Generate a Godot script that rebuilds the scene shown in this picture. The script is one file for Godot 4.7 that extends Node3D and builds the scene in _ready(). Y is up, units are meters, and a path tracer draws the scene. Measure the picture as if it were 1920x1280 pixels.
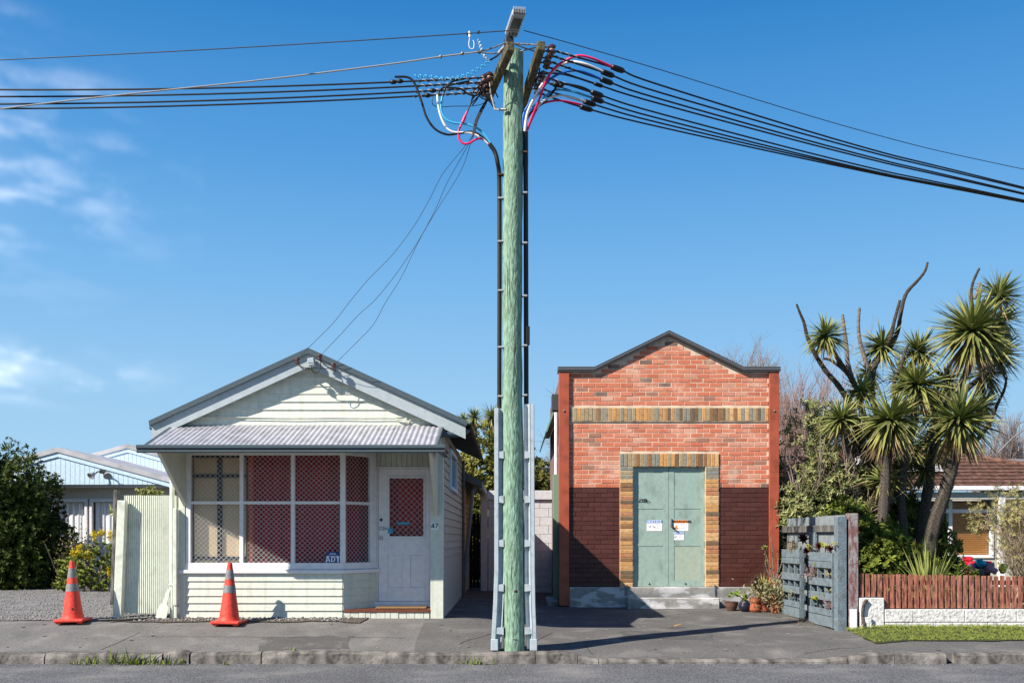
extends Node3D
# A street front: a weatherboard shop, a timber power pole and a brick substation.

const F := 1867.0
const EYE := 1.63
var rng := RandomNumberGenerator.new()
var M := {}
var T := {}
var taken := {}
var font_bold: SystemFont
var lumps := FastNoiseLite.new()


class Shape:
	var v := PackedVector3Array()
	var n := PackedVector3Array()
	var c := PackedColorArray()
	var col := Color.WHITE
	var tint := false

	func tri(a: Vector3, b: Vector3, d: Vector3, na: Vector3, nb: Vector3, nd: Vector3) -> void:
		var g := (b - a).cross(d - a)
		if g.dot(na + nb + nd) > 0.0:
			v.append(a); v.append(d); v.append(b)
			n.append(na); n.append(nd); n.append(nb)
		else:
			v.append(a); v.append(b); v.append(d)
			n.append(na); n.append(nb); n.append(nd)
		if tint:
			c.append(col); c.append(col); c.append(col)

	func quadn(a: Vector3, b: Vector3, d: Vector3, e: Vector3, nn: Vector3) -> void:
		tri(a, b, d, nn, nn, nn)
		tri(a, d, e, nn, nn, nn)

	func quad(a: Vector3, b: Vector3, d: Vector3, e: Vector3) -> void:  # counter-clockwise seen from outside
		var nn := (d - a).cross(e - b).normalized()
		quadn(a, b, d, e, nn)

	func flat(a: Vector3, b: Vector3, d: Vector3) -> void:
		var nn := (b - a).cross(d - a).normalized()
		tri(a, b, d, nn, nn, nn)

	func box(ctr: Vector3, size: Vector3, bas := Basis.IDENTITY, bev := 0.0) -> void:
		var h := size * 0.5
		if bev <= 0.0:
			for i in 3:
				for s in [-1.0, 1.0]:
					var nn := Vector3.ZERO
					nn[i] = s
					var j := (i + 1) % 3
					var k := (i + 2) % 3
					var p: Array[Vector3] = []
					for q in [[-1, -1], [1, -1], [1, 1], [-1, 1]]:
						var w := Vector3.ZERO
						w[i] = s * h[i]; w[j] = q[0] * h[j]; w[k] = q[1] * h[k]
						p.append(ctr + bas * w)
					quadn(p[0], p[1], p[2], p[3], (bas * nn).normalized())
			return
		for i in 3:
			var j := (i + 1) % 3
			var k := (i + 2) % 3
			for s in [-1.0, 1.0]:
				var nn := Vector3.ZERO
				nn[i] = s
				var p: Array[Vector3] = []
				for q in [[-1, -1], [1, -1], [1, 1], [-1, 1]]:
					var w := Vector3.ZERO
					w[i] = s * h[i]; w[j] = q[0] * (h[j] - bev); w[k] = q[1] * (h[k] - bev)
					p.append(ctr + bas * w)
				quadn(p[0], p[1], p[2], p[3], (bas * nn).normalized())
				for t in [-1.0, 1.0]:  # edge between faces i and j
					var e := Vector3.ZERO
					e[i] = s; e[j] = t
					var a0 := Vector3.ZERO
					a0[i] = s * h[i]; a0[j] = t * (h[j] - bev); a0[k] = h[k] - bev
					var a1 := a0
					a1[k] = -a1[k]
					var b0 := Vector3.ZERO
					b0[i] = s * (h[i] - bev); b0[j] = t * h[j]; b0[k] = h[k] - bev
					var b1 := b0
					b1[k] = -b1[k]
					quadn(ctr + bas * a0, ctr + bas * a1, ctr + bas * b1, ctr + bas * b0, (bas * e).normalized())
		for sx in [-1.0, 1.0]:
			for sy in [-1.0, 1.0]:
				for sz in [-1.0, 1.0]:
					var s := Vector3(sx, sy, sz)
					var q := h - Vector3(bev, bev, bev)
					var nn := (bas * s).normalized()
					tri(ctr + bas * (s * Vector3(h.x, q.y, q.z)), ctr + bas * (s * Vector3(q.x, h.y, q.z)), ctr + bas * (s * Vector3(q.x, q.y, h.z)), nn, nn, nn)

	func slab(x0: float, x1: float, y0: float, y1: float, z0: float, z1: float, bev := 0.0) -> void:
		box(Vector3(x0 + x1, y0 + y1, z0 + z1) * 0.5, Vector3(absf(x1 - x0), absf(y1 - y0), absf(z1 - z0)), Basis.IDENTITY, bev)

	func bar(a: Vector3, b: Vector3, w: float, t: float, bev := 0.0, side := Vector3.UP) -> void:  # a square bar from a to b; t is measured along side
		var d := (b - a).normalized()
		var s := side
		if absf(d.dot(s)) > 0.98:
			s = Vector3.BACK
		var x := s.cross(d).normalized()
		var y := d.cross(x).normalized()
		box((a + b) * 0.5, Vector3(w, t, a.distance_to(b)), Basis(x, y, d), bev)

	func tube(p: PackedVector3Array, r: Variant, sides := 6, caps := true) -> void:
		var m := p.size()
		if m < 2:
			return
		var one := r is float
		var d := (p[1] - p[0]).normalized()
		var u := d.cross(Vector3.UP if absf(d.y) < 0.9 else Vector3.RIGHT).normalized()
		var prev := PackedVector3Array()
		var prevn := PackedVector3Array()
		for i in m:
			var dd := (p[mini(i + 1, m - 1)] - p[maxi(i - 1, 0)]).normalized()
			u = (u - dd * u.dot(dd)).normalized()
			var w := dd.cross(u)
			var rad: float = r if one else r[i]
			var ring := PackedVector3Array()
			var ringn := PackedVector3Array()
			for k in sides:
				var a := TAU * k / sides
				var nn := u * cos(a) + w * sin(a)
				ring.append(p[i] + nn * rad)
				ringn.append(nn)
			if i > 0:
				for k in sides:
					var k2 := (k + 1) % sides
					tri(prev[k], prev[k2], ring[k2], prevn[k], prevn[k2], ringn[k2])
					tri(prev[k], ring[k2], ring[k], prevn[k], ringn[k2], ringn[k])
			if caps and (i == 0 or i == m - 1):
				var cn := -dd if i == 0 else dd
				for k in range(1, sides - 1):
					tri(ring[0], ring[k], ring[k + 1], cn, cn, cn)
			prev = ring
			prevn = ringn

	func lathe(prof: PackedVector2Array, sides := 16, xf := Transform3D.IDENTITY) -> void:  # (radius, height) from the bottom up
		for i in prof.size() - 1:
			var a := prof[i]
			var b := prof[i + 1]
			var sl := Vector2(b.y - a.y, a.x - b.x).normalized()
			for k in sides:
				var a0 := TAU * k / sides
				var a1 := TAU * (k + 1) / sides
				var d0 := Vector3(cos(a0), 0, sin(a0))
				var d1 := Vector3(cos(a1), 0, sin(a1))
				var n0 := (xf.basis * (d0 * sl.x + Vector3.UP * sl.y)).normalized()
				var n1 := (xf.basis * (d1 * sl.x + Vector3.UP * sl.y)).normalized()
				var p0 := xf * (d0 * a.x + Vector3.UP * a.y)
				var p1 := xf * (d1 * a.x + Vector3.UP * a.y)
				var p2 := xf * (d1 * b.x + Vector3.UP * b.y)
				var p3 := xf * (d0 * b.x + Vector3.UP * b.y)
				if a.x > 1e-5:
					tri(p0, p1, p2, n0, n1, n1)
				if b.x > 1e-5:
					tri(p0, p2, p3, n0, n1, n0)

	func prism(poly: PackedVector2Array, xf: Transform3D, depth: float) -> void:
		var ids := Geometry2D.triangulate_polygon(poly)
		var up := xf.basis.z.normalized()
		for i in range(0, ids.size(), 3):
			var a := poly[ids[i]]
			var b := poly[ids[i + 1]]
			var d := poly[ids[i + 2]]
			tri(xf * Vector3(a.x, a.y, depth), xf * Vector3(b.x, b.y, depth), xf * Vector3(d.x, d.y, depth), up, up, up)
			tri(xf * Vector3(a.x, a.y, 0), xf * Vector3(b.x, b.y, 0), xf * Vector3(d.x, d.y, 0), -up, -up, -up)
		var sg := 1.0 if not Geometry2D.is_polygon_clockwise(poly) else -1.0
		for i in poly.size():
			var a := poly[i]
			var b := poly[(i + 1) % poly.size()]
			var e := (b - a).normalized() * sg
			var nn := (xf.basis * Vector3(e.y, -e.x, 0)).normalized()
			quadn(xf * Vector3(a.x, a.y, 0), xf * Vector3(b.x, b.y, 0), xf * Vector3(b.x, b.y, depth), xf * Vector3(a.x, a.y, depth), nn)

	func ball(ctr: Vector3, r: Vector3, sides := 10, rings := 6) -> void:
		for i in rings:
			for k in sides:
				var p: Array[Vector3] = []
				for q in [[0, 0], [1, 0], [1, 1], [0, 1]]:
					var th: float = PI * (i + q[1]) / rings
					var ph: float = TAU * (k + q[0]) / sides
					p.append(Vector3(sin(th) * cos(ph), cos(th), sin(th) * sin(ph)))
				if i > 0:
					tri(ctr + p[0] * r, ctr + p[1] * r, ctr + p[2] * r, p[0], p[1], p[2])
				if i < rings - 1:
					tri(ctr + p[0] * r, ctr + p[2] * r, ctr + p[3] * r, p[0], p[2], p[3])

	func blade(a: Vector3, dir: Vector3, side: Vector3, length: float, width: float, sag: float, base: Color, tip: Color, segs := 3, fold := 0.25) -> void:  # a folded sword leaf
		var up := side.cross(dir).normalized()
		var last: Array[Vector3] = []
		for i in segs + 1:
			var t := float(i) / segs
			var ctr := a + dir * (length * t) + Vector3.DOWN * (sag * t * t)
			var w := width * (0.45 + 1.9 * t if t < 0.3 else 1.0 - pow((t - 0.3) / 0.7, 1.6)) * 0.5
			var now: Array[Vector3] = [ctr - side * w + up * (w * fold), ctr, ctr + side * w + up * (w * fold)]
			if i > 0:
				col = base.lerp(tip, pow(t, 3.0))
				var n1 := (up + side * fold).normalized()
				var n2 := (up - side * fold).normalized()
				quadn(last[0], last[1], now[1], now[0], n1)
				quadn(last[1], last[2], now[2], now[1], n2)
			last = now

	func build(m: Material) -> ArrayMesh:
		var arr := []
		arr.resize(Mesh.ARRAY_MAX)
		arr[Mesh.ARRAY_VERTEX] = v
		arr[Mesh.ARRAY_NORMAL] = n
		if tint:
			arr[Mesh.ARRAY_COLOR] = c
		var am := ArrayMesh.new()
		if v.size():
			am.add_surface_from_arrays(Mesh.PRIMITIVE_TRIANGLES, arr)
			am.surface_set_material(0, m)
		return am


func tinted() -> Shape:
	var s := Shape.new()
	s.tint = true
	return s

func at(px: float, py: float, d: float) -> Vector3:  # a place in the street from a bearing and its distance
	return Vector3((px - 960.0) / F * d, EYE + (1008.0 - py) / F * d, -d)

func numbered(called: String, parent: Node) -> String:
	var key := str(parent.get_instance_id()) + called
	var k: int = taken.get(key, 0)
	taken[key] = k + 1
	return called if k == 0 else "%s_%03d" % [called, k]

func tag(o: Node, label := "", category := "", group := "", kind := "") -> void:
	if label: o.set_meta("label", label)
	if category: o.set_meta("category", category)
	if group: o.set_meta("group", group)
	if kind: o.set_meta("kind", kind)

func thing(called: String, label: String, category: String, where: Vector3, group := "") -> Node3D:
	var o := Node3D.new()
	o.name = numbered(called, self)
	add_child(o, true)
	o.position = where
	tag(o, label, category, group)
	return o

func part(called: String, s: Shape, m: Material, parent: Node3D) -> MeshInstance3D:  # vertices are given in the world; the node sits at the foot of its mesh
	var o := MeshInstance3D.new()
	o.name = numbered(called, parent)
	var lo := Vector3(INF, INF, INF)
	var hi := -lo
	for p in s.v:
		lo = lo.min(p)
		hi = hi.max(p)
	var foot := Vector3((lo.x + hi.x) / 2, lo.y, (lo.z + hi.z) / 2)
	for i in s.v.size():
		s.v[i] -= foot
	o.mesh = s.build(m)
	parent.add_child(o, true)
	o.position = foot - (parent.global_position if parent != self else Vector3.ZERO)
	return o

func piece(called: String, mesh: Mesh, where: Vector3, parent: Node3D) -> MeshInstance3D:  # a shared mesh at a place in the world
	var o := MeshInstance3D.new()
	o.name = numbered(called, parent)
	o.mesh = mesh
	parent.add_child(o, true)
	o.position = where - parent.global_position
	return o

func solo(called: String, s: Shape, m: Material, label: String, category: String, group := "") -> MeshInstance3D:
	var o := part(called, s, m, self)
	tag(o, label, category, group)
	return o

func setting(called: String, s: Shape, m: Material, parent: Node3D = self) -> MeshInstance3D:
	var o := part(called, s, m, parent)
	if parent == self:
		tag(o, "", "", "", "structure")
	return o

func stuff(o: Node) -> void:
	o.set_meta("kind", "stuff")

func scatter(called: String, mesh: Mesh, xfs: Array[Transform3D], cols: PackedColorArray, parent: Node3D) -> MultiMeshInstance3D:
	var mm := MultiMesh.new()
	mm.transform_format = MultiMesh.TRANSFORM_3D
	mm.use_colors = true
	mm.mesh = mesh
	mm.instance_count = xfs.size()
	for i in xfs.size():
		var t := xfs[i]
		t.origin -= parent.global_position if parent != self else Vector3.ZERO
		mm.set_instance_transform(i, t)
		mm.set_instance_color(i, cols[i])
	var o := MultiMeshInstance3D.new()
	o.name = numbered(called, parent)
	o.multimesh = mm
	parent.add_child(o, true)
	return o

func lettering(called: String, text: String, height: float, where: Vector3, m: Material, parent: Node3D, stretch := 1.0) -> MeshInstance3D:
	var tm := TextMesh.new()
	tm.text = text
	tm.font = font_bold
	tm.font_size = 64
	tm.pixel_size = height / 46.0
	tm.depth = 0.002
	tm.curve_step = 2.0
	tm.material = m
	var o := MeshInstance3D.new()
	o.name = numbered(called, parent)
	o.mesh = tm
	parent.add_child(o, true)
	o.position = where - parent.global_position
	o.scale = Vector3(stretch, 1, 1)
	return o

func smooth_path(p: PackedVector3Array, per := 6) -> PackedVector3Array:
	var out := PackedVector3Array()
	for i in p.size() - 1:
		var p0 := p[maxi(i - 1, 0)]
		var p3 := p[mini(i + 2, p.size() - 1)]
		for k in per:
			out.append(p[i].cubic_interpolate(p[i + 1], p0, p3, float(k) / per))
	out.append(p[p.size() - 1])
	return out

func course(pts: Array, d: Variant, per := 6) -> PackedVector3Array:  # a curve through bearings at a distance (or two, from first to last)
	var p := PackedVector3Array()
	for i in pts.size():
		var t := float(i) / maxi(pts.size() - 1, 1)
		var dist: float = d if d is float else lerpf(d[0], d[1], t)
		if pts[i].size() > 2:
			dist = pts[i][2]
		p.append(at(pts[i][0], pts[i][1], dist))
	return smooth_path(p, per) if per > 1 else p

func sagging(a: Vector3, b: Vector3, sag: float, segs := 24) -> PackedVector3Array:
	var p := PackedVector3Array()
	for i in segs + 1:
		var t := float(i) / segs
		p.append(a.lerp(b, t) + Vector3.DOWN * (sag * 4.0 * t * (1.0 - t)))
	return p

func noise_tex(called: String, kind: int, freq: float, oct: int, ramp: Array, size := 512, sd := 1) -> void:
	var fn := FastNoiseLite.new()
	fn.noise_type = kind
	fn.frequency = freq
	fn.seed = sd
	fn.fractal_type = FastNoiseLite.FRACTAL_FBM if oct > 1 else FastNoiseLite.FRACTAL_NONE
	fn.fractal_octaves = oct
	var g := Gradient.new()
	var off := PackedFloat32Array()
	var cc := PackedColorArray()
	for r in ramp:
		off.append(r[0])
		cc.append(r[1] if r[1] is Color else Color(r[1], r[1], r[1]))
	g.offsets = off
	g.colors = cc
	var nt := NoiseTexture2D.new()
	nt.width = size
	nt.height = size
	nt.seamless = true
	nt.noise = fn
	nt.color_ramp = g
	T[called] = nt

# colour is the linear base colour; tex a tone pattern, bump a relief (both repeat every 1/scale metres), wear a stain with its own shape
func mat(called: String, c: Color, rough := 0.8, tex := "", scale: Variant = 1.0, bump := "", relief := 0.0, opt := {}) -> StandardMaterial3D:
	var m := StandardMaterial3D.new()
	m.resource_name = called
	m.albedo_color = c.linear_to_srgb()
	m.roughness = rough
	m.metallic_specular = opt.get("spec", 0.4)
	m.metallic = opt.get("metal", 0.0)
	m.uv1_triplanar = true
	m.uv1_world_triplanar = true
	m.uv1_triplanar_sharpness = 6.0
	m.uv1_scale = scale if scale is Vector3 else Vector3(scale, scale, scale)
	if tex:
		m.albedo_texture = T[tex]
	if bump:
		m.heightmap_enabled = true
		m.heightmap_texture = T[bump]
		m.heightmap_scale = relief
	if opt.has("wear"):
		m.detail_enabled = true
		m.detail_albedo = T[opt.wear]
		m.detail_blend_mode = BaseMaterial3D.BLEND_MODE_MIX
		m.detail_uv_layer = BaseMaterial3D.DETAIL_UV_2
		m.uv2_triplanar = true
		m.uv2_world_triplanar = true
		var ws = opt.get("wear_scale", 1.0)
		m.uv2_scale = ws if ws is Vector3 else Vector3(ws, ws, ws)
	if opt.get("vc", false):
		m.vertex_color_use_as_albedo = true
	if opt.has("back"):
		m.backlight_enabled = true
		m.backlight = Color(opt.back, opt.back, opt.back)
	m.cull_mode = BaseMaterial3D.CULL_DISABLED if opt.get("thin", false) else BaseMaterial3D.CULL_BACK
	M[called] = m
	return m

func kerb_top(x: float) -> float:
	var low := smoothstep(0.55, 1.25, x) * (1.0 - smoothstep(4.0, 4.9, x))
	return lerpf(0.135, 0.04, low) + 0.012 * sin(x * 1.9) * (1.0 - low)

func pick(tb: Array, d: float) -> float:
	for i in range(1, tb.size()):
		if d < tb[i][0]:
			return lerpf(tb[i - 1][1], tb[i][1], (d - tb[i - 1][0]) / (tb[i][0] - tb[i - 1][0]))
	return tb[tb.size() - 1][1]

const LEFT_RISE := [[13.0, 0.15], [13.3, 0.20], [14.2, 0.33], [14.9, 0.42], [24.0, 0.42]]
const DRIVE_RISE := [[13.0, 0.09], [14.0, 0.18], [16.1, 0.26], [18.7, 0.34], [22.0, 0.37]]
const RIGHT_RISE := [[13.0, 0.14], [13.7, 0.20], [15.0, 0.28], [18.0, 0.34], [24.0, 0.36]]

func ground_at(x: float, d: float) -> float:
	var wl := 1.0 - smoothstep(-0.9, 0.9, x)
	var wr := smoothstep(4.7, 5.6, x)
	var h := pick(LEFT_RISE, d) * wl + pick(RIGHT_RISE, d) * wr + pick(DRIVE_RISE, d) * (1.0 - wl - wr)
	if d < 13.6:
		h = lerpf(kerb_top(x), h, smoothstep(12.95, 13.6, d))
	return h + 0.004 * lumps.get_noise_2d(x * 60.0, d * 60.0)

func sheet(x0: float, x1: float, d0: float, d1: float, step: float, lift: float, edge := 0.0) -> Shape:  # a piece of ground that follows the slope, with an uneven outline
	var s := Shape.new()
	var nx := maxi(2, int(ceil((x1 - x0) / step)))
	var nd := maxi(2, int(ceil((d1 - d0) / step)))
	var p := []
	for j in nd + 1:
		var row := PackedVector3Array()
		for i in nx + 1:
			var x := lerpf(x0, x1, float(i) / nx)
			var d := lerpf(d0, d1, float(j) / nd)
			if edge > 0.0:
				if i == 0 or i == nx: x += edge * lumps.get_noise_2d(d * 130.0, x0 * 50.0)
				if j == 0 or j == nd: d += edge * lumps.get_noise_2d(x * 130.0, d0 * 50.0)
			row.append(Vector3(x, ground_at(x, d) + lift, -d))
		p.append(row)
	for j in nd:
		for i in nx:
			var a: Vector3 = p[j][i]
			var b: Vector3 = p[j][i + 1]
			var c: Vector3 = p[j + 1][i + 1]
			var e: Vector3 = p[j + 1][i]
			var nn := (b - a).cross(e - a).normalized()
			if nn.y < 0: nn = -nn
			s.quadn(a, b, c, e, nn)
	return s


func _ready() -> void:
	rng.seed = 47
	lumps.seed = 5
	lumps.frequency = 0.01
	lumps.fractal_octaves = 3
	font_bold = SystemFont.new()
	font_bold.font_names = PackedStringArray(["Droid Sans"])
	font_bold.font_weight = 700

	# camera: a level camera whose lens is shifted up
	var cam := Camera3D.new()
	cam.name = "camera"
	cam.projection = Camera3D.PROJECTION_FRUSTUM
	cam.near = 0.1
	cam.far = 900.0
	cam.size = 0.1 * 1280.0 / F
	cam.frustum_offset = Vector2(0, 0.1 * 368.0 / F)
	add_child(cam)
	cam.position = Vector3(0, EYE, 0)
	cam.current = true

	# sky and sun
	var exposure := 1.75
	var sky_mat := PanoramaSkyMaterial.new()
	sky_mat.panorama = clear_sky(exposure)
	var sky := Sky.new()
	sky.sky_material = sky_mat
	var env := Environment.new()
	env.background_mode = Environment.BG_SKY
	env.sky = sky
	env.tonemap_mode = Environment.TONE_MAPPER_LINEAR
	env.tonemap_exposure = exposure
	env.sdfgi_enabled = true
	env.ssao_enabled = true
	env.ssil_enabled = true
	var we := WorldEnvironment.new()
	we.name = "daylight"
	we.environment = env
	add_child(we)
	var sun := DirectionalLight3D.new()
	sun.name = "sun"
	sun.light_color = Color(1.0, 0.965, 0.915)
	sun.light_energy = 1.6
	sun.light_angular_distance = 0.5
	sun.shadow_enabled = true
	add_child(sun)
	sun.look_at_from_position(Vector3.ZERO, Vector3(1.5, -1.41, -1.0), Vector3.UP)

	textures()
	materials()
	ground()
	shop()
	shop_interior()
	substation()
	lane()
	left_yard()
	right_house()
	garden_front()
	pole()
	wires()
	trees()
	small_things()


const SKY := [[0.0, 178, 220, 244], [0.06, 170, 214, 243], [0.137, 156, 204, 242], [0.243, 124, 185, 237], [0.354, 88, 160, 224], [0.475, 50, 131, 203], [0.62, 36, 108, 184], [1.0, 26, 84, 158]]

func sky_tone(y: float) -> Color:  # the clear air from the horizon (0) to the zenith (1), as the photograph shows it
	for i in range(1, SKY.size()):
		if y <= SKY[i][0]:
			var t: float = (y - SKY[i - 1][0]) / (SKY[i][0] - SKY[i - 1][0])
			var c0 := Color(SKY[i - 1][1] / 255.0, SKY[i - 1][2] / 255.0, SKY[i - 1][3] / 255.0).srgb_to_linear()
			return c0.lerp(Color(SKY[i][1] / 255.0, SKY[i][2] / 255.0, SKY[i][3] / 255.0).srgb_to_linear(), t)
	return Color(0.01, 0.09, 0.35)


func clear_sky(exposure: float) -> ImageTexture:  # blue air with wisps of cirrus, streaked along the horizon, all round
	var w := 2048
	var h := 1024
	var im := Image.create(w, h, false, Image.FORMAT_RGBAF)
	var streak := FastNoiseLite.new()
	streak.seed = 21
	streak.frequency = 0.02
	streak.fractal_octaves = 5
	streak.domain_warp_enabled = true
	streak.domain_warp_amplitude = 28.0
	streak.domain_warp_frequency = 0.012
	var banks := FastNoiseLite.new()
	banks.seed = 8
	banks.frequency = 0.9
	banks.fractal_octaves = 2
	for y in h:
		var el := (0.5 - (y + 0.5) / h) * PI
		var air := sky_tone(maxf(0.0, sin(el)))
		if el < 0.0: air = air.lerp(Color(0.13, 0.125, 0.115), smoothstep(0.0, 0.05, -el))
		air = Color(air.r / exposure, air.g / exposure, air.b / exposure)
		im.fill_rect(Rect2i(0, y, w, 1), air)
		if el < 0.0 or el > 0.92:
			continue
		for x in w:
			var az := wrapf((x + 0.5) / w * TAU, -PI, PI)
			var away := smoothstep(0.62, 0.95, absf(az))
			if az > -0.30 and away == 0.0: continue
			var k := 0.0
			for bank in [[-0.55, 0.315, 0.145, 0.07, 1.0], [-0.52, 0.150, 0.115, 0.020, 1.7], [-0.36, 0.335, 0.03, 0.010, 0.3], [-0.48, 0.425, 0.05, 0.018, 0.45], [-0.43, 0.395, 0.06, 0.010, 0.35], [-0.50, 0.385, 0.05, 0.02, 0.6]]:
				var q := Vector2((az - bank[0]) / bank[2], (el - bank[1]) / bank[3]).length_squared()
				k = maxf(k, bank[4] * exp(-q * 1.1))
			if away > 0.0:
				k = maxf(k, away * smoothstep(0.05, 0.5, banks.get_noise_2d(cos(az) * 2.2 + el * 3.0, sin(az) * 2.2 + el * 6.0)))
			if k < 0.02:
				continue
			var f := (streak.get_noise_2d(x * 0.9 + y * 0.4, y * 4.2 - x * 0.25) + 0.6 * streak.get_noise_2d(x * 2.4 + 300.0, y * 7.0 - x * 0.5)) * 0.5 + 0.5
			var a := clampf(k * smoothstep(0.36, 0.95, f) * 0.95 + k * k * k * 0.13, 0.0, 0.75) / exposure
			im.set_pixel(x, y, Color(air.r + a * 0.92, air.g + a * 0.80, air.b + a * 0.66))
	return ImageTexture.create_from_image(im)


func textures() -> void:
	var sm := FastNoiseLite.TYPE_SIMPLEX_SMOOTH
	var ce := FastNoiseLite.TYPE_CELLULAR
	var vn := FastNoiseLite.TYPE_VALUE
	noise_tex("fine", sm, 0.035, 5, [[0.0, 0.92], [0.5, 0.97], [1.0, 1.0]], 512, 3)
	noise_tex("blotch", sm, 0.008, 5, [[0.0, 0.78], [0.45, 0.92], [1.0, 1.0]], 512, 4)
	noise_tex("strong", sm, 0.012, 5, [[0.0, 0.38], [0.45, 0.72], [1.0, 1.0]], 512, 5)
	noise_tex("grit", vn, 0.45, 2, [[0.0, 0.50], [0.5, 0.78], [0.75, 0.9], [1.0, 1.0]], 512, 6)
	noise_tex("chips", vn, 0.30, 2, [[0.0, 0.25], [0.45, 0.62], [0.62, 0.82], [1.0, 1.0]], 1024, 16)
	noise_tex("rough", sm, 0.03, 5, [[0.0, 0.0], [1.0, 1.0]], 512, 7)
	noise_tex("pits", vn, 0.30, 3, [[0.0, 0.0], [1.0, 1.0]], 512, 8)
	noise_tex("ripple", sm, 0.010, 3, [[0.0, 0.0], [1.0, 1.0]], 512, 9)
	noise_tex("pole_tone", sm, 0.012, 5, [[0.0, Color(0.48, 0.54, 0.47)], [0.35, Color(0.60, 0.69, 0.61)], [0.55, Color(0.66, 0.77, 0.69)], [0.75, Color(0.73, 0.84, 0.76)], [1.0, Color(0.86, 0.95, 0.89)]], 1024, 10)
	var d0 := Color(0.20, 0.16, 0.11, 0.0)
	noise_tex("grime", sm, 0.010, 5, [[0.0, d0], [0.58, d0], [0.72, Color(0.22, 0.19, 0.15, 0.10)], [1.0, Color(0.18, 0.15, 0.11, 0.32)]], 512, 11)
	var w0 := Color(0.93, 0.86, 0.80, 0.0)
	noise_tex("lime_bloom", sm, 0.007, 6, [[0.0, w0], [0.50, w0], [0.72, Color(0.93, 0.82, 0.72, 0.09)], [1.0, Color(0.95, 0.87, 0.78, 0.38)]], 512, 12)
	var p0 := Color(0.62, 0.62, 0.60, 0.0)
	noise_tex("path_wear", sm, 0.006, 6, [[0.0, Color(0.22, 0.22, 0.22, 0.30)], [0.36, Color(0.24, 0.24, 0.24, 0.10)], [0.45, p0], [0.55, p0], [0.8, Color(0.62, 0.60, 0.57, 0.22)], [1.0, Color(0.66, 0.64, 0.61, 0.4)]], 1024, 13)
	noise_tex("peeling", sm, 0.009, 6, [[0.0, Color(0.34, 0.33, 0.32, 0.6)], [0.30, Color(0.36, 0.35, 0.33, 0.4)], [0.40, Color(0.4, 0.4, 0.4, 0.0)], [1.0, Color(0.4, 0.4, 0.4, 0.0)]], 512, 14)
	noise_tex("chalky", sm, 0.008, 6, [[0.0, Color(0.88, 0.88, 0.88, 0.7)], [0.42, Color(0.85, 0.85, 0.85, 0.55)], [0.52, Color(0.85, 0.85, 0.85, 0.0)], [1.0, Color(0.9, 0.9, 0.9, 0.0)]], 512, 15)
	noise_tex("moss", sm, 0.012, 5, [[0.0, Color(0.25, 0.27, 0.08, 0.0)], [0.6, Color(0.25, 0.27, 0.08, 0.0)], [0.75, Color(0.23, 0.25, 0.09, 0.5)], [1.0, Color(0.2, 0.2, 0.1, 0.7)]], 512, 17)
	noise_tex("maroon_left", sm, 0.010, 6, [[0.0, Color(0.42, 0.18, 0.18, 0.8)], [0.42, Color(0.42, 0.20, 0.20, 0.65)], [0.58, Color(0.42, 0.2, 0.2, 0.0)], [1.0, Color(0.4, 0.2, 0.2, 0.0)]], 512, 19)
	noise_tex("streaks", sm, 0.010, 6, [[0.0, Color(0.46, 0.45, 0.40, 0.22)], [0.30, Color(0.48, 0.47, 0.42, 0.09)], [0.46, Color(0.5, 0.48, 0.42, 0.0)], [1.0, Color(0.5, 0.5, 0.45, 0.0)]], 512, 22)
	noise_tex("scuffs", sm, 0.014, 6, [[0.0, Color(0.25, 0.16, 0.12, 0.55)], [0.32, Color(0.3, 0.2, 0.15, 0.18)], [0.44, Color(0.5, 0.3, 0.25, 0.0)], [0.70, Color(0.9, 0.6, 0.5, 0.0)], [1.0, Color(0.92, 0.66, 0.58, 0.45)]], 512, 23)
	noise_tex("block_stain", sm, 0.016, 6, [[0.0, Color(0.30, 0.29, 0.26, 0.65)], [0.30, Color(0.40, 0.38, 0.34, 0.35)], [0.45, Color(0.5, 0.48, 0.45, 0.0)], [1.0, Color(0.5, 0.5, 0.5, 0.0)]], 512, 18)


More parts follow.
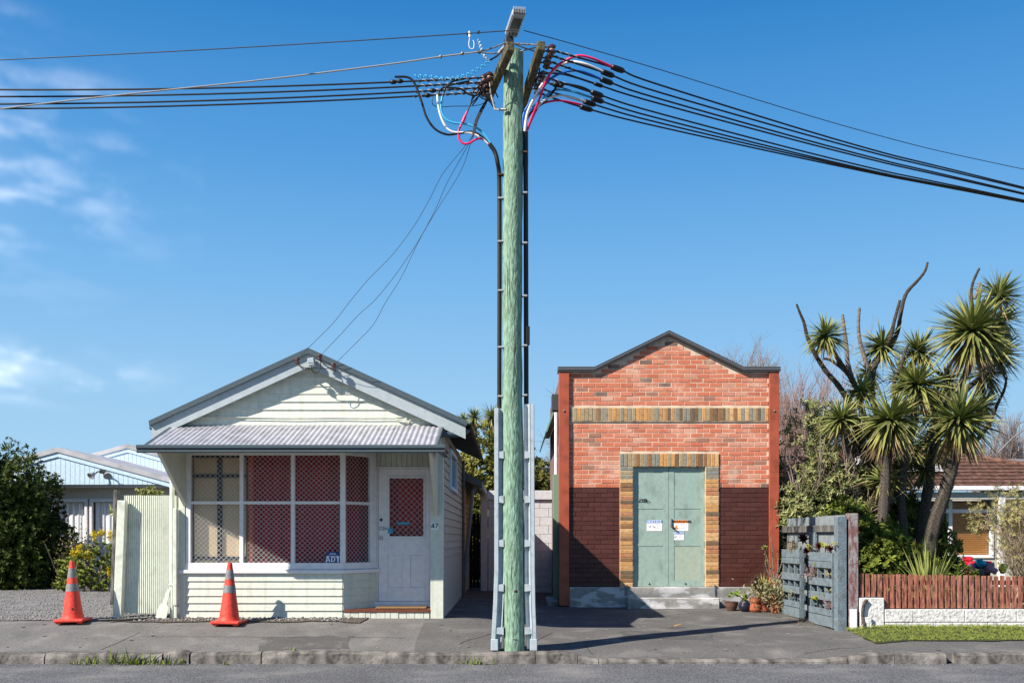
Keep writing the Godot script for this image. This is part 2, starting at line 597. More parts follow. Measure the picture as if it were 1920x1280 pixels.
func materials() -> void:
	# ground
	mat("asphalt_road", Color(0.27, 0.275, 0.285), 0.9, "chips", 0.35, "pits", 0.35, {"wear": "path_wear", "wear_scale": 0.10, "spec": 0.3})
	mat("asphalt_path", Color(0.265, 0.255, 0.245), 0.92, "grit", 0.8, "pits", 0.12, {"wear": "path_wear", "wear_scale": 0.22, "spec": 0.25})
	mat("asphalt_drive", Color(0.205, 0.198, 0.19), 0.92, "grit", 0.8, "pits", 0.12, {"wear": "path_wear", "wear_scale": 0.18, "spec": 0.25})
	mat("asphalt_patch", Color(0.17, 0.165, 0.16), 0.9, "grit", 0.9, "pits", 0.12, {"wear": "path_wear", "wear_scale": 0.4, "spec": 0.25})
	mat("gravel", Color(0.38, 0.365, 0.35), 0.95, "chips", 0.25, "pits", 1.0, {"wear": "path_wear", "wear_scale": 0.2})
	mat("soil", Color(0.21, 0.175, 0.145), 0.95, "chips", 0.5, "pits", 1.2)
	mat("lawn", Color(0.075, 0.10, 0.025), 0.95, "chips", 0.5, "pits", 1.0)
	mat("kerb_concrete", Color(0.30, 0.275, 0.245), 0.92, "strong", 0.7, "rough", 0.8, {"wear": "grime", "wear_scale": 1.4})
	mat("crack", Color(0.045, 0.043, 0.04), 1.0)
	mat("concrete", Color(0.35, 0.34, 0.315), 0.9, "blotch", 0.8, "rough", 0.4, {"wear": "chalky", "wear_scale": Vector3(0.35, 0.9, 0.35)})
	mat("old_block", Color(0.76, 0.745, 0.71), 0.9, "blotch", 1.0, "rough", 0.9, {"wear": "block_stain", "wear_scale": 1.5})
	mat("stones", Color(1, 1, 1), 0.9, "", 1.0, "", 0.0, {"vc": true})
	# shop
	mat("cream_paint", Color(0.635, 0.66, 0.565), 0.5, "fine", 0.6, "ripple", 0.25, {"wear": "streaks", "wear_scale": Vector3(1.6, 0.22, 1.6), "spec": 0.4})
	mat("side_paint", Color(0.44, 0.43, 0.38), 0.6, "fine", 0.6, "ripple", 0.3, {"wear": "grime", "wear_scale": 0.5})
	mat("ochre_paint", Color(0.55, 0.34, 0.14), 0.6, "fine", 0.6)
	mat("white_paint", Color(0.80, 0.79, 0.80), 0.4, "fine", 0.4, "ripple", 0.12)
	mat("barge_paint", Color(0.40, 0.455, 0.475), 0.45, "fine", 0.4)
	mat("dark_trim", Color(0.10, 0.135, 0.155), 0.4, "fine", 0.4)
	mat("gutter_paint", Color(0.078, 0.105, 0.122), 0.35, "fine", 0.5)
	mat("roof_iron", Color(0.43, 0.43, 0.465), 0.45, "blotch", 0.7, "", 0.0, {"spec": 0.5, "wear": "grime", "wear_scale": 0.7})
	mat("soffit", Color(0.035, 0.028, 0.022), 0.85, "strong", 1.0)
	mat("pipe_grey", Color(0.22, 0.22, 0.25), 0.5, "fine", 0.8)
	mat("grille", Color(0.60, 0.62, 0.62), 0.35, "", 1.0, "", 0.0, {"spec": 0.6})
	mat("brown_paint", Color(0.17, 0.055, 0.03), 0.5, "blotch", 2.0)
	mat("coir", Color(0.40, 0.24, 0.11), 1.0, "grit", 1.5, "pits", 0.6)
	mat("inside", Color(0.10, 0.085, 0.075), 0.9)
	mat("red_cloth", Color(0.36, 0.005, 0.022), 0.85, "fine", 1.5)
	mat("tan_board", Color(0.66, 0.50, 0.31), 0.8, "fine", 0.8)
	mat("black_frame", Color(0.02, 0.022, 0.03), 0.4)
	mat("orange_paint", Color(0.55, 0.10, 0.02), 0.5)
	mat("sign_blue", Color(0.012, 0.045, 0.20), 0.4)
	mat("sign_white", Color(0.82, 0.82, 0.82), 0.4)
	mat("sky_blue_tape", Color(0.03, 0.32, 0.50), 0.4)
	mat("black_ink", Color(0.012, 0.012, 0.014), 0.5)
	mat("grey_ink", Color(0.35, 0.35, 0.36), 0.5)
	mat("steel", Color(0.42, 0.42, 0.43), 0.35, "fine", 2.0, "", 0.0, {"metal": 0.7})
	mat("brass_dark", Color(0.03, 0.03, 0.03), 0.4)
	var g := StandardMaterial3D.new()
	g.resource_name = "glass"
	g.albedo_color = Color(0.9, 0.95, 0.95, 0.012)
	g.transparency = BaseMaterial3D.TRANSPARENCY_ALPHA
	g.roughness = 0.02
	g.metallic_specular = 0.22
	M["glass"] = g
	# brick substation
	var tones := [[0.58, 0.185, 0.105], [0.57, 0.17, 0.092], [0.60, 0.215, 0.125], [0.53, 0.15, 0.08], [0.54, 0.20, 0.125], [0.46, 0.145, 0.085], [0.58, 0.27, 0.18], [0.35, 0.17, 0.115], [0.20, 0.125, 0.095]]
	for i in tones.size():
		mat("brick_%d" % i, Color(tones[i][0], tones[i][1], tones[i][2]), 0.85, "fine", 3.0, "rough", 0.35, {"wear": "lime_bloom", "wear_scale": 0.45})
	tones = [[0.60, 0.315, 0.11], [0.50, 0.27, 0.11], [0.68, 0.42, 0.19], [0.30, 0.15, 0.065], [0.29, 0.265, 0.20], [0.19, 0.12, 0.065], [0.40, 0.30, 0.17], [0.50, 0.22, 0.10], [0.25, 0.255, 0.22]]
	for i in tones.size():
		mat("glazed_%d" % i, Color(tones[i][0], tones[i][1], tones[i][2]), 0.6, "blotch", 3.0, "rough", 0.3)
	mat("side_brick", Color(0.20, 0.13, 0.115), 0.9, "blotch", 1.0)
	mat("maroon_paint", Color(0.074, 0.023, 0.017), 0.45, "fine", 1.0, "ripple", 0.3)
	mat("maroon_paint_b", Color(0.088, 0.029, 0.022), 0.45, "fine", 1.0, "ripple", 0.3)
	mat("mortar", Color(0.72, 0.55, 0.42), 0.95, "blotch", 1.0)
	mat("mortar_dark", Color(0.05, 0.017, 0.013), 0.6, "blotch", 1.0)
	mat("mortar_ochre", Color(0.66, 0.50, 0.33), 0.95, "blotch", 1.0)
	mat("red_steel", Color(0.40, 0.088, 0.045), 0.45, "blotch", 0.6, "", 0.0, {"wear": "grime", "wear_scale": 0.6})
	mat("cap_grey", Color(0.055, 0.057, 0.06), 0.4)
	mat("green_door", Color(0.30, 0.405, 0.355), 0.42, "fine", 0.5, "ripple", 0.15, {"wear": "grime", "wear_scale": Vector3(0.6, 0.35, 0.6)})
	mat("green_panel", Color(0.35, 0.42, 0.335), 0.45, "fine", 0.5)
	mat("green_pipe", Color(0.16, 0.26, 0.19), 0.45)
	mat("sign_orange", Color(0.80, 0.22, 0.02), 0.4)
	mat("notice_blue", Color(0.01, 0.16, 0.55), 0.4)
	# pole
	mat("pole_timber", Color(0.49, 0.57, 0.52), 0.8, "pole_tone", Vector3(1.7, 0.42, 1.7), "rough", 1.0, {"wear": "grime", "wear_scale": Vector3(2.2, 0.5, 2.2)})
	mat("arm_timber", Color(0.20, 0.17, 0.10), 0.9, "strong", Vector3(4, 4, 0.8), "rough", 0.6, {"wear": "moss", "wear_scale": 2.0})
	mat("guard_plastic", Color(0.44, 0.50, 0.535), 0.42, "fine", 0.6, "", 0.0, {"wear": "grime", "wear_scale": 0.8})
	mat("cable_black", Color(0.012, 0.012, 0.013), 0.45)
	mat("wire_dark", Color(0.035, 0.035, 0.038), 0.5)
	mat("wire_grey", Color(0.30, 0.29, 0.27), 0.5)
	mat("cable_pink", Color(0.72, 0.02, 0.12), 0.4)
	mat("cable_white", Color(0.75, 0.75, 0.73), 0.4)
	mat("cable_blue", Color(0.01, 0.13, 0.52), 0.4)
	mat("cable_cyan", Color(0.06, 0.42, 0.70), 0.4)
	mat("porcelain", Color(0.07, 0.022, 0.016), 0.2, "", 1.0, "", 0.0, {"spec": 0.6})
	mat("porcelain_pale", Color(0.42, 0.27, 0.22), 0.25)
	mat("galvanised", Color(0.45, 0.44, 0.42), 0.45, "strong", 4.0, "", 0.0, {"metal": 0.4})
	mat("rust", Color(0.16, 0.07, 0.035), 0.85, "strong", 4.0)
	mat("lamp_grey", Color(0.36, 0.37, 0.38), 0.4)
	mat("lamp_lens", Color(0.09, 0.09, 0.09), 0.2)
	# yards
	mat("pale_blue", Color(0.56, 0.72, 0.83), 0.5, "fine", 0.5)
	mat("pale_blue_joint", Color(0.12, 0.30, 0.42), 0.6)
	mat("lilac_roof", Color(0.50, 0.49, 0.51), 0.6, "blotch", 0.4)
	mat("beige_wall", Color(0.50, 0.48, 0.42), 0.8, "fine", 0.5)
	mat("lace", Color(0.72, 0.74, 0.76), 0.9, "fine", 2.0, "", 0.0, {"thin": true, "back": 0.3})
	mat("dark_glass", Color(0.02, 0.022, 0.025), 0.08, "", 1.0, "", 0.0, {"spec": 0.5})
	mat("fence_iron", Color(0.68, 0.71, 0.60), 0.45, "fine", 0.6, "", 0.0, {"wear": "grime", "wear_scale": 0.5})
	mat("timber_dark", Color(0.045, 0.04, 0.035), 0.9, "strong", Vector3(3, 0.6, 3))
	mat("timber_grey", Color(0.24, 0.23, 0.21), 0.9, "strong", Vector3(3, 0.6, 3), "rough", 0.4)
	mat("pallet_paint", Color(0.165, 0.215, 0.245), 0.75, "blotch", 1.5, "rough", 0.5, {"wear": "peeling", "wear_scale": Vector3(1.6, 1.0, 1.6)})
	mat("iron_grey", Color(0.21, 0.24, 0.25), 0.5, "blotch", 1.0)
	mat("maroon_peel", Color(0.30, 0.27, 0.265), 0.8, "blotch", 1.5, "rough", 0.5, {"wear": "maroon_left", "wear_scale": Vector3(2.2, 0.7, 2.2)})
	mat("picket_red", Color(0.52, 0.19, 0.125), 0.8, "strong", Vector3(3, 0.7, 3), "rough", 0.3)
	mat("picket_red_b", Color(0.56, 0.225, 0.16), 0.8, "strong", Vector3(3, 0.7, 3), "rough", 0.3)
	mat("tile_brown", Color(0.24, 0.12, 0.085), 0.85, "strong", 0.8)
	mat("metal_roof", Color(0.21, 0.185, 0.18), 0.55, "fine", 0.6)
	mat("blind_wood", Color(0.42, 0.185, 0.045), 0.5, "fine", 1.0)
	mat("mauve_wall", Color(0.58, 0.58, 0.61), 0.8, "fine", 0.6)
	mat("terracotta", Color(0.42, 0.12, 0.055), 0.8, "blotch", 4.0)
	mat("pot_dark", Color(0.02, 0.022, 0.04), 0.3)
	mat("pot_brown", Color(0.12, 0.06, 0.04), 0.6)
	mat("pot_red", Color(0.40, 0.035, 0.015), 0.4)
	mat("rock", Color(0.30, 0.26, 0.24), 0.95, "strong", 4.0, "rough", 1.5)
	mat("cone_orange", Color(0.85, 0.065, 0.04), 0.55, "blotch", 3.5, "", 0.0, {"wear": "scuffs", "wear_scale": 3.0})
	mat("cone_band", Color(0.24, 0.235, 0.235), 0.5, "blotch", 3.0, "", 0.0, {"wear": "grime", "wear_scale": 3.0})
	mat("toy_red", Color(0.50, 0.015, 0.03), 0.4)
	mat("toy_cyan", Color(0.02, 0.36, 0.50), 0.8)
	mat("toy_pink", Color(0.62, 0.08, 0.30), 0.8)
	mat("toy_rose", Color(0.50, 0.24, 0.26), 0.8)
	mat("toy_lime", Color(0.35, 0.50, 0.03), 0.6)
	# plants
	mat("leaf", Color(1, 1, 1), 0.6, "", 1.0, "", 0.0, {"vc": true, "thin": true, "back": 0.35, "spec": 0.26})
	mat("sword_leaf", Color(1, 1, 1), 0.45, "", 1.0, "", 0.0, {"vc": true, "thin": true, "back": 0.4, "spec": 0.3})
	mat("twig", Color(1, 1, 1), 0.9, "", 1.0, "", 0.0, {"vc": true})
	mat("bark", Color(0.27, 0.225, 0.18), 0.95, "strong", Vector3(3, 7, 3), "rough", 3.0)
	mat("bark_dark", Color(0.15, 0.12, 0.095), 0.95, "strong", Vector3(3, 6, 3), "rough", 1.5)
	mat("bark_pale", Color(0.42, 0.36, 0.30), 0.95, "strong", Vector3(3, 5, 3), "rough", 1.2)


func path_edge(s: Shape, x0: float, x1: float) -> Shape:  # the thickness of the asphalt at the kerb
	var n := int((x1 - x0) / 0.1)
	for i in n:
		var a := lerpf(x0, x1, float(i) / n)
		var b := lerpf(x0, x1, float(i + 1) / n)
		var pa := Vector3(a, ground_at(a, 13.02), -13.02)
		var pb := Vector3(b, ground_at(b, 13.02), -13.02)
		s.quadn(pa - Vector3(0, 0.12, 0), pb - Vector3(0, 0.12, 0), pb, pa, Vector3.BACK)
	return s


func ground() -> void:
	# far ground to the horizon, under everything
	var s := Shape.new()
	s.quad(Vector3(-500, -0.06, 60), Vector3(500, -0.06, 60), Vector3(500, -0.06, -800), Vector3(-500, -0.06, -800))
	setting("ground", s, M.lawn)
	# road
	s = Shape.new()
	var last := Vector3.ZERO
	for i in 121:
		var x := -45.0 + i * 0.75
		var e := Vector3(x, 0.0, -12.93)
		var c := Vector3(x, 0.05, -6.0)
		if i > 0:
			s.quad(last + Vector3(0, 0.05, 6.93), c, e, last)
			s.quad(Vector3(last.x, -0.02, 8), Vector3(x, -0.02, 8), c, last + Vector3(0, 0.05, 6.93))
		last = e
	setting("road", s, M.asphalt_road)
	# the pavement and the drive are one asphalt surface
	setting("footpath", path_edge(sheet(-16, -1.3, 13.02, 16.0, 0.1, 0.0), -16, -1.3), M.asphalt_path)
	setting("crossing", path_edge(sheet(-1.3, 16, 13.02, 16.0, 0.1, 0.0), -1.3, 16), M.asphalt_drive)
	setting("driveway", sheet(-1.4, 5.6, 15.9, 24.2, 0.15, -0.004), M.asphalt_drive)
	setting("yard", sheet(-16, -5.0, 14.72, 34.0, 0.2, 0.012, 0.12), M.gravel)
	setting("bare_soil", sheet(-5.9, -2.2, 14.62, 15.3, 0.07, 0.014, 0.12), M.soil)
	setting("verge_lawn", sheet(5.02, 16.0, 13.72, 15.1, 0.08, 0.012, 0.10), M.lawn)
	setting("front_lawn", sheet(5.1, 16.0, 15.0, 34.0, 0.25, 0.015), M.lawn)
	setting("alley_floor", sheet(-5.2, 6.0, 24.0, 50.0, 0.5, -0.01), M.soil)
	# cracks and joints of the pavement
	for c in [[[250, 1194], [380, 1193.5], [520, 1194], [640, 1194.5], [760, 1196]], [[188, 1218], [205, 1211], [225, 1203], [262, 1186]], [[1098, 1208], [1106, 1221], [1114, 1228]], [[1008, 1201], [1022, 1193], [1036, 1186]], [[862, 1207], [905, 1193], [930, 1186]], [[1510, 1225], [1560, 1217], [1620, 1214]]]:
		s = Shape.new()
		var pts := PackedVector3Array()
		for q in c:
			var best := Vector3.ZERO
			var err := INF
			for k in 60:  # where that bearing meets the sloping ground
				var p := at(q[0], q[1], 13.05 + k * 0.035)
				var e := absf(p.y - ground_at(p.x, -p.z))
				if e < err:
					err = e
					best = p
			pts.append(best)
		pts = smooth_path(pts, 8)
		for i in pts.size():
			pts[i] += Vector3(rng.randf_range(-0.006, 0.006), 0, rng.randf_range(-0.012, 0.012))
			pts[i].y = ground_at(pts[i].x, -pts[i].z) + 0.003
		for i in pts.size() - 1:
			var d := (pts[i + 1] - pts[i]).normalized().cross(Vector3.UP) * rng.randf_range(0.004, 0.008)
			s.quadn(pts[i] - d, pts[i] + d, pts[i + 1] + d, pts[i + 1] - d, Vector3.UP)
		setting("crack", s, M.crack, get_node("footpath"))
	# repairs and old stains in the asphalt
	for q in [[-3.4, -2.2, 13.15, 13.75, 0.0035], [1.6, 2.9, 14.2, 15.0, 0.0035], [-8.9, -7.6, 13.4, 14.2, 0.0035]]:
		setting("asphalt_patch", sheet(q[0], q[1], q[2], q[3], 0.08, q[4], 0.25), M.asphalt_patch, get_node("footpath" if q[0] < -1.3 else "crossing"))
	var spot := Shape.new()
	for i in 8:
		var a0 := TAU * i / 8
		var a1 := TAU * (i + 1) / 8
		spot.tri(Vector3.ZERO, Vector3(cos(a0), 0, sin(a0)), Vector3(cos(a1), 0, sin(a1)), Vector3.UP, Vector3.UP, Vector3.UP)
	var at_spots: Array[Transform3D] = []
	var tones := PackedColorArray()
	for i in 420:
		var x := rng.randf_range(-9.0, 8.0)
		var d := rng.randf_range(13.05, 17.5) if x > -0.5 and x < 4.7 else rng.randf_range(13.05, 14.5)
		var r := 0.006 + 0.028 * pow(rng.randf(), 3.0)
		at_spots.append(Transform3D(Basis(Vector3.UP, rng.randf() * TAU).scaled(Vector3(r, 1, r * rng.randf_range(0.4, 1.0))), Vector3(x, ground_at(x, d) + 0.005, -d)))
		var g := 0.42 if rng.randf() < 0.55 else 0.07
		tones.append(Color(g, g * 0.98, g * 0.94))
	stuff(scatter("asphalt_specks", spot.build(M.stones), at_spots, tones, self))
	# kerb of concrete stones, broken and uneven on the left
	var kerb := thing("kerb", "", "", Vector3(0, 0, -12.9))
	tag(kerb, "", "", "", "structure")
	var cuts: Array[float] = [-16.0, -13.2, -10.3, -7.4, -6.05, -4.52, -4.17, -3.24, 0.30, 0.85, 1.12, 4.34, 4.35, 4.95, 5.62, 5.75, 9.3, 12.8, 16.0]
	for i in cuts.size() - 1:
		var gap := 0.004
		if i in [4, 5, 6]: gap = 0.012
		if i == 14: continue  # the drain outlet
		s = Shape.new()
		var n := maxi(3, int((cuts[i + 1] - cuts[i]) / 0.07))
		var lift := rng.randf_range(-0.005, 0.004)
		var push := rng.randf_range(-0.004, 0.004)
		var prev := []
		for k in n + 1:
			var x: float = lerpf(cuts[i] + gap, cuts[i + 1] - gap, float(k) / n)
			var h := kerb_top(x) + 0.012 + lift
			if i == 4 or i == 3: h -= 0.015 + 0.02 * absf(sin(x * 9.0))
			if i == 5: h += 0.035 * sin(PI * float(k) / n)
			var j := 0.006 * lumps.get_noise_2d(x * 220.0, 3.0)
			var j2 := 0.007 * lumps.get_noise_2d(x * 260.0, 40.0)
			var z := -12.86 + push
			var ring := [Vector3(x, -0.05, z + j), Vector3(x, h * 0.5, z + j2 - 0.006), Vector3(x, h - 0.03 + j, z - 0.012 + j), Vector3(x, h - 0.008 + j2, z - 0.03), Vector3(x, h + j2, z - 0.07), Vector3(x, h - 0.004, -13.055), Vector3(x, -0.05, -13.06)]
			if k > 0:
				for q in ring.size() - 1:
					s.quad(prev[q], ring[q], ring[q + 1], prev[q + 1])
			if k == 0 or k == n:
				for q in range(1, ring.size() - 1):
					var nn := Vector3.LEFT if k == 0 else Vector3.RIGHT
					s.tri(ring[0], ring[q], ring[q + 1], nn, nn, nn)
			prev = ring
		part("kerb_stone", s, M.kerb_concrete, kerb)
	# loose stones on the gravel, in the soil and along the kerb
	var stone := Shape.new()
	stone.ball(Vector3.ZERO, Vector3(1, 0.6, 0.8), 6, 4)
	var mesh := stone.build(M.stones)
	var xfs: Array[Transform3D] = []
	var cols := PackedColorArray()
	for i in 5200:
		var x := rng.randf_range(-13.5, -5.2)
		var d := 14.75 + pow(rng.randf(), 1.8) * 9.0
		var r := rng.randf_range(0.008, 0.022)
		if i % 9 == 0:
			x = rng.randf_range(-5.8, -2.4); d = rng.randf_range(14.66, 15.0)
			r = rng.randf_range(0.006, 0.028)
		elif i % 11 == 0:
			x = rng.randf_range(-8.0, 6.0); d = rng.randf_range(12.62, 12.85)
			r = rng.randf_range(0.004, 0.011)
		var y := ground_at(x, d) + 0.012 if d > 13.0 else 0.004
		xfs.append(Transform3D(Basis.from_euler(Vector3(rng.randf() * 0.5, rng.randf() * TAU, rng.randf() * 0.5)).scaled(Vector3(r, r, r)), Vector3(x, y + r * 0.25, -d)))
		var g := rng.randf_range(0.13, 0.30)
		cols.append(Color(g, g * 0.96, g * 0.9))
	stuff(scatter("gravel", mesh, xfs, cols, self))
	# grass of the verge and the lawn behind the pickets
	var blade := tinted()
	for i in 5:
		var a := rng.randf() * TAU
		var dir := Vector3(cos(a) * 0.5, 1, sin(a) * 0.5).normalized()
		blade.blade(Vector3(rng.randf_range(-0.02, 0.02), 0, rng.randf_range(-0.02, 0.02)), dir, dir.cross(Vector3(sin(a), 0.1, -cos(a))).normalized(), rng.randf_range(0.7, 1.1), 0.10, 0.3, Color(0.8, 0.8, 0.7), Color.WHITE, 2)
	mesh = blade.build(M.leaf)
	for area in [[5.02, 14.0, 13.76, 15.0, 9000, 0.035, 0.06], [5.3, 14.0, 15.3, 19.5, 8000, 0.05, 0.10]]:
		xfs = []
		cols = PackedColorArray()
		for i in area[4]:
			var x := rng.randf_range(area[0], area[1])
			var d := rng.randf_range(area[2], area[3])
			d = maxf(d, area[2] + 0.05 * lumps.get_noise_2d(x * 100.0, 7.0))
			var r := rng.randf_range(area[5], area[6])
			if area[2] < 15.0 and d > 14.8: r *= 1.7
			xfs.append(Transform3D(Basis(Vector3.UP, rng.randf() * TAU).scaled(Vector3(r, r, r)), Vector3(x, ground_at(x, d) + 0.008, -d)))
			var t := rng.randf()
			cols.append(Color(0.17, 0.235, 0.04).lerp(Color(0.36, 0.36, 0.10), t * t))
		stuff(scatter("grass", mesh, xfs, cols, self))


# a lapped board: a wedge whose foot stands proud; a..b is its lower edge, c..d its upper edge, out the way it faces
func lapped(s: Shape, a: Vector3, b: Vector3, c: Vector3, d: Vector3, out: Vector3, foot := 0.026, head := 0.009) -> void:
	foot += rng.randf_range(-0.003, 0.003)
	a.y += rng.randf_range(-0.003, 0.003); b.y += rng.randf_range(-0.003, 0.003)
	var a2 := a + out * foot
	var b2 := b + out * foot
	var c2 := c + out * head
	var d2 := d + out * head
	var up := Vector3.UP
	var nn := (b2 - a2).cross(d2 - a2).normalized()
	if nn.dot(out) < 0: nn = -nn
	s.quadn(a2, b2, c2, d2, nn)
	s.quadn(a, b, b2, a2, -up)
	s.quadn(d, c, c2, d2, up)
	var side := (b - a).normalized()
	s.quadn(a, a2, d2, d, -side)
	s.quadn(b, b2, c2, c, side)

func sheet_pane(s: Shape, o: Vector3, u: Vector3, w: float, h: float) -> void:  # a pane of glass
	s.quadn(o, o + u * w, o + u * w + Vector3.UP * h, o + Vector3.UP * h, u.cross(Vector3.UP))

func grille(s: Shape, o: Vector3, u: Vector3, w: float, h: float, px := 0.076, py := 0.072, r := 0.0027) -> void:  # crossing diagonal wires clipped to a rectangle
	var k := py / px
	for dirn in [1.0, -1.0]:
		var first := int(floor(-w / px)) - 1
		var last := int(ceil((h / k + w) / px)) + 1
		for i in range(first, last + 1):
			# y = k * dirn * (x - x0)
			var x0: float = i * px * (1.0 if dirn > 0 else 1.0) - (h / k if dirn > 0 else 0.0)
			var lo := maxf(0.0, x0 if dirn > 0 else x0 - h / k)
			var hi := minf(w, x0 + h / k if dirn > 0 else x0)
			if hi - lo < 0.01:
				continue
			var ya: float = k * dirn * (lo - x0)
			var yb: float = k * dirn * (hi - x0)
			var off = u.cross(Vector3.UP) * (0.003 * dirn)
			s.tube(PackedVector3Array([o + u * lo + Vector3.UP * ya + off, o + u * hi + Vector3.UP * yb + off]), r, 4, false)

func pleats(s: Shape, path: PackedVector3Array, y0: float, y1: float, amp: float, wave: float, rows := 6) -> void:  # hanging cloth along a path on the floor
	var len := 0.0
	var pts := PackedVector3Array()
	var nor := PackedVector3Array()
	for i in path.size() - 1:
		var d := path[i + 1] - path[i]
		var n := int(ceil(d.length() / 0.012))
		for k in n:
			pts.append(path[i] + d * (float(k) / n))
			nor.append(d.cross(Vector3.UP).normalized())
	var prev := PackedVector3Array()
	for r in rows + 1:
		var t := float(r) / rows
		var row := PackedVector3Array()
		for i in pts.size():
			len = i * 0.012
			var q := amp * (0.55 + 0.45 * t) * (sin(TAU * len / wave + 0.8 * sin(len * 5.0)) + 0.4 * sin(TAU * len / wave * 2.3 + t))
			row.append(pts[i] + nor[i] * q + Vector3.UP * lerpf(y0, y1, 1.0 - t))
		if r > 0:
			for i in pts.size() - 1:
				s.quad(row[i], row[i + 1], prev[i + 1], prev[i])
		prev = row

func corrugated(s: Shape, a: Vector3, b: Vector3, down: Vector3, pitch: float, amp: float, out: Vector3, per := 8) -> void:  # a sheet from edge a..b running along down
	var n := int(round(a.distance_to(b) / pitch)) * per
	var side := (b - a).normalized()
	for i in n:
		var t0 := float(i) / n
		var t1 := float(i + 1) / n
		var p0 := TAU * i / per
		var p1 := TAU * (i + 1) / per
		var q0 := a.lerp(b, t0) + out * (amp * sin(p0))
		var q1 := a.lerp(b, t1) + out * (amp * sin(p1))
		var sl := amp * TAU / pitch
		var n0 := (out - side * (sl * cos(p0))).normalized()
		var n1 := (out - side * (sl * cos(p1))).normalized()
		s.tri(q0, q1, q1 + down, n0, n1, n1)
		s.tri(q0, q1 + down, q0 + down, n0, n1, n0)

func shop() -> void:
	var z := -14.94
	var o := thing("shop", "small cream weatherboard shop with gabled roof, corrugated awning and grilled window", "shop", Vector3(-3.0, 0.43, -17.6))
	var s := Shape.new()
	# shell
	s.slab(-4.98, -4.86, 0.42, 3.28, -20.4, z - 0.03)
	part("wall", s, M.cream_paint, o)
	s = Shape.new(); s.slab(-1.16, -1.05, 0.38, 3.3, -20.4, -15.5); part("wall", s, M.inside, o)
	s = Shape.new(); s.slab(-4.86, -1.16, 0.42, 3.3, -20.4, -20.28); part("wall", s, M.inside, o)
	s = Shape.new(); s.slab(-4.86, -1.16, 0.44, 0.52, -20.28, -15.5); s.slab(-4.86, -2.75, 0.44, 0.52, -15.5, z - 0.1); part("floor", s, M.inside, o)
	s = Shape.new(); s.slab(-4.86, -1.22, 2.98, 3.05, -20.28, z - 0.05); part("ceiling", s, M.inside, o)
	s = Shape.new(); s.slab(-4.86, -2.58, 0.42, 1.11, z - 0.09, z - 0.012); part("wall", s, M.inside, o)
	s = Shape.new(); s.slab(-4.90, -1.05, 2.95, 3.32, z - 0.09, z - 0.004); part("wall", s, M.cream_paint, o)
	s = Shape.new()
	s.prism(PackedVector2Array([Vector2(-4.96, 3.32), Vector2(-1.05, 3.32), Vector2(-1.05, 3.46), Vector2(-3.02, 4.36), Vector2(-4.96, 3.47)]), Transform3D(Basis.IDENTITY, Vector3(0, 0, z - 0.09)), 0.085)
	part("wall", s, M.cream_paint, o)
	# gable boards
	var k := 0
	while true:
		var y0 := 3.315 + k * 0.117
		var y1 := minf(y0 + 0.117, 4.31)
		if y0 > 4.24: break
		s = Shape.new()
		var w0 := minf((4.37 - y0) / 0.458, 1.985)
		var w1 := minf((4.37 - y1) / 0.458, 1.985)
		lapped(s, Vector3(-3.02 - w0, y0, z), Vector3(-3.02 + w0, y0, z), Vector3(-3.02 + w1, y1, z), Vector3(-3.02 - w1, y1, z), Vector3.BACK)
		part("weatherboard", s, M.cream_paint, o)
		k += 1
	# lower boards, the corner board and the angled return beside the step
	for i in 6:
		var y0 := 0.43 + i * 0.1107
		var y1 := y0 + 0.1107
		s = Shape.new()
		lapped(s, Vector3(-4.90, y0, z), Vector3(-2.545, y0, z), Vector3(-2.545, y1, z), Vector3(-4.90, y1, z), Vector3.BACK)
		part("weatherboard", s, M.cream_paint, o)
		s = Shape.new()
		lapped(s, Vector3(-2.545, y0, z), Vector3(-2.11, y0, z - 0.5), Vector3(-2.11, y1, z - 0.5), Vector3(-2.545, y1, z), Vector3(0.755, 0, 0.656))
		part("weatherboard", s, M.cream_paint, o)
	s = Shape.new(); s.slab(-5.0, -4.90, 0.40, 3.30, z - 0.03, z + 0.03, 0.004); part("corner_board", s, M.cream_paint, o)
	# front window: sill and apron, mullions, transom, panes and diamond grilles
	var win := Shape.new()
	win.slab(-4.90, -2.53, 1.155, 1.255, z - 0.06, z + 0.022, 0.005)
	win.slab(-4.99, -2.50, 1.095, 1.152, z - 0.06, z + 0.06, 0.008)
	var bay := Basis(Vector3(0.656, 0, -0.755), Vector3.UP, Vector3(0.755, 0, 0.656))
	var c0 := Vector3(-2.545, 0, z)
	win.box(c0 + bay * Vector3(0.33, 1.205, -0.025), Vector3(0.66, 0.1, 0.085), bay, 0.005)
	win.box(c0 + bay * Vector3(0.345, 1.1235, -0.005), Vector3(0.69, 0.057, 0.12), bay, 0.008)
	part("window_sill", win, M.white_paint, o)
	var frame := Shape.new()
	frame.slab(-4.895, -4.82, 1.255, 2.95, z - 0.07, z + 0.02, 0.005)
	frame.slab(-4.09, -4.03, 1.255, 2.95, z - 0.06, z + 0.015, 0.005)
	frame.slab(-3.32, -3.26, 1.255, 2.95, z - 0.06, z + 0.015, 0.005)
	frame.slab(-2.58, -2.50, 1.255, 2.95, z - 0.06, z + 0.02, 0.005)
	frame.slab(-4.82, -2.58, 2.133, 2.178, z - 0.05, z + 0.008, 0.004)
	frame.slab(-4.82, -2.58, 2.87, 2.948, z - 0.05, z + 0.008, 0.004)
	frame.box(c0 + bay * Vector3(0.30, 2.156, -0.02), Vector3(0.52, 0.045, 0.058), bay, 0.004)
	frame.box(c0 + bay * Vector3(0.30, 2.91, -0.02), Vector3(0.52, 0.076, 0.058), bay, 0.004)
	frame.box(c0 + bay * Vector3(0.605, 2.10, -0.02), Vector3(0.09, 1.69, 0.09), bay, 0.005)
	frame.box(c0 + bay * Vector3(0.56, 2.10, -0.02), Vector3(0.03, 1.69, 0.06), bay, 0.004)
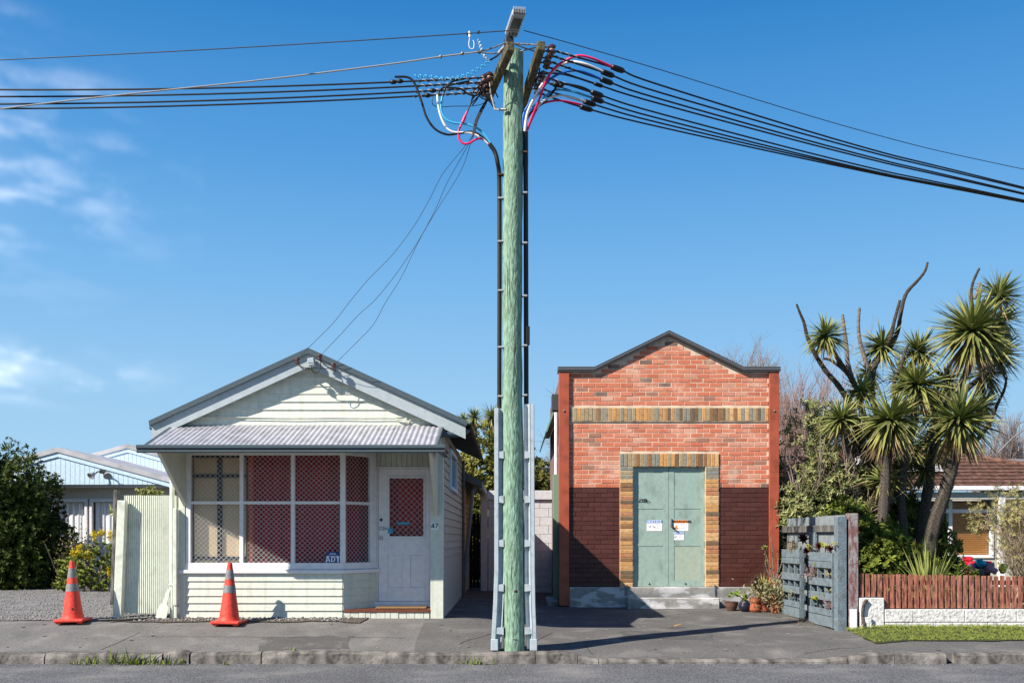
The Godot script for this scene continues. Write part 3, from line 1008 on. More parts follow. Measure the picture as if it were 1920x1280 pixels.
	part("window_frame", frame, M.white_paint, o)
	for row in [[1.255, 2.133], [2.178, 2.87]]:
		for col in [[-4.82, -4.09], [-4.03, -3.32], [-3.26, -2.58]]:
			s = Shape.new()
			sheet_pane(s, Vector3(col[0], row[0], z - 0.042), Vector3.RIGHT, col[1] - col[0], row[1] - row[0])
			part("pane", s, M.glass, o)
			s = Shape.new()
			grille(s, Vector3(col[0], row[0], z - 0.018), Vector3.RIGHT, col[1] - col[0], row[1] - row[0])
			stuff(part("security_grille", s, M.grille, o))
		s = Shape.new()
		sheet_pane(s, c0 + bay * Vector3(0.06, row[0], -0.045), bay.x, 0.485, row[1] - row[0])
		part("pane", s, M.glass, o)
		s = Shape.new()
		grille(s, c0 + bay * Vector3(0.06, row[0], -0.02), bay.x, 0.485, row[1] - row[0])
		stuff(part("security_grille", s, M.grille, o))
	# recessed porch: door wall, post, deck, riser boards
	s = Shape.new()
	s.slab(-2.12, -1.22, 2.74, 2.97, z - 0.60, z - 0.53)
	part("wall", s, M.cream_paint, o)
	for i in 11:
		s = Shape.new()
		s.slab(-2.12 + i * 0.082, -2.12 + i * 0.082 + 0.078, 2.735, 2.955, z - 0.53, z - 0.515, 0.004)
		part("lining_board", s, M.cream_paint, o)
	s = Shape.new(); s.slab(-1.225, -1.16, 0.42, 2.97, z - 0.60, z - 0.05); part("wall", s, M.white_paint, o)
	s = Shape.new(); s.slab(-1.222, -1.028, 0.37, 3.30, z - 0.14, z + 0.012, 0.006); part("corner_post", s, M.cream_paint, o)
	s = Shape.new(); s.slab(-1.20, -1.08, 0.25, 0.369, z - 0.12, z - 0.01); part("pile", s, M.concrete, o)
	s = Shape.new()
	s.prism(PackedVector2Array([Vector2(-2.53, -z - 0.015), Vector2(-1.225, -z - 0.015), Vector2(-1.225, -z + 0.53), Vector2(-2.10, -z + 0.53)]), Transform3D(Basis(Vector3.RIGHT, Vector3(0, 0, -1), Vector3.UP), Vector3(0, 0.515, 0)), 0.042)
	part("deck", s, M.brown_paint, o)
	var bx := -2.53
	while bx < -1.26:
		var w := rng.randf_range(0.075, 0.135)
		if bx + w > -1.28: w = -1.235 - bx
		s = Shape.new(); s.slab(bx, bx + w - 0.006, 0.355, 0.512, z - 0.03, z + rng.randf_range(-0.004, 0.006), 0.003)
		part("riser_board", s, M.cream_paint, o)
		bx += w
	# door
	var dz := z - 0.53
	var door := Shape.new()
	for b in [[-2.08, -1.935, 0.645, 2.70], [-1.348, -1.28, 0.645, 2.70], [-1.935, -1.348, 2.585, 2.70], [-1.935, -1.348, 1.36, 1.625], [-1.935, -1.348, 0.645, 0.86], [-1.70, -1.583, 0.86, 1.36]]:
		door.slab(b[0], b[1], b[2], b[3], dz - 0.04, dz, 0.004)
	door.slab(-1.96, -1.33, 0.85, 1.37, dz - 0.039, dz - 0.026)
	var dn := part("door", door, M.white_paint, o)
	s = Shape.new()
	for b in [[-2.12, -2.083, 0.645, 2.735], [-1.277, -1.225, 0.645, 2.735], [-2.083, -1.277, 2.703, 2.735], [-2.13, -1.225, 0.56, 0.642]]:
		s.slab(b[0], b[1], b[2], b[3], dz - 0.05, dz + (0.03 if b[2] > 0.6 else 0.07), 0.004)
	part("door_frame", s, M.white_paint, o)
	s = Shape.new()
	for b in [[-1.935, -1.905, 1.625, 2.585], [-1.378, -1.348, 1.625, 2.585], [-1.905, -1.378, 2.555, 2.585], [-1.905, -1.378, 1.625, 1.655]]:
		s.slab(b[0], b[1], b[2], b[3], dz - 0.03, dz + 0.010, 0.004)
	part("glazing_bead", s, M.white_paint, dn)
	s = Shape.new(); sheet_pane(s, Vector3(-1.905, 1.655, dz - 0.025), Vector3.RIGHT, 0.527, 0.90); part("pane", s, M.glass, dn)
	s = Shape.new(); grille(s, Vector3(-1.905, 1.655, dz - 0.006), Vector3.RIGHT, 0.527, 0.90, 0.088, 0.088); stuff(part("security_grille", s, M.grille, dn))
	s = Shape.new(); s.slab(-1.79, -1.585, 1.838, 1.872, dz + 0.004, dz + 0.008); part("sticker", s, M.sky_blue_tape, dn)
	s = Shape.new(); s.slab(-1.928, -1.85, 1.70, 1.775, dz + 0.012, dz + 0.016); part("sticker", s, M.sky_blue_tape, dn)
	var round_z := Basis(Vector3.RIGHT, Vector3.BACK, Vector3.DOWN)
	s = Shape.new(); s.lathe(PackedVector2Array([Vector2(0.024, 0), Vector2(0.022, 0.012), Vector2(0, 0.014)]), 14, Transform3D(round_z, Vector3(-2.035, 1.91, dz))); part("keyhole", s, M.brass_dark, dn)
	s = Shape.new(); s.slab(-2.06, -1.995, 1.745, 1.80, dz, dz + 0.02, 0.004); s.tube(PackedVector3Array([Vector3(-2.0, 1.772, dz + 0.03), Vector3(-1.94, 1.772, dz + 0.03)]), 0.011, 8); part("latch", s, M.steel, dn)
	s = Shape.new(); s.lathe(PackedVector2Array([Vector2(0.030, 0), Vector2(0.030, 0.02), Vector2(0.022, 0.03), Vector2(0, 0.031)]), 14, Transform3D(round_z, Vector3(-2.035, 1.625, dz))); part("lock", s, M.steel, dn)
	# house number
	s = Shape.new(); s.slab(-1.215, -1.105, 1.755, 1.862, z + 0.012, z + 0.017); var num := part("number_plate", s, M.sign_white, o)
	lettering("numeral", "47", 0.072, Vector3(-1.16, 1.809, z + 0.0185), M.black_ink, num)
	# roof with barge boards
	for sd in [-1.0, 1.0]:
		s = Shape.new()
		var e := Vector3(-3.02 + sd * 2.33, 3.363, 0)
		var a := Vector3(-3.02, 4.43, 0)
		var nrm := Vector3(sd * 0.416, 0.909, 0)
		var poly := PackedVector2Array([Vector2(a.x, a.y), Vector2(e.x, e.y), Vector2(e.x - nrm.x * 0.03, e.y - nrm.y * 0.03), Vector2(a.x, a.y - 0.033)])
		s.prism(poly, Transform3D(Basis.IDENTITY, Vector3(0, 0, -20.6)), 5.81)
		part("roof", s, M.roof_iron, o)
		s = Shape.new()
		var cover := PackedVector2Array([Vector2(a.x, a.y + 0.012), Vector2(e.x + sd * 0.03, e.y - 0.002), Vector2(e.x + sd * 0.02, e.y - 0.075), Vector2(a.x, a.y - 0.07)])
		s.prism(cover, Transform3D(Basis.IDENTITY, Vector3(0, 0, -14.80)), 0.075)
		part("roof_flashing", s, M.gutter_paint, o)
		s = Shape.new()
		var barge := PackedVector2Array([Vector2(a.x, a.y - 0.035), Vector2(e.x, e.y - 0.035), Vector2(e.x, e.y - 0.265), Vector2(a.x, a.y - 0.265)])
		s.prism(barge, Transform3D(Basis.IDENTITY, Vector3(0, 0, -14.803)), 0.028)
		part("barge_board", s, M.barge_paint, o)
		s = Shape.new()
		var lining := PackedVector2Array([Vector2(a.x, a.y - 0.06), Vector2(e.x - sd * 0.02, e.y - 0.06), Vector2(e.x - sd * 0.02, e.y - 0.10), Vector2(a.x, a.y - 0.10)])
		s.prism(lining, Transform3D(Basis.IDENTITY, Vector3(0, 0, -20.6)), 5.78)
		part("soffit", s, M.soffit, o)
		s = Shape.new()
		s.bar(Vector3(e.x + sd * 0.03, e.y - 0.07, -14.86), Vector3(e.x + sd * 0.03, e.y - 0.07, -20.6), 0.10, 0.10, 0.02)
		part("roof_gutter", s, M.dark_trim if sd < 0 else M.soffit, o)
	# side wall of lapped boards with its small window
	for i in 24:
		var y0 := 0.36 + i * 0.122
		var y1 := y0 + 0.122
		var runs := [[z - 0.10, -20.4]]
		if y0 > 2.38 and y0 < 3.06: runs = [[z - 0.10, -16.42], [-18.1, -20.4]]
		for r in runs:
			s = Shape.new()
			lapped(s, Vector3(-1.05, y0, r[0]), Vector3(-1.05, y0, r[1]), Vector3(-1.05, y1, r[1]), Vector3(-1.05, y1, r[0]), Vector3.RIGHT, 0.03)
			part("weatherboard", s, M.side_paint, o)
	s = Shape.new()
	for b in [[-16.40, -16.50, 2.42, 3.10], [-18.02, -18.12, 2.42, 3.10]]:
		s.slab(-1.06, -0.995, b[2], b[3], b[0], b[1], 0.004)
	s.slab(-1.06, -0.995, 3.03, 3.10, -16.50, -18.02, 0.004)
	s.slab(-1.06, -0.98, 2.42, 2.48, -16.50, -18.02, 0.004)
	var sw := part("side_window", s, M.pale_blue, o)
	s = Shape.new(); s.slab(-1.05, -1.04, 2.48, 3.03, -16.50, -18.02); part("pane", s, M.dark_glass, sw)
	# awning
	var slope := Vector3(0, -0.425, 1.22)
	var nor := Vector3(0, 0.944, 0.329)
	for i in 6:
		s = Shape.new()
		var x0 := -5.08 + i * 0.675
		corrugated(s, Vector3(x0 - 0.01, 3.312, z + 0.02), Vector3(x0 + 0.68, 3.312, z + 0.02), slope * (1.0 + rng.randf_range(-0.008, 0.012)), 0.0766, 0.0075, nor)
		for j in s.v.size(): s.v[j] += nor * (0.004 * (i % 2) + 0.001)
		part("awning_sheet", s, M.roof_iron, o)
	s = Shape.new()
	s.prism(PackedVector2Array([Vector2(14.92, 3.28), Vector2(13.76, 2.875), Vector2(13.76, 2.855), Vector2(14.92, 2.96)]), Transform3D(Basis(Vector3(0, 0, -1), Vector3.UP, Vector3.RIGHT), Vector3(-5.05, 0, 0)), 4.0)
	part("awning_lining", s, M.cream_paint, o)
	for e in [-5.09, -1.05]:
		s = Shape.new()
		s.prism(PackedVector2Array([Vector2(14.92, 3.325), Vector2(13.70, 2.90), Vector2(13.70, 2.855), Vector2(14.92, 3.24)]), Transform3D(Basis(Vector3(0, 0, -1), Vector3.UP, Vector3.RIGHT), Vector3(e, 0, 0)), 0.025)
		part("awning_flashing", s, M.gutter_paint, o)
	var prof := PackedVector2Array([Vector2(0, 2.805), Vector2(0.06, 2.795), Vector2(0.085, 2.81), Vector2(0.085, 2.828), Vector2(0.068, 2.84), Vector2(0.10, 2.862), Vector2(0.102, 2.895), Vector2(0.088, 2.905), Vector2(0, 2.90)])
	s = Shape.new()
	s.prism(prof, Transform3D(Basis(Vector3(0, 0, 1), Vector3.UP, Vector3(-1, 0, 0)), Vector3(-0.92, 0, -13.72)), 4.23)
	part("awning_gutter", s, M.gutter_paint, o)
	s = Shape.new()
	s.prism(prof, Transform3D(Basis(Vector3(1, 0, 0), Vector3.UP, Vector3(0, 0, 1)), Vector3(-1.02, 0, -14.5)), 0.80)
	part("awning_gutter", s, M.gutter_paint, o)
	for b in [[-4.93, 2.10], [-1.155, 1.95]]:
		s = Shape.new()
		s.prism(PackedVector2Array([Vector2(14.925, b[1]), Vector2(14.925, 2.98), Vector2(13.80, 2.87), Vector2(13.82, 2.80)]), Transform3D(Basis(Vector3(0, 0, -1), Vector3.UP, Vector3.RIGHT), Vector3(b[0], 0, 0)), 0.05)
		part("awning_bracket", s, M.cream_paint, o)
	s = Shape.new()
	s.tube(smooth_path(PackedVector3Array([Vector3(-1.06, 3.16, -14.75), Vector3(-0.95, 3.16, -14.78), Vector3(-0.78, 3.17, -14.85), Vector3(-0.69, 3.22, -14.9), Vector3(-0.665, 3.30, -14.92)])), 0.042, 10)
	part("overflow_pipe", s, M.gutter_paint, o)
	# service insulators and their box at the peak
	for p in [[557, 676], [599, 669], [625, 686]]:
		s = Shape.new()
		var c := at(p[0], p[1], 14.62)
		s.tube(PackedVector3Array([c + Vector3(0, -0.05, -0.14), c + Vector3(0, 0, 0)]), 0.012, 6)
		s.lathe(PackedVector2Array([Vector2(0.02, -0.05), Vector2(0.042, -0.035), Vector2(0.026, -0.012), Vector2(0.042, 0.012), Vector2(0.03, 0.04), Vector2(0, 0.05)]), 10, Transform3D(Basis(), c))
		part("insulator", s, M.porcelain, o)
	s = Shape.new(); s.box(at(584, 679, 14.70), Vector3(0.10, 0.115, 0.12), Basis(Vector3.BACK, 0.12), 0.01); part("junction_box", s, M.pipe_grey if false else M.barge_paint, o)
	s = Shape.new()
	s.tube(course([[560, 683], [566, 688], [578, 690], [594, 690], [610, 691], [624, 688]], 14.60), 0.006, 5)
	s.tube(course([[583, 686], [585, 695], [592, 699], [599, 694], [601, 684], [600, 672]], 14.58), 0.006, 5)
	part("service_lead", s, M.cable_black, o)
	# old cable stapled along the foot of the gable
	s = Shape.new()
	s.tube(course([[358, 783], [420, 782], [500, 783], [560, 784], [620, 783], [690, 784], [740, 784], [752, 790], [765, 794], [770, 787], [800, 784]], 14.89, 5), 0.007, 5)
	s.tube(course([[742, 785], [752, 787], [762, 785], [758, 791], [748, 789]], 14.88, 5), 0.012, 5)
	part("old_cable", s, M.cream_paint, o)
	# lean-to behind
	for i in 20:
		s = Shape.new()
		var y0 := 0.36 + i * 0.122
		lapped(s, Vector3(-1.06, y0, -20.42), Vector3(-1.06, y0, -26.0), Vector3(-1.06, y0 + 0.122, -26.0), Vector3(-1.06, y0 + 0.122, -20.42), Vector3.RIGHT, 0.03)
		part("lean_to_board", s, M.ochre_paint, o)
	s = Shape.new(); s.slab(-4.96, -1.07, 0.36, 2.85, -26.0, -20.45); part("lean_to_wall", s, M.inside, o)
	s = Shape.new()
	s.prism(PackedVector2Array([Vector2(-1.3, 3.16), Vector2(-0.62, 2.80), Vector2(-0.62, 2.66), Vector2(-1.3, 2.98)]), Transform3D(Basis.IDENTITY, Vector3(0, 0, -26.2)), 5.65)
	part("lean_to_roof", s, M.dark_trim, o)
	s = Shape.new(); s.slab(-0.68, -0.58, 2.62, 2.72, -26.0, -20.6, 0.02); part("lean_to_gutter", s, M.barge_paint, o)
	s = Shape.new()
	s.tube(course([[898, 908, 20.7], [892, 913, 20.7], [887, 922, 20.7], [885, 935, 20.7], [875, 1040, 20.9], [868, 1118, 21.0]], 20.7, 4), 0.04, 8)
	part("downpipe", s, M.pipe_grey, o)
	s = Shape.new(); s.tube(PackedVector3Array([Vector3(-0.99, 0.40, -20.3), Vector3(-0.99, 3.2, -20.3)]), 0.028, 8); part("downpipe", s, M.gutter_paint, o)
	s = Shape.new(); s.tube(course([[862, 1105, 20.0], [860, 1120, 19.5], [854, 1133, 18.6], [849, 1137, 17.6]], 19.0), 0.022, 6); part("hose", s, M.pipe_grey, o)
	s = Shape.new(); s.slab(-4.90, -2.56, 0.30, 0.415, z - 0.10, z - 0.05); part("foundation", s, M.timber_dark, o)
	s = Shape.new(); s.slab(-1.10, -1.055, 0.25, 0.38, -20.4, z - 0.14); part("foundation", s, M.concrete, o)


func shop_interior() -> void:
	var z := -14.94
	# boards leaning in a black rack behind the left pane
	var o := thing("display_rack", "black framed rack of tan boards behind the left shop window", "rack", Vector3(-4.4, 0.52, z - 0.14))
	for b in [[-4.82, -4.455], [-4.39, -4.035]]:
		for r in [[0.9, 1.30], [1.345, 2.54], [2.59, 2.84]]:
			var s := Shape.new()
			s.slab(b[0], b[1], r[0], r[1], z - 0.16, z - 0.135, 0.003)
			part("board", s, M.tan_board, o)
	var s := Shape.new()
	for y in [1.32, 2.565, 2.865]: s.slab(-4.84, -4.03, y - 0.022, y + 0.022, z - 0.133, z - 0.095, 0.004)
	s.slab(-4.455, -4.39, 0.53, 2.95, z - 0.15, z - 0.09, 0.004)
	part("frame", s, M.black_frame, o)
	s = Shape.new(); s.slab(-4.015, -3.945, 0.53, 2.95, z - 0.26, z - 0.18, 0.01)
	solo("orange_post", s, M.orange_paint, "orange painted post between the tan boards and the red drapes", "post")
	s = Shape.new()
	pleats(s, PackedVector3Array([Vector3(-3.98, 0, z - 0.30), Vector3(-2.85, 0, z - 0.23), Vector3(-2.22, 0, z - 0.86)]), 0.56, 2.96, 0.045, 0.19)
	solo("window_drape", s, M.red_cloth, "dark red pleated drape hanging behind the grilled shop window", "curtain")
	s = Shape.new()
	pleats(s, PackedVector3Array([Vector3(-2.2, 0, z - 0.72), Vector3(-1.2, 0, z - 0.70)]), 0.56, 2.9, 0.02, 0.13)
	solo("door_drape", s, M.red_cloth, "dark red cloth hanging behind the glass of the white shop door", "curtain")
	# alarm sign in the corner of the third pane
	o = thing("alarm_sign", "blue and white alarm company sign standing at the window sill", "sign", Vector3(-2.70, 1.257, z - 0.03))
	s = Shape.new()
	var xf := Transform3D(Basis.IDENTITY, Vector3(-2.695, 1.258, z - 0.012))
	s.prism(PackedVector2Array([Vector2(-0.115, 0), Vector2(0.115, 0), Vector2(0.115, 0.115), Vector2(0.062, 0.165), Vector2(-0.062, 0.165), Vector2(-0.115, 0.115)]), xf, 0.004)
	part("plate", s, M.sign_blue, o)
	s = Shape.new()
	for b in [[-0.092, -0.084, 0.0, 0.10], [0.084, 0.092, 0.0, 0.10], [-0.084, 0.084, 0.096, 0.103], [-0.05, 0.05, 0.125, 0.131], [-0.045, 0.045, 0.140, 0.144]]:
		s.slab(-2.695 + b[0], -2.695 + b[1], 1.258 + b[2], 1.258 + b[3], z - 0.008, z - 0.0065)
	part("border", s, M.sign_white, o)
	lettering("lettering", "ADT", 0.082, Vector3(-2.695, 1.306, z - 0.0065), M.sign_white, o)
	s = Shape.new()
	s.box(Vector3(-1.68, 0.572, z - 0.20), Vector3(0.76, 0.024, 0.34), Basis(Vector3.UP, 0.02), 0.006)
	solo("doormat", s, M.coir, "brown coir doormat on the brown step at the white door", "doormat")


func brick_mesh(w: float, h: float, d: float, m: Material) -> ArrayMesh:  # face towards +z, arrises eased on the face only
	var s := Shape.new()
	var b := 0.004
	var x := w / 2
	var y := h / 2
	var f := [Vector3(-x + b, -y + b, 0), Vector3(x - b, -y + b, 0), Vector3(x - b, y - b, 0), Vector3(-x + b, y - b, 0)]
	var e := [Vector3(-x, -y, -b), Vector3(x, -y, -b), Vector3(x, y, -b), Vector3(-x, y, -b)]
	var k := [Vector3(-x, -y, -d), Vector3(x, -y, -d), Vector3(x, y, -d), Vector3(-x, y, -d)]
	s.quadn(f[0], f[1], f[2], f[3], Vector3.BACK)
	var nn := [Vector3.DOWN, Vector3.RIGHT, Vector3.UP, Vector3.LEFT]
	for i in 4:
		var j := (i + 1) % 4
		s.quadn(f[i], f[j], e[j], e[i], (nn[i] + Vector3.BACK).normalized())
		s.quadn(e[i], e[j], k[j], k[i], nn[i])
	return s.build(m)

func gable_top(x: float) -> float:  # the parapet's underside
	var dx := absf(x - 2.94)
	return lerpf(5.40, 4.74, clampf(dx / 1.38, 0.0, 1.0))

func substation() -> void:
	var z := -18.67
	var o := thing("substation", "narrow red brick substation with a stepped gable parapet and green doors", "building", Vector3(2.94, 0.34, -20.5))
	var s := Shape.new()
	# backing of mortar: the wall itself, with the door opening left free
	var back := Shape.new()
	back.prism(PackedVector2Array([Vector2(1.06, 2.58), Vector2(2.26, 2.58), Vector2(2.26, 3.0), Vector2(3.63, 3.0), Vector2(3.63, 2.58), Vector2(4.83, 2.58), Vector2(4.83, 4.76), Vector2(4.33, 4.76), Vector2(2.94, 5.43), Vector2(1.55, 4.76), Vector2(1.06, 4.76)]), Transform3D(Basis.IDENTITY, Vector3(0, 0, z - 0.23)), 0.224)
	part("wall", back, M.mortar, o)
	s = Shape.new()
	s.slab(1.06, 2.26, 0.70, 2.58, z - 0.23, z - 0.006)
	part("wall", s, M.mortar_dark, o)
	s = Shape.new()
	s.slab(3.63, 4.83, 0.70, 2.58, z - 0.23, z - 0.006)
	part("wall", s, M.mortar_dark, o)
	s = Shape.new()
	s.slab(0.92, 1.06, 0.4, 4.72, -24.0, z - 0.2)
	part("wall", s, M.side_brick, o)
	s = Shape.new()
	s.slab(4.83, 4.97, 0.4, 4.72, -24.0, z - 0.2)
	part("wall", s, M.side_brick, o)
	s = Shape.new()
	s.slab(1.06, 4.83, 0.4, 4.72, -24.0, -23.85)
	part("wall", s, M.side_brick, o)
	s = Shape.new()
	s.slab(1.06, 4.83, 4.40, 4.50, -23.85, z - 0.24)
	part("roof", s, M.cap_grey, o)
	# running bond; each course knows its tone mix
	var meshes := []
	var halves := []
	for i in 9:
		meshes.append(brick_mesh(0.226, 0.073, 0.03, M["brick_%d" % i]))
		halves.append(brick_mesh(0.105, 0.073, 0.03, M["brick_%d" % i]))
	var pick_tone := [0, 0, 0, 0, 0, 0, 1, 1, 1, 1, 1, 1, 2, 2, 2, 2, 3, 3, 3, 4, 4, 4, 5, 5, 6, 6, 7, 7, 8, 0]
	var spots := []
	var row := 0
	while true:
		var y0 := 2.565 + row * 0.0858
		if y0 > 5.3: break
		var ymid := y0 + 0.043
		if not (ymid > 3.80 and ymid < 4.075):
			var x := 1.075
			if row % 2: x -= 0.12
			while x < 4.83:
				var x0 := maxf(x, 1.075)
				var x1 := minf(x + 0.239, 4.815)
				var top := minf(gable_top(x0 + 0.01), gable_top(x1 - 0.01))
				var in_door := x1 > 2.03 and x0 < 3.87 and y0 < 3.19
				if in_door:
					if x0 < 2.02 and x1 > 2.03: x1 = 2.018
					elif x1 > 3.88 and x0 < 3.87: x0 = 3.882
					else: x1 = x0
				if x1 - x0 > 0.05 and y0 + 0.08 < top + 0.03:
					spots.append([x0, x1, y0 + 0.043])
				x += 0.239
		row += 1
	var infill := Shape.new()
	var total := spots.size()
	for i in total:
		var q = spots[i]
		var w: float = q[1] - q[0]
		var tone: int = pick_tone[rng.randi() % pick_tone.size()]
		var p := Vector3((q[0] + q[1]) / 2, q[2], z + rng.randf_range(-0.003, 0.004))
		if i < 300:
			var m: ArrayMesh
			if w > 0.22: m = meshes[tone]
			elif absf(w - 0.114) < 0.012: m = halves[tone]
			else: m = brick_mesh(w - 0.013, 0.073, 0.03, M["brick_%d" % tone])
			piece("brick", m, p, o)
		else:
			var fam := tone
			if not loose.has(fam): loose[fam] = Shape.new()
			infill = loose[fam]
			infill.slab(q[0] + 0.0065, q[1] - 0.0065, q[2] - 0.0365, q[2] + 0.0365, z - 0.03, p.z, 0.004)
	for fam in loose:
		stuff(part("brickwork", loose[fam], M["brick_%d" % fam], o))
	# painted bricks below
	meshes = []
	halves = []
	for i in 2:
		var m: Material = M.maroon_paint if i == 0 else M.maroon_paint_b
		meshes.append(brick_mesh(0.231, 0.079, 0.03, m))
		halves.append(brick_mesh(0.111, 0.079, 0.03, m))
	for r in 21:
		var y0 := 0.715 + r * 0.0878
		for side in [[1.075, 2.018], [3.882, 4.815]]:
			var x: float = side[0] - (0.12 if r % 2 else 0.0)
			while x < side[1]:
				var x0 := maxf(x, side[0])
				var x1 := minf(x + 0.239, side[1])
				var w := x1 - x0
				if w > 0.04:
					var i := rng.randi() % 2
					var m: ArrayMesh = meshes[i] if w > 0.225 else halves[i] if absf(w - 0.12) < 0.008 else brick_mesh(w - 0.006, 0.079, 0.03, M.maroon_paint)
					piece("painted_brick", m, Vector3((x0 + x1) / 2, y0 + 0.042, z + rng.randf_range(-0.003, 0.003)), o)
				x += 0.239
	# soldier course and door surround of ochre bricks
	s = Shape.new(); s.slab(1.075, 4.815, 3.805, 4.075, z - 0.05, z + 0.018); part("band_backing", s, M.mortar_ochre, o)
	var sold := []
	var flatb := []
	for i in 9:
		sold.append(brick_mesh(0.064, 0.238, 0.04, M["glazed_%d" % i]))
		flatb.append(brick_mesh(0.236, 0.066, 0.04, M["glazed_%d" % i]))
	var ochre := [0, 0, 1, 1, 2, 3, 4, 4, 5, 6, 6, 8]
	for i in 51:
		piece("band_brick", sold[ochre[rng.randi() % ochre.size()]], Vector3(1.075 + 0.0733 * (i + 0.5), 3.94, z + 0.026 + rng.randf_range(-0.003, 0.003)), o)
	s = Shape.new()
	s.slab(2.02, 2.27, 0.70, 3.21, z - 0.20, z + 0.022)
	s.slab(3.625, 3.88, 0.70, 3.21, z - 0.20, z + 0.022)
	s.slab(2.27, 3.625, 2.96, 3.21, z - 0.20, z + 0.022)
	part("surround_backing", s, M.mortar_ochre, o)
	for i in 25:
		piece("surround_brick", sold[ochre[rng.randi() % ochre.size()]], Vector3(2.02 + 0.0744 * (i + 0.5), 3.086, z + 0.030 + rng.randf_range(-0.003, 0.003)), o)
	var jamb := [0, 0, 0, 1, 2, 2, 2, 3, 5, 7, 7]
	for r in 29:
		for x in [2.145, 3.7525]:
			var tone: int = jamb[rng.randi() % jamb.size()] if r < 26 else [4, 6, 8][rng.randi() % 3]
			piece("surround_brick", flatb[tone], Vector3(x, 0.712 + 0.0775 * (r + 0.5), z + 0.030 + rng.randf_range(-0.003, 0.003)), o)
	# steel corner columns with bolts, parapet capping
	for x in [[0.88, 1.072], [4.818, 5.0]]:
		s = Shape.new(); s.slab(x[0], x[1], 0.36, 4.75, z - 0.16, z + 0.06, 0.006)
		var c := part("steel_column", s, M.red_steel, o)
		var ctr: float = (x[0] + x[1]) / 2
		s = Shape.new(); s.ball(Vector3(ctr, 4.0, z + 0.064), Vector3(0.022, 0.022, 0.02), 8, 5); part("bolt", s, M.galvanised, c)
	var cap := [Vector2(0.86, 4.74), Vector2(1.545, 4.74), Vector2(2.94, 5.42), Vector2(4.335, 4.74), Vector2(5.02, 4.74)]
	for i in 4:
		s = Shape.new()
		s.prism(PackedVector2Array([cap[i], cap[i + 1], cap[i + 1] + Vector2(0, 0.085), cap[i] + Vector2(0, 0.085)]), Transform3D(Basis.IDENTITY, Vector3(0, 0, z - 0.26)), 0.345)
		var c := part("capping", s, M.cap_grey, o)
		s = Shape.new()
		s.prism(PackedVector2Array([cap[i] + Vector2(0, 0.036), cap[i + 1] + Vector2(0, 0.036), cap[i + 1] + Vector2(0, 0.046), cap[i] + Vector2(0, 0.046)]), Transform3D(Basis.IDENTITY, Vector3(0, 0, z + 0.085)), 0.012)
		part("drip_edge", s, M.pipe_grey, c)
	# plinth, step, anchor rods
	s = Shape.new(); s.slab(1.075, 4.815, 0.28, 0.708, z - 0.25, z + 0.035, 0.012); part("plinth", s, M.concrete, o)
	s = Shape.new(); s.slab(2.14, 3.83, 0.28, 0.52, z - 0.1, z + 0.34, 0.015); part("door_step", s, M.concrete, o)
	for x in [2.15, 3.79]:
		s = Shape.new()
		s.tube(PackedVector3Array([Vector3(x, 0.55, z + 0.06), Vector3(x, 0.74, z + 0.06)]), 0.011, 6)
		s.ball(Vector3(x, 0.745, z + 0.06), Vector3(0.024, 0.014, 0.024), 8, 4)
		part("anchor_rod", s, M.pipe_grey, o)
	# doors: two leaves of three panels each
	var dz := z - 0.045
	for leaf in [[2.272, 2.946, 2.30, 2.90], [2.952, 3.623, 3.0, 3.585]]:
		s = Shape.new()
		var x0: float = leaf[0]
		var x1: float = leaf[1]
		var l0: float = x0 + 0.085 if leaf[0] < 2.5 else x0 + 0.10
		var l1: float = x1 - 0.105 if leaf[0] < 2.5 else x1 - 0.075
		s.slab(x0, x1, 0.712, 2.955, dz - 0.05, dz - 0.011)
		for b in [[x0, l0, 0.712, 2.955], [l1, x1, 0.712, 2.955], [l0, l1, 0.712, 0.83], [l0, l1, 1.47, 1.525], [l0, l1, 2.17, 2.215], [l0, l1, 2.86, 2.955]]:
			s.slab(b[0], b[1], b[2], b[3], dz - 0.012, dz, 0.003)
		var d := part("door", s, M.green_door, o)
		for pn in [[0.83, 1.47], [1.525, 2.17], [2.215, 2.86]]:
			s = Shape.new(); s.slab(l0 + 0.002, l1 - 0.002, pn[0] + 0.002, pn[1] - 0.002, dz - 0.0105, dz - 0.0075)
			part("panel", s, M.green_panel if pn[0] < 1.0 and x0 > 2.9 else M.green_door, d)
		s = Shape.new(); s.ball(Vector3(x0 + 0.3, 0.775, dz + 0.01), Vector3(0.02, 0.02, 0.016), 8, 5); part("bolt", s, M.galvanised, d)
		if x0 > 2.9:
			for y in [0.85, 1.45, 2.10, 2.72]:
				s = Shape.new(); s.tube(PackedVector3Array([Vector3(3.615, y, dz + 0.008), Vector3(3.615, y + 0.11, dz + 0.008)]), 0.009, 6); part("hinge", s, M.green_pipe, d)
			s = Shape.new(); s.slab(2.975, 3.003, 1.86, 2.0, dz, dz + 0.03, 0.006); part("handle", s, M.pipe_grey, d)
			s = Shape.new(); s.tube(PackedVector3Array([Vector3(2.99, 1.845, dz + 0.02), Vector3(3.02, 1.83, dz + 0.05), Vector3(3.06, 1.80, dz + 0.045)]), 0.017, 8); part("padlock", s, M.brass_dark, d)
		else:
			s = Shape.new()  # spray tag
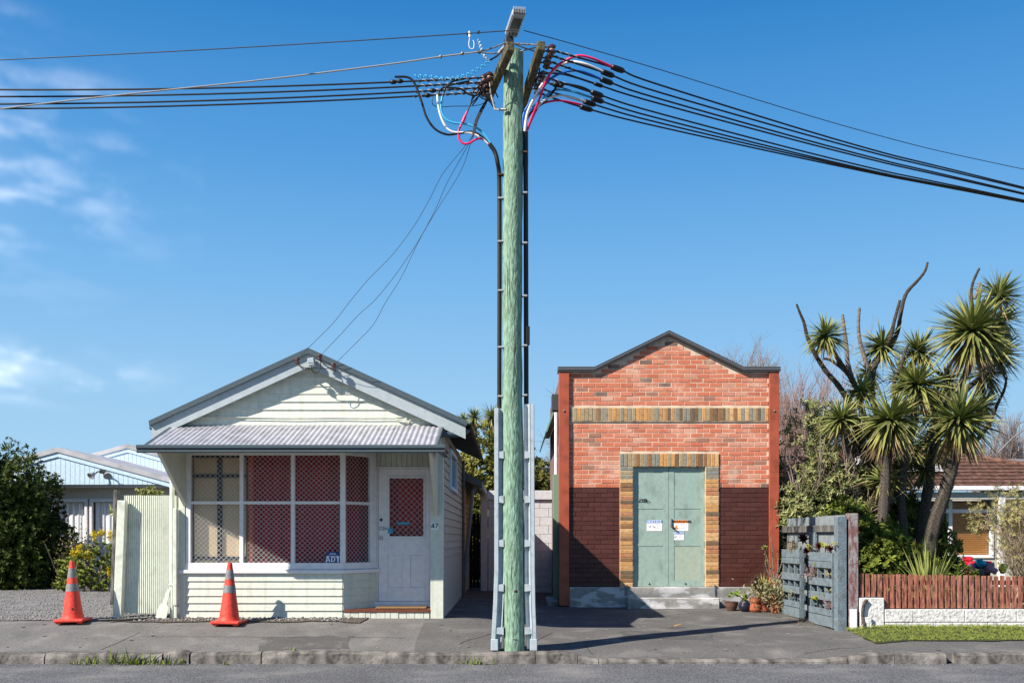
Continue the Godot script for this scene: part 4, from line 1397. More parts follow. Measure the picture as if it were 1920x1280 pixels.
			for st in [[[2.40, 2.30], [2.42, 2.335], [2.455, 2.345], [2.47, 2.32], [2.43, 2.305], [2.415, 2.31]], [[2.45, 2.345], [2.475, 2.31], [2.49, 2.297]], [[2.465, 2.345], [2.50, 2.347], [2.485, 2.315], [2.515, 2.35], [2.53, 2.335], [2.50, 2.30], [2.535, 2.345]], [[2.515, 2.305], [2.545, 2.32], [2.575, 2.31], [2.595, 2.298]], [[2.535, 2.30], [2.56, 2.285]]]:
				var pts := PackedVector3Array()
				for q in st: pts.append(Vector3(q[0] + (q[0] - 2.5) * 0.15, q[1] + (q[1] - 2.32) * 0.3, dz - 0.005))
				s.tube(smooth_path(pts, 4), 0.0065, 4)
			part("spray_tag", s, M.black_ink, d)
	s = Shape.new(); s.slab(2.22, 3.67, 0.70, 3.0, z - 0.19, z - 0.13); part("door_backing", s, M.cap_grey, o)
	# box gutters, downpipes and side eave
	s = Shape.new(); s.slab(0.77, 0.90, 4.09, 4.40, -19.6, -19.2, 0.004); s.slab(5.01, 5.14, 4.02, 4.12, -19.6, -19.2, 0.004); part("gutter_head", s, M.cap_grey, o)
	s = Shape.new(); s.prism(PackedVector2Array([Vector2(0.66, 3.70), Vector2(0.79, 4.08), Vector2(0.9, 4.08), Vector2(0.9, 4.02), Vector2(0.80, 4.02), Vector2(0.68, 3.68)]), Transform3D(Basis.IDENTITY, Vector3(0, 0, -24.0)), 4.7); part("side_eave", s, M.green_pipe, o)
	s = Shape.new(); s.tube(PackedVector3Array([Vector3(0.85, 2.85, -19.15), Vector3(0.85, 4.04, -19.15)]), 0.035, 10); part("downpipe", s, M.white_paint, o)
	s = Shape.new(); s.slab(0.79, 0.90, 0.42, 2.85, -19.3, -19.1, 0.006); part("downpipe", s, M.green_pipe, o)
	s = Shape.new(); s.slab(5.02, 5.09, 3.55, 4.02, -19.4, -19.25, 0.01); part("downpipe", s, M.gutter_paint, o)
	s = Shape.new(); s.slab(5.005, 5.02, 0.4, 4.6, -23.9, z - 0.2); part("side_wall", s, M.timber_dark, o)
	# notices on the doors
	notice(Vector3(2.68, 1.86, dz - 0.0065), 0.29, 0.205, "NOTICE", M.notice_blue, M.sign_white, "white and blue notice sign alone on the left green door", 0)
	notice(Vector3(3.175, 1.86, dz - 0.0065), 0.29, 0.205, "WARNING", M.sign_orange, M.black_ink, "orange and white warning sign on the right green door", 1)
	notice(Vector3(3.135, 1.66, dz - 0.0065), 0.205, 0.15, "NOTICE", M.notice_blue, M.sign_white, "smaller blue notice sign just below the orange warning sign", 2)

var loose := {}

func notice(c: Vector3, w: float, h: float, word: String, head: Material, ink: Material, label: String, kind: int) -> void:
	var o := thing("sign", label, "sign", c - Vector3(0, h / 2, 0), "signs on the green doors")
	var s := Shape.new()
	s.slab(c.x - w / 2, c.x + w / 2, c.y - h / 2, c.y + h / 2, c.z, c.z + 0.004, 0.001)
	part("plate", s, M.sign_white, o)
	s = Shape.new()
	var hh := h * 0.27
	s.slab(c.x - w / 2 + 0.001, c.x + w / 2 - 0.001, c.y + h / 2 - hh, c.y + h / 2 - 0.001, c.z + 0.004, c.z + 0.0055)
	part("header", s, head, o)
	lettering("lettering", word, hh * 0.80, Vector3(c.x + (0.02 if kind == 1 else 0.0), c.y + h / 2 - hh * 0.5, c.z + 0.0065), ink, o, 1.2)
	s = Shape.new()
	for i in 4:
		var y := c.y + h * 0.12 - i * h * 0.12
		s.slab(c.x - w * 0.02 + (0.0 if i % 2 else 0.01), c.x + w * (0.30 + 0.12 * ((i * 7) % 3) / 2.0), y, y + h * 0.025, c.z + 0.004, c.z + 0.0052)
	part("small_print", s, M.grey_ink, o)
	s = Shape.new()
	if kind == 1:
		s.prism(PackedVector2Array([Vector2(-0.045, -0.04), Vector2(0.045, -0.04), Vector2(0, 0.045)]), Transform3D(Basis.IDENTITY, Vector3(c.x - w * 0.29, c.y - 0.03, c.z + 0.004)), 0.0015)
		part("pictogram", s, M.sign_orange, o)
		s = Shape.new()
		s.prism(PackedVector2Array([Vector2(-0.016, -0.014), Vector2(0.016, -0.014), Vector2(0, 0.016)]), Transform3D(Basis.IDENTITY, Vector3(c.x - w * 0.40, c.y + h / 2 - hh * 0.52, c.z + 0.0055)), 0.0015)
		part("pictogram", s, M.black_ink, o)
	else:
		var q := Vector3(c.x - w * 0.32, c.y - h * 0.10, c.z + 0.004)
		s.tube(PackedVector3Array([q + Vector3(-0.02, 0.012, 0), q + Vector3(0.0, -0.012, 0), q + Vector3(0.025, 0.02, 0)]), 0.005, 4)
		if kind == 0: s.tube(PackedVector3Array([q + Vector3(0.06, 0.01, 0), q + Vector3(0.10, -0.012, 0)]), 0.007, 4)
		part("pictogram", s, M.black_ink, o)


func lane() -> void:  # the alley between the shop and the substation
	var s := Shape.new()
	var o := thing("block_wall", "pale painted block wall across the alley behind the power pole", "wall", Vector3(0.3, 0.37, -23.0))
	s = Shape.new(); s.slab(-0.55, 1.6, 0.3, 2.50, -23.25, -23.03); part("wall", s, M.mauve_wall, o)
	for r in 11:
		var x := -0.55 - (0.2 if r % 2 else 0.0)
		while x < 1.6:
			var x0 := maxf(x, -0.55)
			var x1 := minf(x + 0.397, 1.6)
			if x1 - x0 > 0.03:
				s = Shape.new(); s.slab(x0 + 0.003, x1 - 0.003, 0.31 + r * 0.2, 0.504 + r * 0.2, -23.04, -23.0 + rng.randf_range(-0.002, 0.002), 0.004)
				part("block", s, M.mauve_wall, o)
			x += 0.4
	s = Shape.new(); s.slab(-0.56, 1.6, 2.51, 2.72, -23.28, -22.94, 0.006); part("coping", s, M.mauve_wall, o)
	s = Shape.new(); s.slab(-0.72, -0.565, 0.3, 2.56, -23.25, -22.85, 0.005); s.prism(PackedVector2Array([Vector2(-0.74, 2.56), Vector2(-0.55, 2.56), Vector2(-0.55, 2.62), Vector2(-0.74, 2.76)]), Transform3D(Basis.IDENTITY, Vector3(0, 0, -23.3)), 0.5)
	part("pier", s, M.toy_rose if false else M.mauve_wall, o)
	o = thing("paling_fence", "tall dark timber paling fence closing the alley beside the shop", "fence", Vector3(-0.9, 0.37, -24.2))
	for i in 13:
		s = Shape.new(); s.slab(-1.72 + i * 0.085, -1.72 + i * 0.085 + 0.078, 0.3, 2.2 + rng.randf_range(-0.03, 0.03), -24.22 - (0.012 if i % 2 else 0.0), -24.2, 0.003)
		part("paling", s, M.timber_dark, o)
	s = Shape.new(); s.slab(-1.75, -0.6, 1.9, 1.99, -24.3, -24.24); s.slab(-1.75, -0.6, 0.7, 0.79, -24.3, -24.24); part("rail", s, M.timber_dark, o)
	s = Shape.new(); s.box(Vector3(0.76, 0.42, -19.05), Vector3(0.20, 0.10, 0.30), Basis.from_euler(Vector3(0.25, 0.15, 0.05)), 0.01)
	solo("concrete_block", s, M.concrete, "small pale concrete block lying at the foot of the green downpipe", "block")


func clad_gable(o: Node3D, x0: float, x1: float, base: float, ax: float, ay: float, slope: float, z: float) -> void:  # upright boards under a low gable
	var x := x0
	while x < x1:
		var xe := minf(x + 0.126, x1)
		var t0 := ay - slope * absf(x - ax) - 0.10
		var t1 := ay - slope * absf(xe - ax) - 0.10
		if t0 > base + 0.01 and t1 > base + 0.01:
			var s := Shape.new()
			var poly := PackedVector2Array([Vector2(x + 0.005, base), Vector2(xe - 0.005, base), Vector2(xe - 0.005, t1), Vector2(x + 0.005, t0)])
			s.prism(poly, Transform3D(Basis.IDENTITY, Vector3(0, 0, z - 0.02)), 0.02)
			part("cladding_board", s, M.pale_blue, o)
		x += 0.126
	var s := Shape.new()
	s.prism(PackedVector2Array([Vector2(x0, base), Vector2(x1, base), Vector2(x1, maxf(base + 0.02, ay - slope * absf(x1 - ax) - 0.1)), Vector2(ax, ay - 0.1), Vector2(x0, maxf(base + 0.02, ay - slope * absf(x0 - ax) - 0.1))]), Transform3D(Basis.IDENTITY, Vector3(0, 0, z - 0.06)), 0.045)
	part("gable_backing", s, M.pale_blue_joint, o)
	for e in [x0 - 0.1, x1 + 0.1]:
		s = Shape.new()
		var ey := ay - slope * absf(e - ax)
		s.prism(PackedVector2Array([Vector2(ax, ay), Vector2(e, ey), Vector2(e, ey - 0.12), Vector2(ax, ay - 0.12)]), Transform3D(Basis.IDENTITY, Vector3(0, 0, z)), 0.03)
		part("fascia", s, M.pale_blue, o)
		s = Shape.new()
		s.prism(PackedVector2Array([Vector2(ax, ay + 0.13), Vector2(e, ey + 0.13), Vector2(e, ey + 0.003), Vector2(ax, ay + 0.003)]), Transform3D(Basis.IDENTITY, Vector3(0, 0, z - 4.5)), 4.56)
		part("roof", s, M.lilac_roof, o)


func left_yard() -> void:
	var z := -26.0
	var o := thing("blue_house", "low house with pale blue boarded twin gables beyond the gravel yard", "house", Vector3(-11.5, 0.42, -28.0))
	clad_gable(o, -15.2, -8.4, 3.02, -11.86, 3.86, 0.27, z)
	clad_gable(o, -15.0, -8.2, 3.02, -11.75, 4.36, 0.27, z - 4.4)
	var s := Shape.new()
	s.slab(-15.0, -8.2, 2.66, 3.01, z - 0.7, z - 0.42)
	s.slab(-15.0, -8.2, 0.4, 1.0, z - 0.7, z - 0.42)
	s.slab(-10.42, -8.2, 1.0, 2.66, z - 0.7, z - 0.42)
	s.slab(-15.0, -12.2, 1.0, 2.66, z - 0.7, z - 0.42)
	part("wall", s, M.beige_wall, o)
	s = Shape.new(); s.slab(-15.0, -8.2, 2.95, 3.015, z - 0.42, z - 0.06); part("eave_lining", s, M.beige_wall, o)
	s = Shape.new(); s.slab(-15.0, -8.2, 0.4, 4.0, z - 4.75, z - 4.6); part("wall", s, M.inside, o)
	for w in [[-12.2, -11.28, 0], [-11.22, -10.42, 1]]:
		s = Shape.new()
		for b in [[w[0], w[0] + 0.07, 1.0, 2.66], [w[1] - 0.07, w[1], 1.0, 2.66], [w[0] + 0.07, w[1] - 0.07, 2.58, 2.66], [w[0] + 0.07, w[1] - 0.07, 1.0, 1.06], [w[0] + 0.07, w[1] - 0.07, 1.42, 1.49]]:
			s.slab(b[0], b[1], b[2], b[3], z - 0.5, z - 0.40, 0.005)
		var wn := part("window", s, M.white_paint, o)
		s = Shape.new(); sheet_pane(s, Vector3(w[0] + 0.07, 1.06, z - 0.47), Vector3.RIGHT, w[1] - w[0] - 0.14, 1.52); part("pane", s, M.glass, wn)
		s = Shape.new(); pleats(s, PackedVector3Array([Vector3(w[0] + 0.1, 0, z - 0.56), Vector3(w[1] - 0.1, 0, z - 0.56)]), 1.05, 2.57, 0.02, 0.17, 4); part("lace_curtain", s, M.lace, wn)
	# floodlight pair on the fascia
	o = thing("floodlight", "twin grey security floodlight fixed to the pale blue gable", "floodlight", at(190, 893, 25.9))
	var c := at(192, 884, 25.93)
	s = Shape.new(); s.box(c, Vector3(0.14, 0.10, 0.10), Basis.IDENTITY, 0.015); part("mount", s, M.brass_dark, o)
	for d in [-1.0, 1.0]:
		s = Shape.new()
		var tip := c + Vector3(d * 0.20, -0.10, 0.20)
		s.tube(PackedVector3Array([c, c + Vector3(d * 0.10, -0.01, 0.10), tip.lerp(c, 0.3)]), 0.018, 6)
		part("arm", s, M.brass_dark, o)
		s = Shape.new()
		var axis := Vector3(d * 0.35, -0.65, 0.68).normalized()
		var bx := axis.cross(Vector3.UP).normalized()
		s.lathe(PackedVector2Array([Vector2(0.03, -0.09), Vector2(0.07, -0.03), Vector2(0.105, 0.05), Vector2(0.10, 0.055), Vector2(0, 0.03)]), 14, Transform3D(Basis(bx, axis, bx.cross(axis)), tip))
		part("lamp_head", s, M.lamp_grey, o)
	# ribbed iron screen with its leaning post, downpipe and batten beside the shop
	o = thing("iron_gate", "cream ribbed iron gate panel between leaning post and shop", "gate", Vector3(-5.4, 0.42, -15.0))
	s = Shape.new()
	corrugated(s, Vector3(-5.87, 2.27, -15.06), Vector3(-5.07, 2.27, -15.06), Vector3(0.0, -1.78, 0), 0.031, 0.0055, Vector3.BACK, 6)
	part("ribbed_sheet", s, M.fence_iron, o)
	s = Shape.new(); s.bar(Vector3(-5.93, 0.36, -14.98), Vector3(-5.86, 2.19, -14.98), 0.125, 0.11, 0.008, Vector3.BACK); part("post", s, M.fence_iron, o)
	s = Shape.new(); s.bar(Vector3(-6.04, 0.62, -15.06), Vector3(-5.98, 2.35, -15.06), 0.05, 0.12, 0.005, Vector3.BACK); part("side_batten", s, M.timber_grey, o)
	for y in [0.56, 1.32, 2.08]:
		s = Shape.new(); s.slab(-6.06, -5.92, y - 0.045, y + 0.045, -15.2, -15.09, 0.004); part("rail_end", s, M.timber_grey, o)
	s = Shape.new()
	for y in [0.62, 1.36, 2.12]: s.slab(-5.92, -5.06, y - 0.04, y + 0.04, -15.16, -15.08)
	part("rail", s, M.timber_grey, o)
	s = Shape.new(); s.tube(PackedVector3Array([Vector3(-5.10, 0.37, -14.93), Vector3(-5.10, 2.9, -14.93)]), 0.036, 10)
	var dp := solo("downpipe", s, M.fence_iron, "cream round downpipe running from the awning gutter beside the iron gate", "downpipe")
	s = Shape.new(); s.slab(-5.145, -4.99, 0.915, 0.94, -14.965, -14.885, 0.004); part("bracket", s, M.fence_iron, dp)
	s = Shape.new(); s.slab(-5.05, -4.995, 0.62, 2.07, -14.90, -14.82, 0.008); s.slab(-5.045, -5.0, 0.43, 0.62, -14.89, -14.84, 0.006)
	solo("cover_strip", s, M.fence_iron, "cream boxed conduit cover between the downpipe and the shop corner", "conduit")
	s = Shape.new()
	s.prism(PackedVector2Array([Vector2(-0.02, 0.48), Vector2(0.03, 0.48), Vector2(0.035, 0.26), Vector2(0.075, 0.20), Vector2(0.08, 0.03), Vector2(0.05, 0), Vector2(-0.05, 0), Vector2(-0.08, 0.03), Vector2(-0.075, 0.2), Vector2(-0.03, 0.26)]), Transform3D(Basis.from_euler(Vector3(-0.12, 0, -0.22)), Vector3(-5.25, 0.40, -14.86)), 0.02)
	solo("wooden_paddle", s, M.fence_iron, "pale cream paddle leaning against the foot of the cream downpipe", "paddle")
	s = Shape.new()
	s.tube(smooth_path(PackedVector3Array([Vector3(-6.12, 0.415, -14.72), Vector3(-5.9, 0.42, -14.70), Vector3(-5.6, 0.42, -14.71), Vector3(-5.35, 0.43, -14.85), Vector3(-5.1, 0.44, -14.95)])), 0.022, 6)
	solo("drain_hose", s, M.cable_black, "short black drain hose lying on the soil before the iron gate", "hose")


func right_house() -> void:
	var z := -25.5
	var o := thing("tiled_house", "house with brown tiled hip roof and white framed windows behind cabbage trees", "house", Vector3(10.0, 0.36, -28.0))
	# hip roof in courses of tiles
	var el := Vector3(5.6, 2.93, z)
	var er := Vector3(16.5, 2.93, z)
	var rl := Vector3(9.9, 4.35, -29.2)
	var rr := Vector3(11.3, 4.35, -29.2)
	var n := 13
	var s := Shape.new()
	for i in n:
		s = Shape.new()
		var t0 := float(i) / n
		var t1 := float(i + 1) / n
		var a := el.lerp(rl, t0)
		var b := er.lerp(rr, t0)
		var c := er.lerp(rr, t1)
		var d := el.lerp(rl, t1)
		var up := Vector3(0, 0.035, 0.012)
		s.quad(a + up, b + up, c, d)
		s.quad(a - up * 0.3, b - up * 0.3, b + up, a + up)
		var kx := a.x
		part("tile_course", s, M.tile_brown, o)
	for e in [[er, rr, Vector3(16.5, 2.93, -34)], [rl, el, Vector3(5.6, 2.93, -34)]]:
		s = Shape.new()
		s.flat(e[0], e[2], e[1])
		part("roof_side", s, M.tile_brown, o)
	for e in [[el, rl], [er, rr], [rl, rr]]:
		s = Shape.new()
		s.tube(PackedVector3Array([e[0] + Vector3(0, 0.03, 0), e[1] + Vector3(0, 0.03, 0)]), 0.07, 8)
		part("ridge_tiles", s, M.tile_brown, o)
	# small white gables on the roof
	for gx in [[9.25, -26.8, 0.62, 3.55], [11.05, -26.6, 0.70, 3.40]]:
		s = Shape.new()
		s.prism(PackedVector2Array([Vector2(-gx[2], 0), Vector2(gx[2], 0), Vector2(0, gx[2] * 0.62)]), Transform3D(Basis.IDENTITY, Vector3(gx[0], gx[3], gx[1])), 0.06)
		part("gable", s, M.white_paint, o)
		for sd in [-1.0, 1.0]:
			s = Shape.new()
			s.prism(PackedVector2Array([Vector2(0, gx[2] * 0.62 + 0.11), Vector2(sd * (gx[2] + 0.14), 0.02), Vector2(sd * (gx[2] + 0.1), -0.05), Vector2(0, gx[2] * 0.62 + 0.02)]), Transform3D(Basis.IDENTITY, Vector3(gx[0], gx[3], gx[1] - 2.4)), 2.52)
			part("gable_roof", s, M.tile_brown, o)
	s = Shape.new(); s.slab(5.5, 16.6, 2.83, 2.95, z, z + 0.12, 0.02); part("gutter", s, M.white_paint, o)
	s = Shape.new(); s.slab(5.7, 16.4, 2.62, 2.80, z - 0.5, z - 0.02); part("fascia", s, M.beige_wall, o)
	# wall with openings
	var zw := z - 0.55
	s = Shape.new()
	s.slab(5.8, 9.9, 0.3, 2.62, zw - 0.2, zw)
	s.slab(12.6, 16.3, 0.3, 2.62, zw - 0.2, zw)
	s.slab(9.9, 12.6, 0.3, 1.15, zw - 0.2, zw)
	part("wall", s, M.beige_wall, o)
	s = Shape.new(); s.slab(5.8, 16.3, 0.3, 2.7, zw - 3.0, zw - 2.8); part("wall", s, M.inside, o)
	var m := Shape.new()
	for b in [[9.9, 9.97, 1.15, 2.62], [11.42, 11.52, 1.15, 2.62], [12.53, 12.6, 1.15, 2.62], [9.97, 11.42, 2.28, 2.38], [11.52, 12.53, 2.28, 2.38], [9.9, 12.6, 1.10, 1.18]]:
		m.slab(b[0], b[1], b[2], b[3], zw - 0.1, zw + 0.04, 0.006)
	var wn := part("window", m, M.white_paint, o)
	for b in [[9.97, 11.42, 1.18, 2.28], [11.52, 12.53, 1.18, 2.28], [9.97, 11.42, 2.38, 2.62], [11.52, 12.53, 2.38, 2.62]]:
		s = Shape.new(); sheet_pane(s, Vector3(b[0], b[2], zw - 0.05), Vector3.RIGHT, b[1] - b[0], b[3] - b[2]); part("pane", s, M.glass, wn)
	for i in 24:
		s = Shape.new(); s.box(Vector3(12.04, 1.22 + i * 0.057, zw - 0.10), Vector3(0.94, 0.050, 0.006), Basis(Vector3.RIGHT, 0.28)); part("blind_slat", s, M.blind_wood, wn)
	s = Shape.new(); s.slab(12.50, 12.66, 0.3, 2.80, z - 0.14, z - 0.01, 0.008); part("verandah_post", s, M.white_paint, o)
	# metal roofed house behind
	o = thing("metal_roofed_house", "plain grey brown metal roof rising behind the tiled house", "house", Vector3(19.0, 0.36, -38.0))
	s = Shape.new()
	s.prism(PackedVector2Array([Vector2(40.0, 4.80), Vector2(35.0, 3.2), Vector2(35.0, 3.1), Vector2(40.0, 4.72)]), Transform3D(Basis(Vector3(0, 0, -1), Vector3.UP, Vector3.RIGHT), Vector3(16.6, 0, 0)), 9.0)
	part("roof", s, M.metal_roof, o)
	s = Shape.new(); s.slab(17.0, 25.4, 0.3, 3.15, -44.5, -35.4); part("wall", s, M.beige_wall, o)
	s = Shape.new(); s.tube(PackedVector3Array([at(1873, 848, 39.0), at(1898, 822, 39.0), at(1920, 806, 39.0)]), 0.03, 5); s.tube(PackedVector3Array([at(1911, 846, 39.2), at(1912, 795, 39.2)]), 0.025, 5); s.tube(PackedVector3Array([at(1905, 797, 39.2), at(1921, 790, 39.2)]), 0.02, 5)
	part("aerial", s, M.galvanised, o)


func rosette(s: Shape, c: Vector3, axis: Vector3, r: float, n: int, a: Color, b: Color, width := 0.28) -> void:  # a fleshy succulent head
	for i in n:
		var t := float(i) / n
		var ph := i * 2.4
		var u := axis.cross(Vector3(0.3, 0.1, 1)).normalized()
		var w := axis.cross(u)
		var dir := ((u * cos(ph) + w * sin(ph)) * (0.35 + 0.65 * t) + axis * (1.1 - 0.9 * t)).normalized()
		s.blade(c, dir, dir.cross(axis).normalized(), r * (0.55 + 0.45 * t), r * width * 1.6, -r * 0.15, a.lerp(b, 1.0 - t), b, 2, 0.35)

func sprays(s: Shape, c: Vector3, n: int, len: float, wid: float, spread: float, a: Color, b: Color, sag := 0.3) -> void:  # a tuft of strap leaves
	for i in n:
		var ph := rng.randf() * TAU
		var th := rng.randf() * spread
		var dir := Vector3(sin(th) * cos(ph), cos(th), sin(th) * sin(ph))
		var l := len * rng.randf_range(0.6, 1.0)
		s.blade(c + Vector3(rng.randf_range(-0.3, 0.3), 0, rng.randf_range(-0.3, 0.3)) * wid * 3.0, dir, Vector3(-sin(ph), 0.05, cos(ph)).normalized(), l, wid, sag * l * sin(th), a.lerp(b, rng.randf()), b.lerp(a, rng.randf() * 0.5), 3)

func fleck(s: Shape, c: Vector3, spread: Vector3, n: int, size: float, a: Color, b: Color) -> void:  # loose small leaves about a place
	for i in n:
		var p := Vector3(rng.randfn(), rng.randfn(), rng.randfn()) * 0.5
		p = c + p * spread
		var dir := Vector3(rng.randfn(), rng.randfn() + 0.5, rng.randfn()).normalized()
		var side := dir.cross(Vector3(rng.randfn(), rng.randfn(), rng.randfn())).normalized()
		var q := a.lerp(b, rng.randf())
		s.blade(p, dir, side, size * rng.randf_range(0.6, 1.2), size * 0.5, 0, q, q, 2, 0.2)


func garden_front() -> void:
	var s := Shape.new()
	# block wall and picket fence along the footpath
	var o := thing("garden_wall", "low weathered white concrete block wall under the red picket fence", "wall", Vector3(9.5, 0.28, -15.0))
	for r in 2:
		var x := 5.62 - (0.35 if r else 0.0)
		while x < 14.5:
			var x0 := maxf(x, 5.62)
			s = Shape.new(); s.slab(x0 + 0.004, x + 0.776, 0.16 + r * 0.20, 0.352 + r * 0.20, -15.20, -15.0 + rng.randf_range(-0.004, 0.004), 0.008)
			part("block", s, M.old_block, o)
			x += 0.78
	s = Shape.new(); s.slab(5.24, 5.615, 0.16, 0.725, -15.22, -14.99, 0.014); part("end_pier", s, M.old_block, o)
	s = Shape.new(); s.slab(5.30, 5.40, 0.26, 0.44, -14.97, -14.93, 0.006); part("loose_block", s, M.old_block, o)
	o = thing("picket_fence", "dull red timber picket fence standing on the white block wall", "fence", Vector3(9.5, 0.56, -15.1))
	for i in 100:
		var x := 5.20 + i * 0.0925
		s = Shape.new()
		var foot := 0.735 if x < 5.6 else 0.565
		var top := 1.09 - 0.0016 * i + rng.randf_range(-0.008, 0.008)
		var m := Basis(Vector3.BACK, rng.randf_range(-0.012, 0.012))
		s.box(Vector3(x, (foot + top) / 2, -15.06), Vector3(0.066, top - foot, 0.02), m, 0.003)
		part("picket", s, M.picket_red if rng.randf() < 0.6 else M.picket_red_b, o)
	for y in [0.68, 0.95]:
		s = Shape.new(); s.slab(5.62, 14.5, y - 0.035, y + 0.035, -15.14, -15.075); part("rail", s, M.timber_grey, o)
	# planter fence along the drive
	var a := Vector3(5.06, 0, -15.0)
	var along := Vector3(-0.15, 0, -2.7).normalized()
	var out := Vector3(-along.z, 0, along.x)
	if out.x > 0: out = -out
	var bs := Basis(along, Vector3.UP, out)  # x along the fence away from the street, z towards the drive
	var put := func(sh: Shape, x0: float, x1: float, y0: float, y1: float, z0: float, z1: float, bev := 0.004) -> void:
		sh.box(a + bs * Vector3((x0 + x1) / 2, (y0 + y1) / 2, (z0 + z1) / 2), Vector3(absf(x1 - x0), absf(y1 - y0), absf(z1 - z0)), bs, bev)
	o = thing("drive_fence", "grey ribbed iron fence with blue grey posts along the drive", "fence", Vector3(4.95, 0.27, -16.3))
	s = Shape.new(); corrugated(s, a + along * 0.1 + Vector3.UP * 1.98, a + along * 2.75 + Vector3.UP * 1.97, Vector3(0, -1.7, 0), 0.076, 0.009, out, 6); part("iron_sheet", s, M.iron_grey, o)
	for p in [[-0.02, 0.13, 0.16], [1.20, 1.50, 0.06]]:
		s = Shape.new(); put.call(s, p[0], p[1], 0.2, 1.95 if p[0] < 1 else 1.82, 0.02, p[2]); part("post", s, M.pallet_paint, o)
	s = Shape.new(); put.call(s, 0.13, 2.85, 1.72, 1.83, 0.015, 0.06); part("rail", s, M.timber_grey, o)
	s = Shape.new(); s.slab(5.075, 5.225, 0.2, 2.0, -15.14, -15.0, 0.006); part("end_post", s, M.maroon_peel, o)
	s = Shape.new()
	s.prism(PackedVector2Array([Vector2(5.085, 0.25), Vector2(5.16, 0.23), Vector2(5.19, 0.30), Vector2(5.19, 0.56), Vector2(5.085, 0.56)]), Transform3D(Basis.IDENTITY, Vector3(0, 0, -14.985)), 0.02)
	solo("white_board", s, M.white_paint, "small white board with clipped corner at the foot of the peeling post", "board")
	s = Shape.new()
	s.tube(smooth_path(PackedVector3Array([Vector3(5.30, 0.22, -14.9), Vector3(5.27, 0.45, -14.95), Vector3(5.29, 0.62, -14.96), Vector3(5.34, 0.70, -14.96)])), 0.024, 7)
	solo("vine_stump", s, M.bark, "bare woody stem leaning on the end of the white block wall", "stem")
	for pl in [[0.17, 1.15, "blue grey pallet planter nearest the street, spilling succulents", 0.0], [1.60, 2.50, "blue grey pallet planter nearest the brick substation, beside the pots", 0.03]]:
		var x0: float = pl[0]
		var x1: float = pl[1]
		var y: float = pl[3]
		o = thing("pallet_planter", pl[2], "planter", a + along * (x0 + x1) * 0.5 + Vector3.UP * 0.27 + out * 0.12, "pallet planters on the drive fence")
		for sl in [[0.26, 0.42], [0.43, 0.53], [0.66, 0.78], [0.88, 1.0], [1.16, 1.26], [1.265, 1.40]]:
			s = Shape.new(); put.call(s, x0, x1, sl[0] + y, sl[1] + y, 0.165, 0.185); part("slat", s, M.pallet_paint, o)
		for sl in [[0.28, 0.40], [0.55, 0.66], [0.80, 0.92], [1.05, 1.17], [1.27, 1.38]]:
			s = Shape.new(); put.call(s, x0, x1, sl[0] + y, sl[1] + y, 0.07, 0.09); part("back_slat", s, M.pallet_paint, o)
		for k in 4:
			var t := lerpf(x0 + 0.02, x1 - 0.02, k / 3.0)
			s = Shape.new(); put.call(s, t - 0.02, t + 0.02, 0.25 + y, 1.40 + y, 0.092, 0.163); part("bearer", s, M.pallet_paint, o)
		for sl in [0.44, 1.19]:
			s = Shape.new(); put.call(s, x0 + 0.01, x1 - 0.01, sl + y - 0.05, sl + y, 0.09, 0.165); part("soil", s, M.soil, o)
		if x0 < 1.0:
			s = Shape.new(); put.call(s, x0 - 0.02, x0 + 0.0, 0.25, 1.40, 0.07, 0.185); part("end_board", s, M.pallet_paint, o)
	# succulents growing in the pallets
	var red := Color(0.10, 0.015, 0.022)
	var yel := Color(0.42, 0.36, 0.03)
	var grn := Color(0.16, 0.22, 0.06)
	var pink := Color(0.36, 0.20, 0.19)
	var tan := Color(0.40, 0.31, 0.20)
	var spots := [
		[1508, 1012, 15.9, 11, "dark", "large dark red succulent head on a bare stem above the near planter"],
		[1514, 1034, 15.9, 8, "dark", "dark red succulent head hanging low against the middle post"],
		[1537, 1025, 15.75, 8, "dark", "near black succulent head in the middle of the near planter top"],
		[1558, 1030, 15.55, 8, "dark", "dark red succulent head at the street end of the near planter top"],
		[1548, 1024, 15.7, 10, "yellow", "yellow succulent clump in the top of the near planter"],
		[1521, 1027, 15.95, 8, "yellow", "yellow green succulent clump beside the middle post"],
		[1567, 1020, 15.45, 8, "pale", "pale peach succulent flowers at the street end of the near planter"],
		[1525, 1072, 15.8, 11, "pinkish", "pink grey succulent trailing out beside the middle post"],
		[1530, 1062, 15.8, 7, "yellow", "yellow succulent shoots above the trailing pink succulent"],
		[1557, 1076, 15.5, 8, "pale", "peach succulents in the second row of the near planter"],
		[1558, 1106, 15.5, 7, "pale", "small peach succulents in the third row of the near planter"],
		[1533, 1128, 15.75, 10, "yellow", "ochre succulents in the bottom trough of the near planter"],
		[1556, 1134, 15.5, 10, "pinkish", "pink brown succulents in the bottom trough of the near planter"],
		[1486, 1022, 17.2, 13, "dry", "dry straw coloured succulent stems in the top of the far planter"],
		[1490, 1113, 17.2, 7, "pale", "small succulents in the bottom trough of the far planter"]]
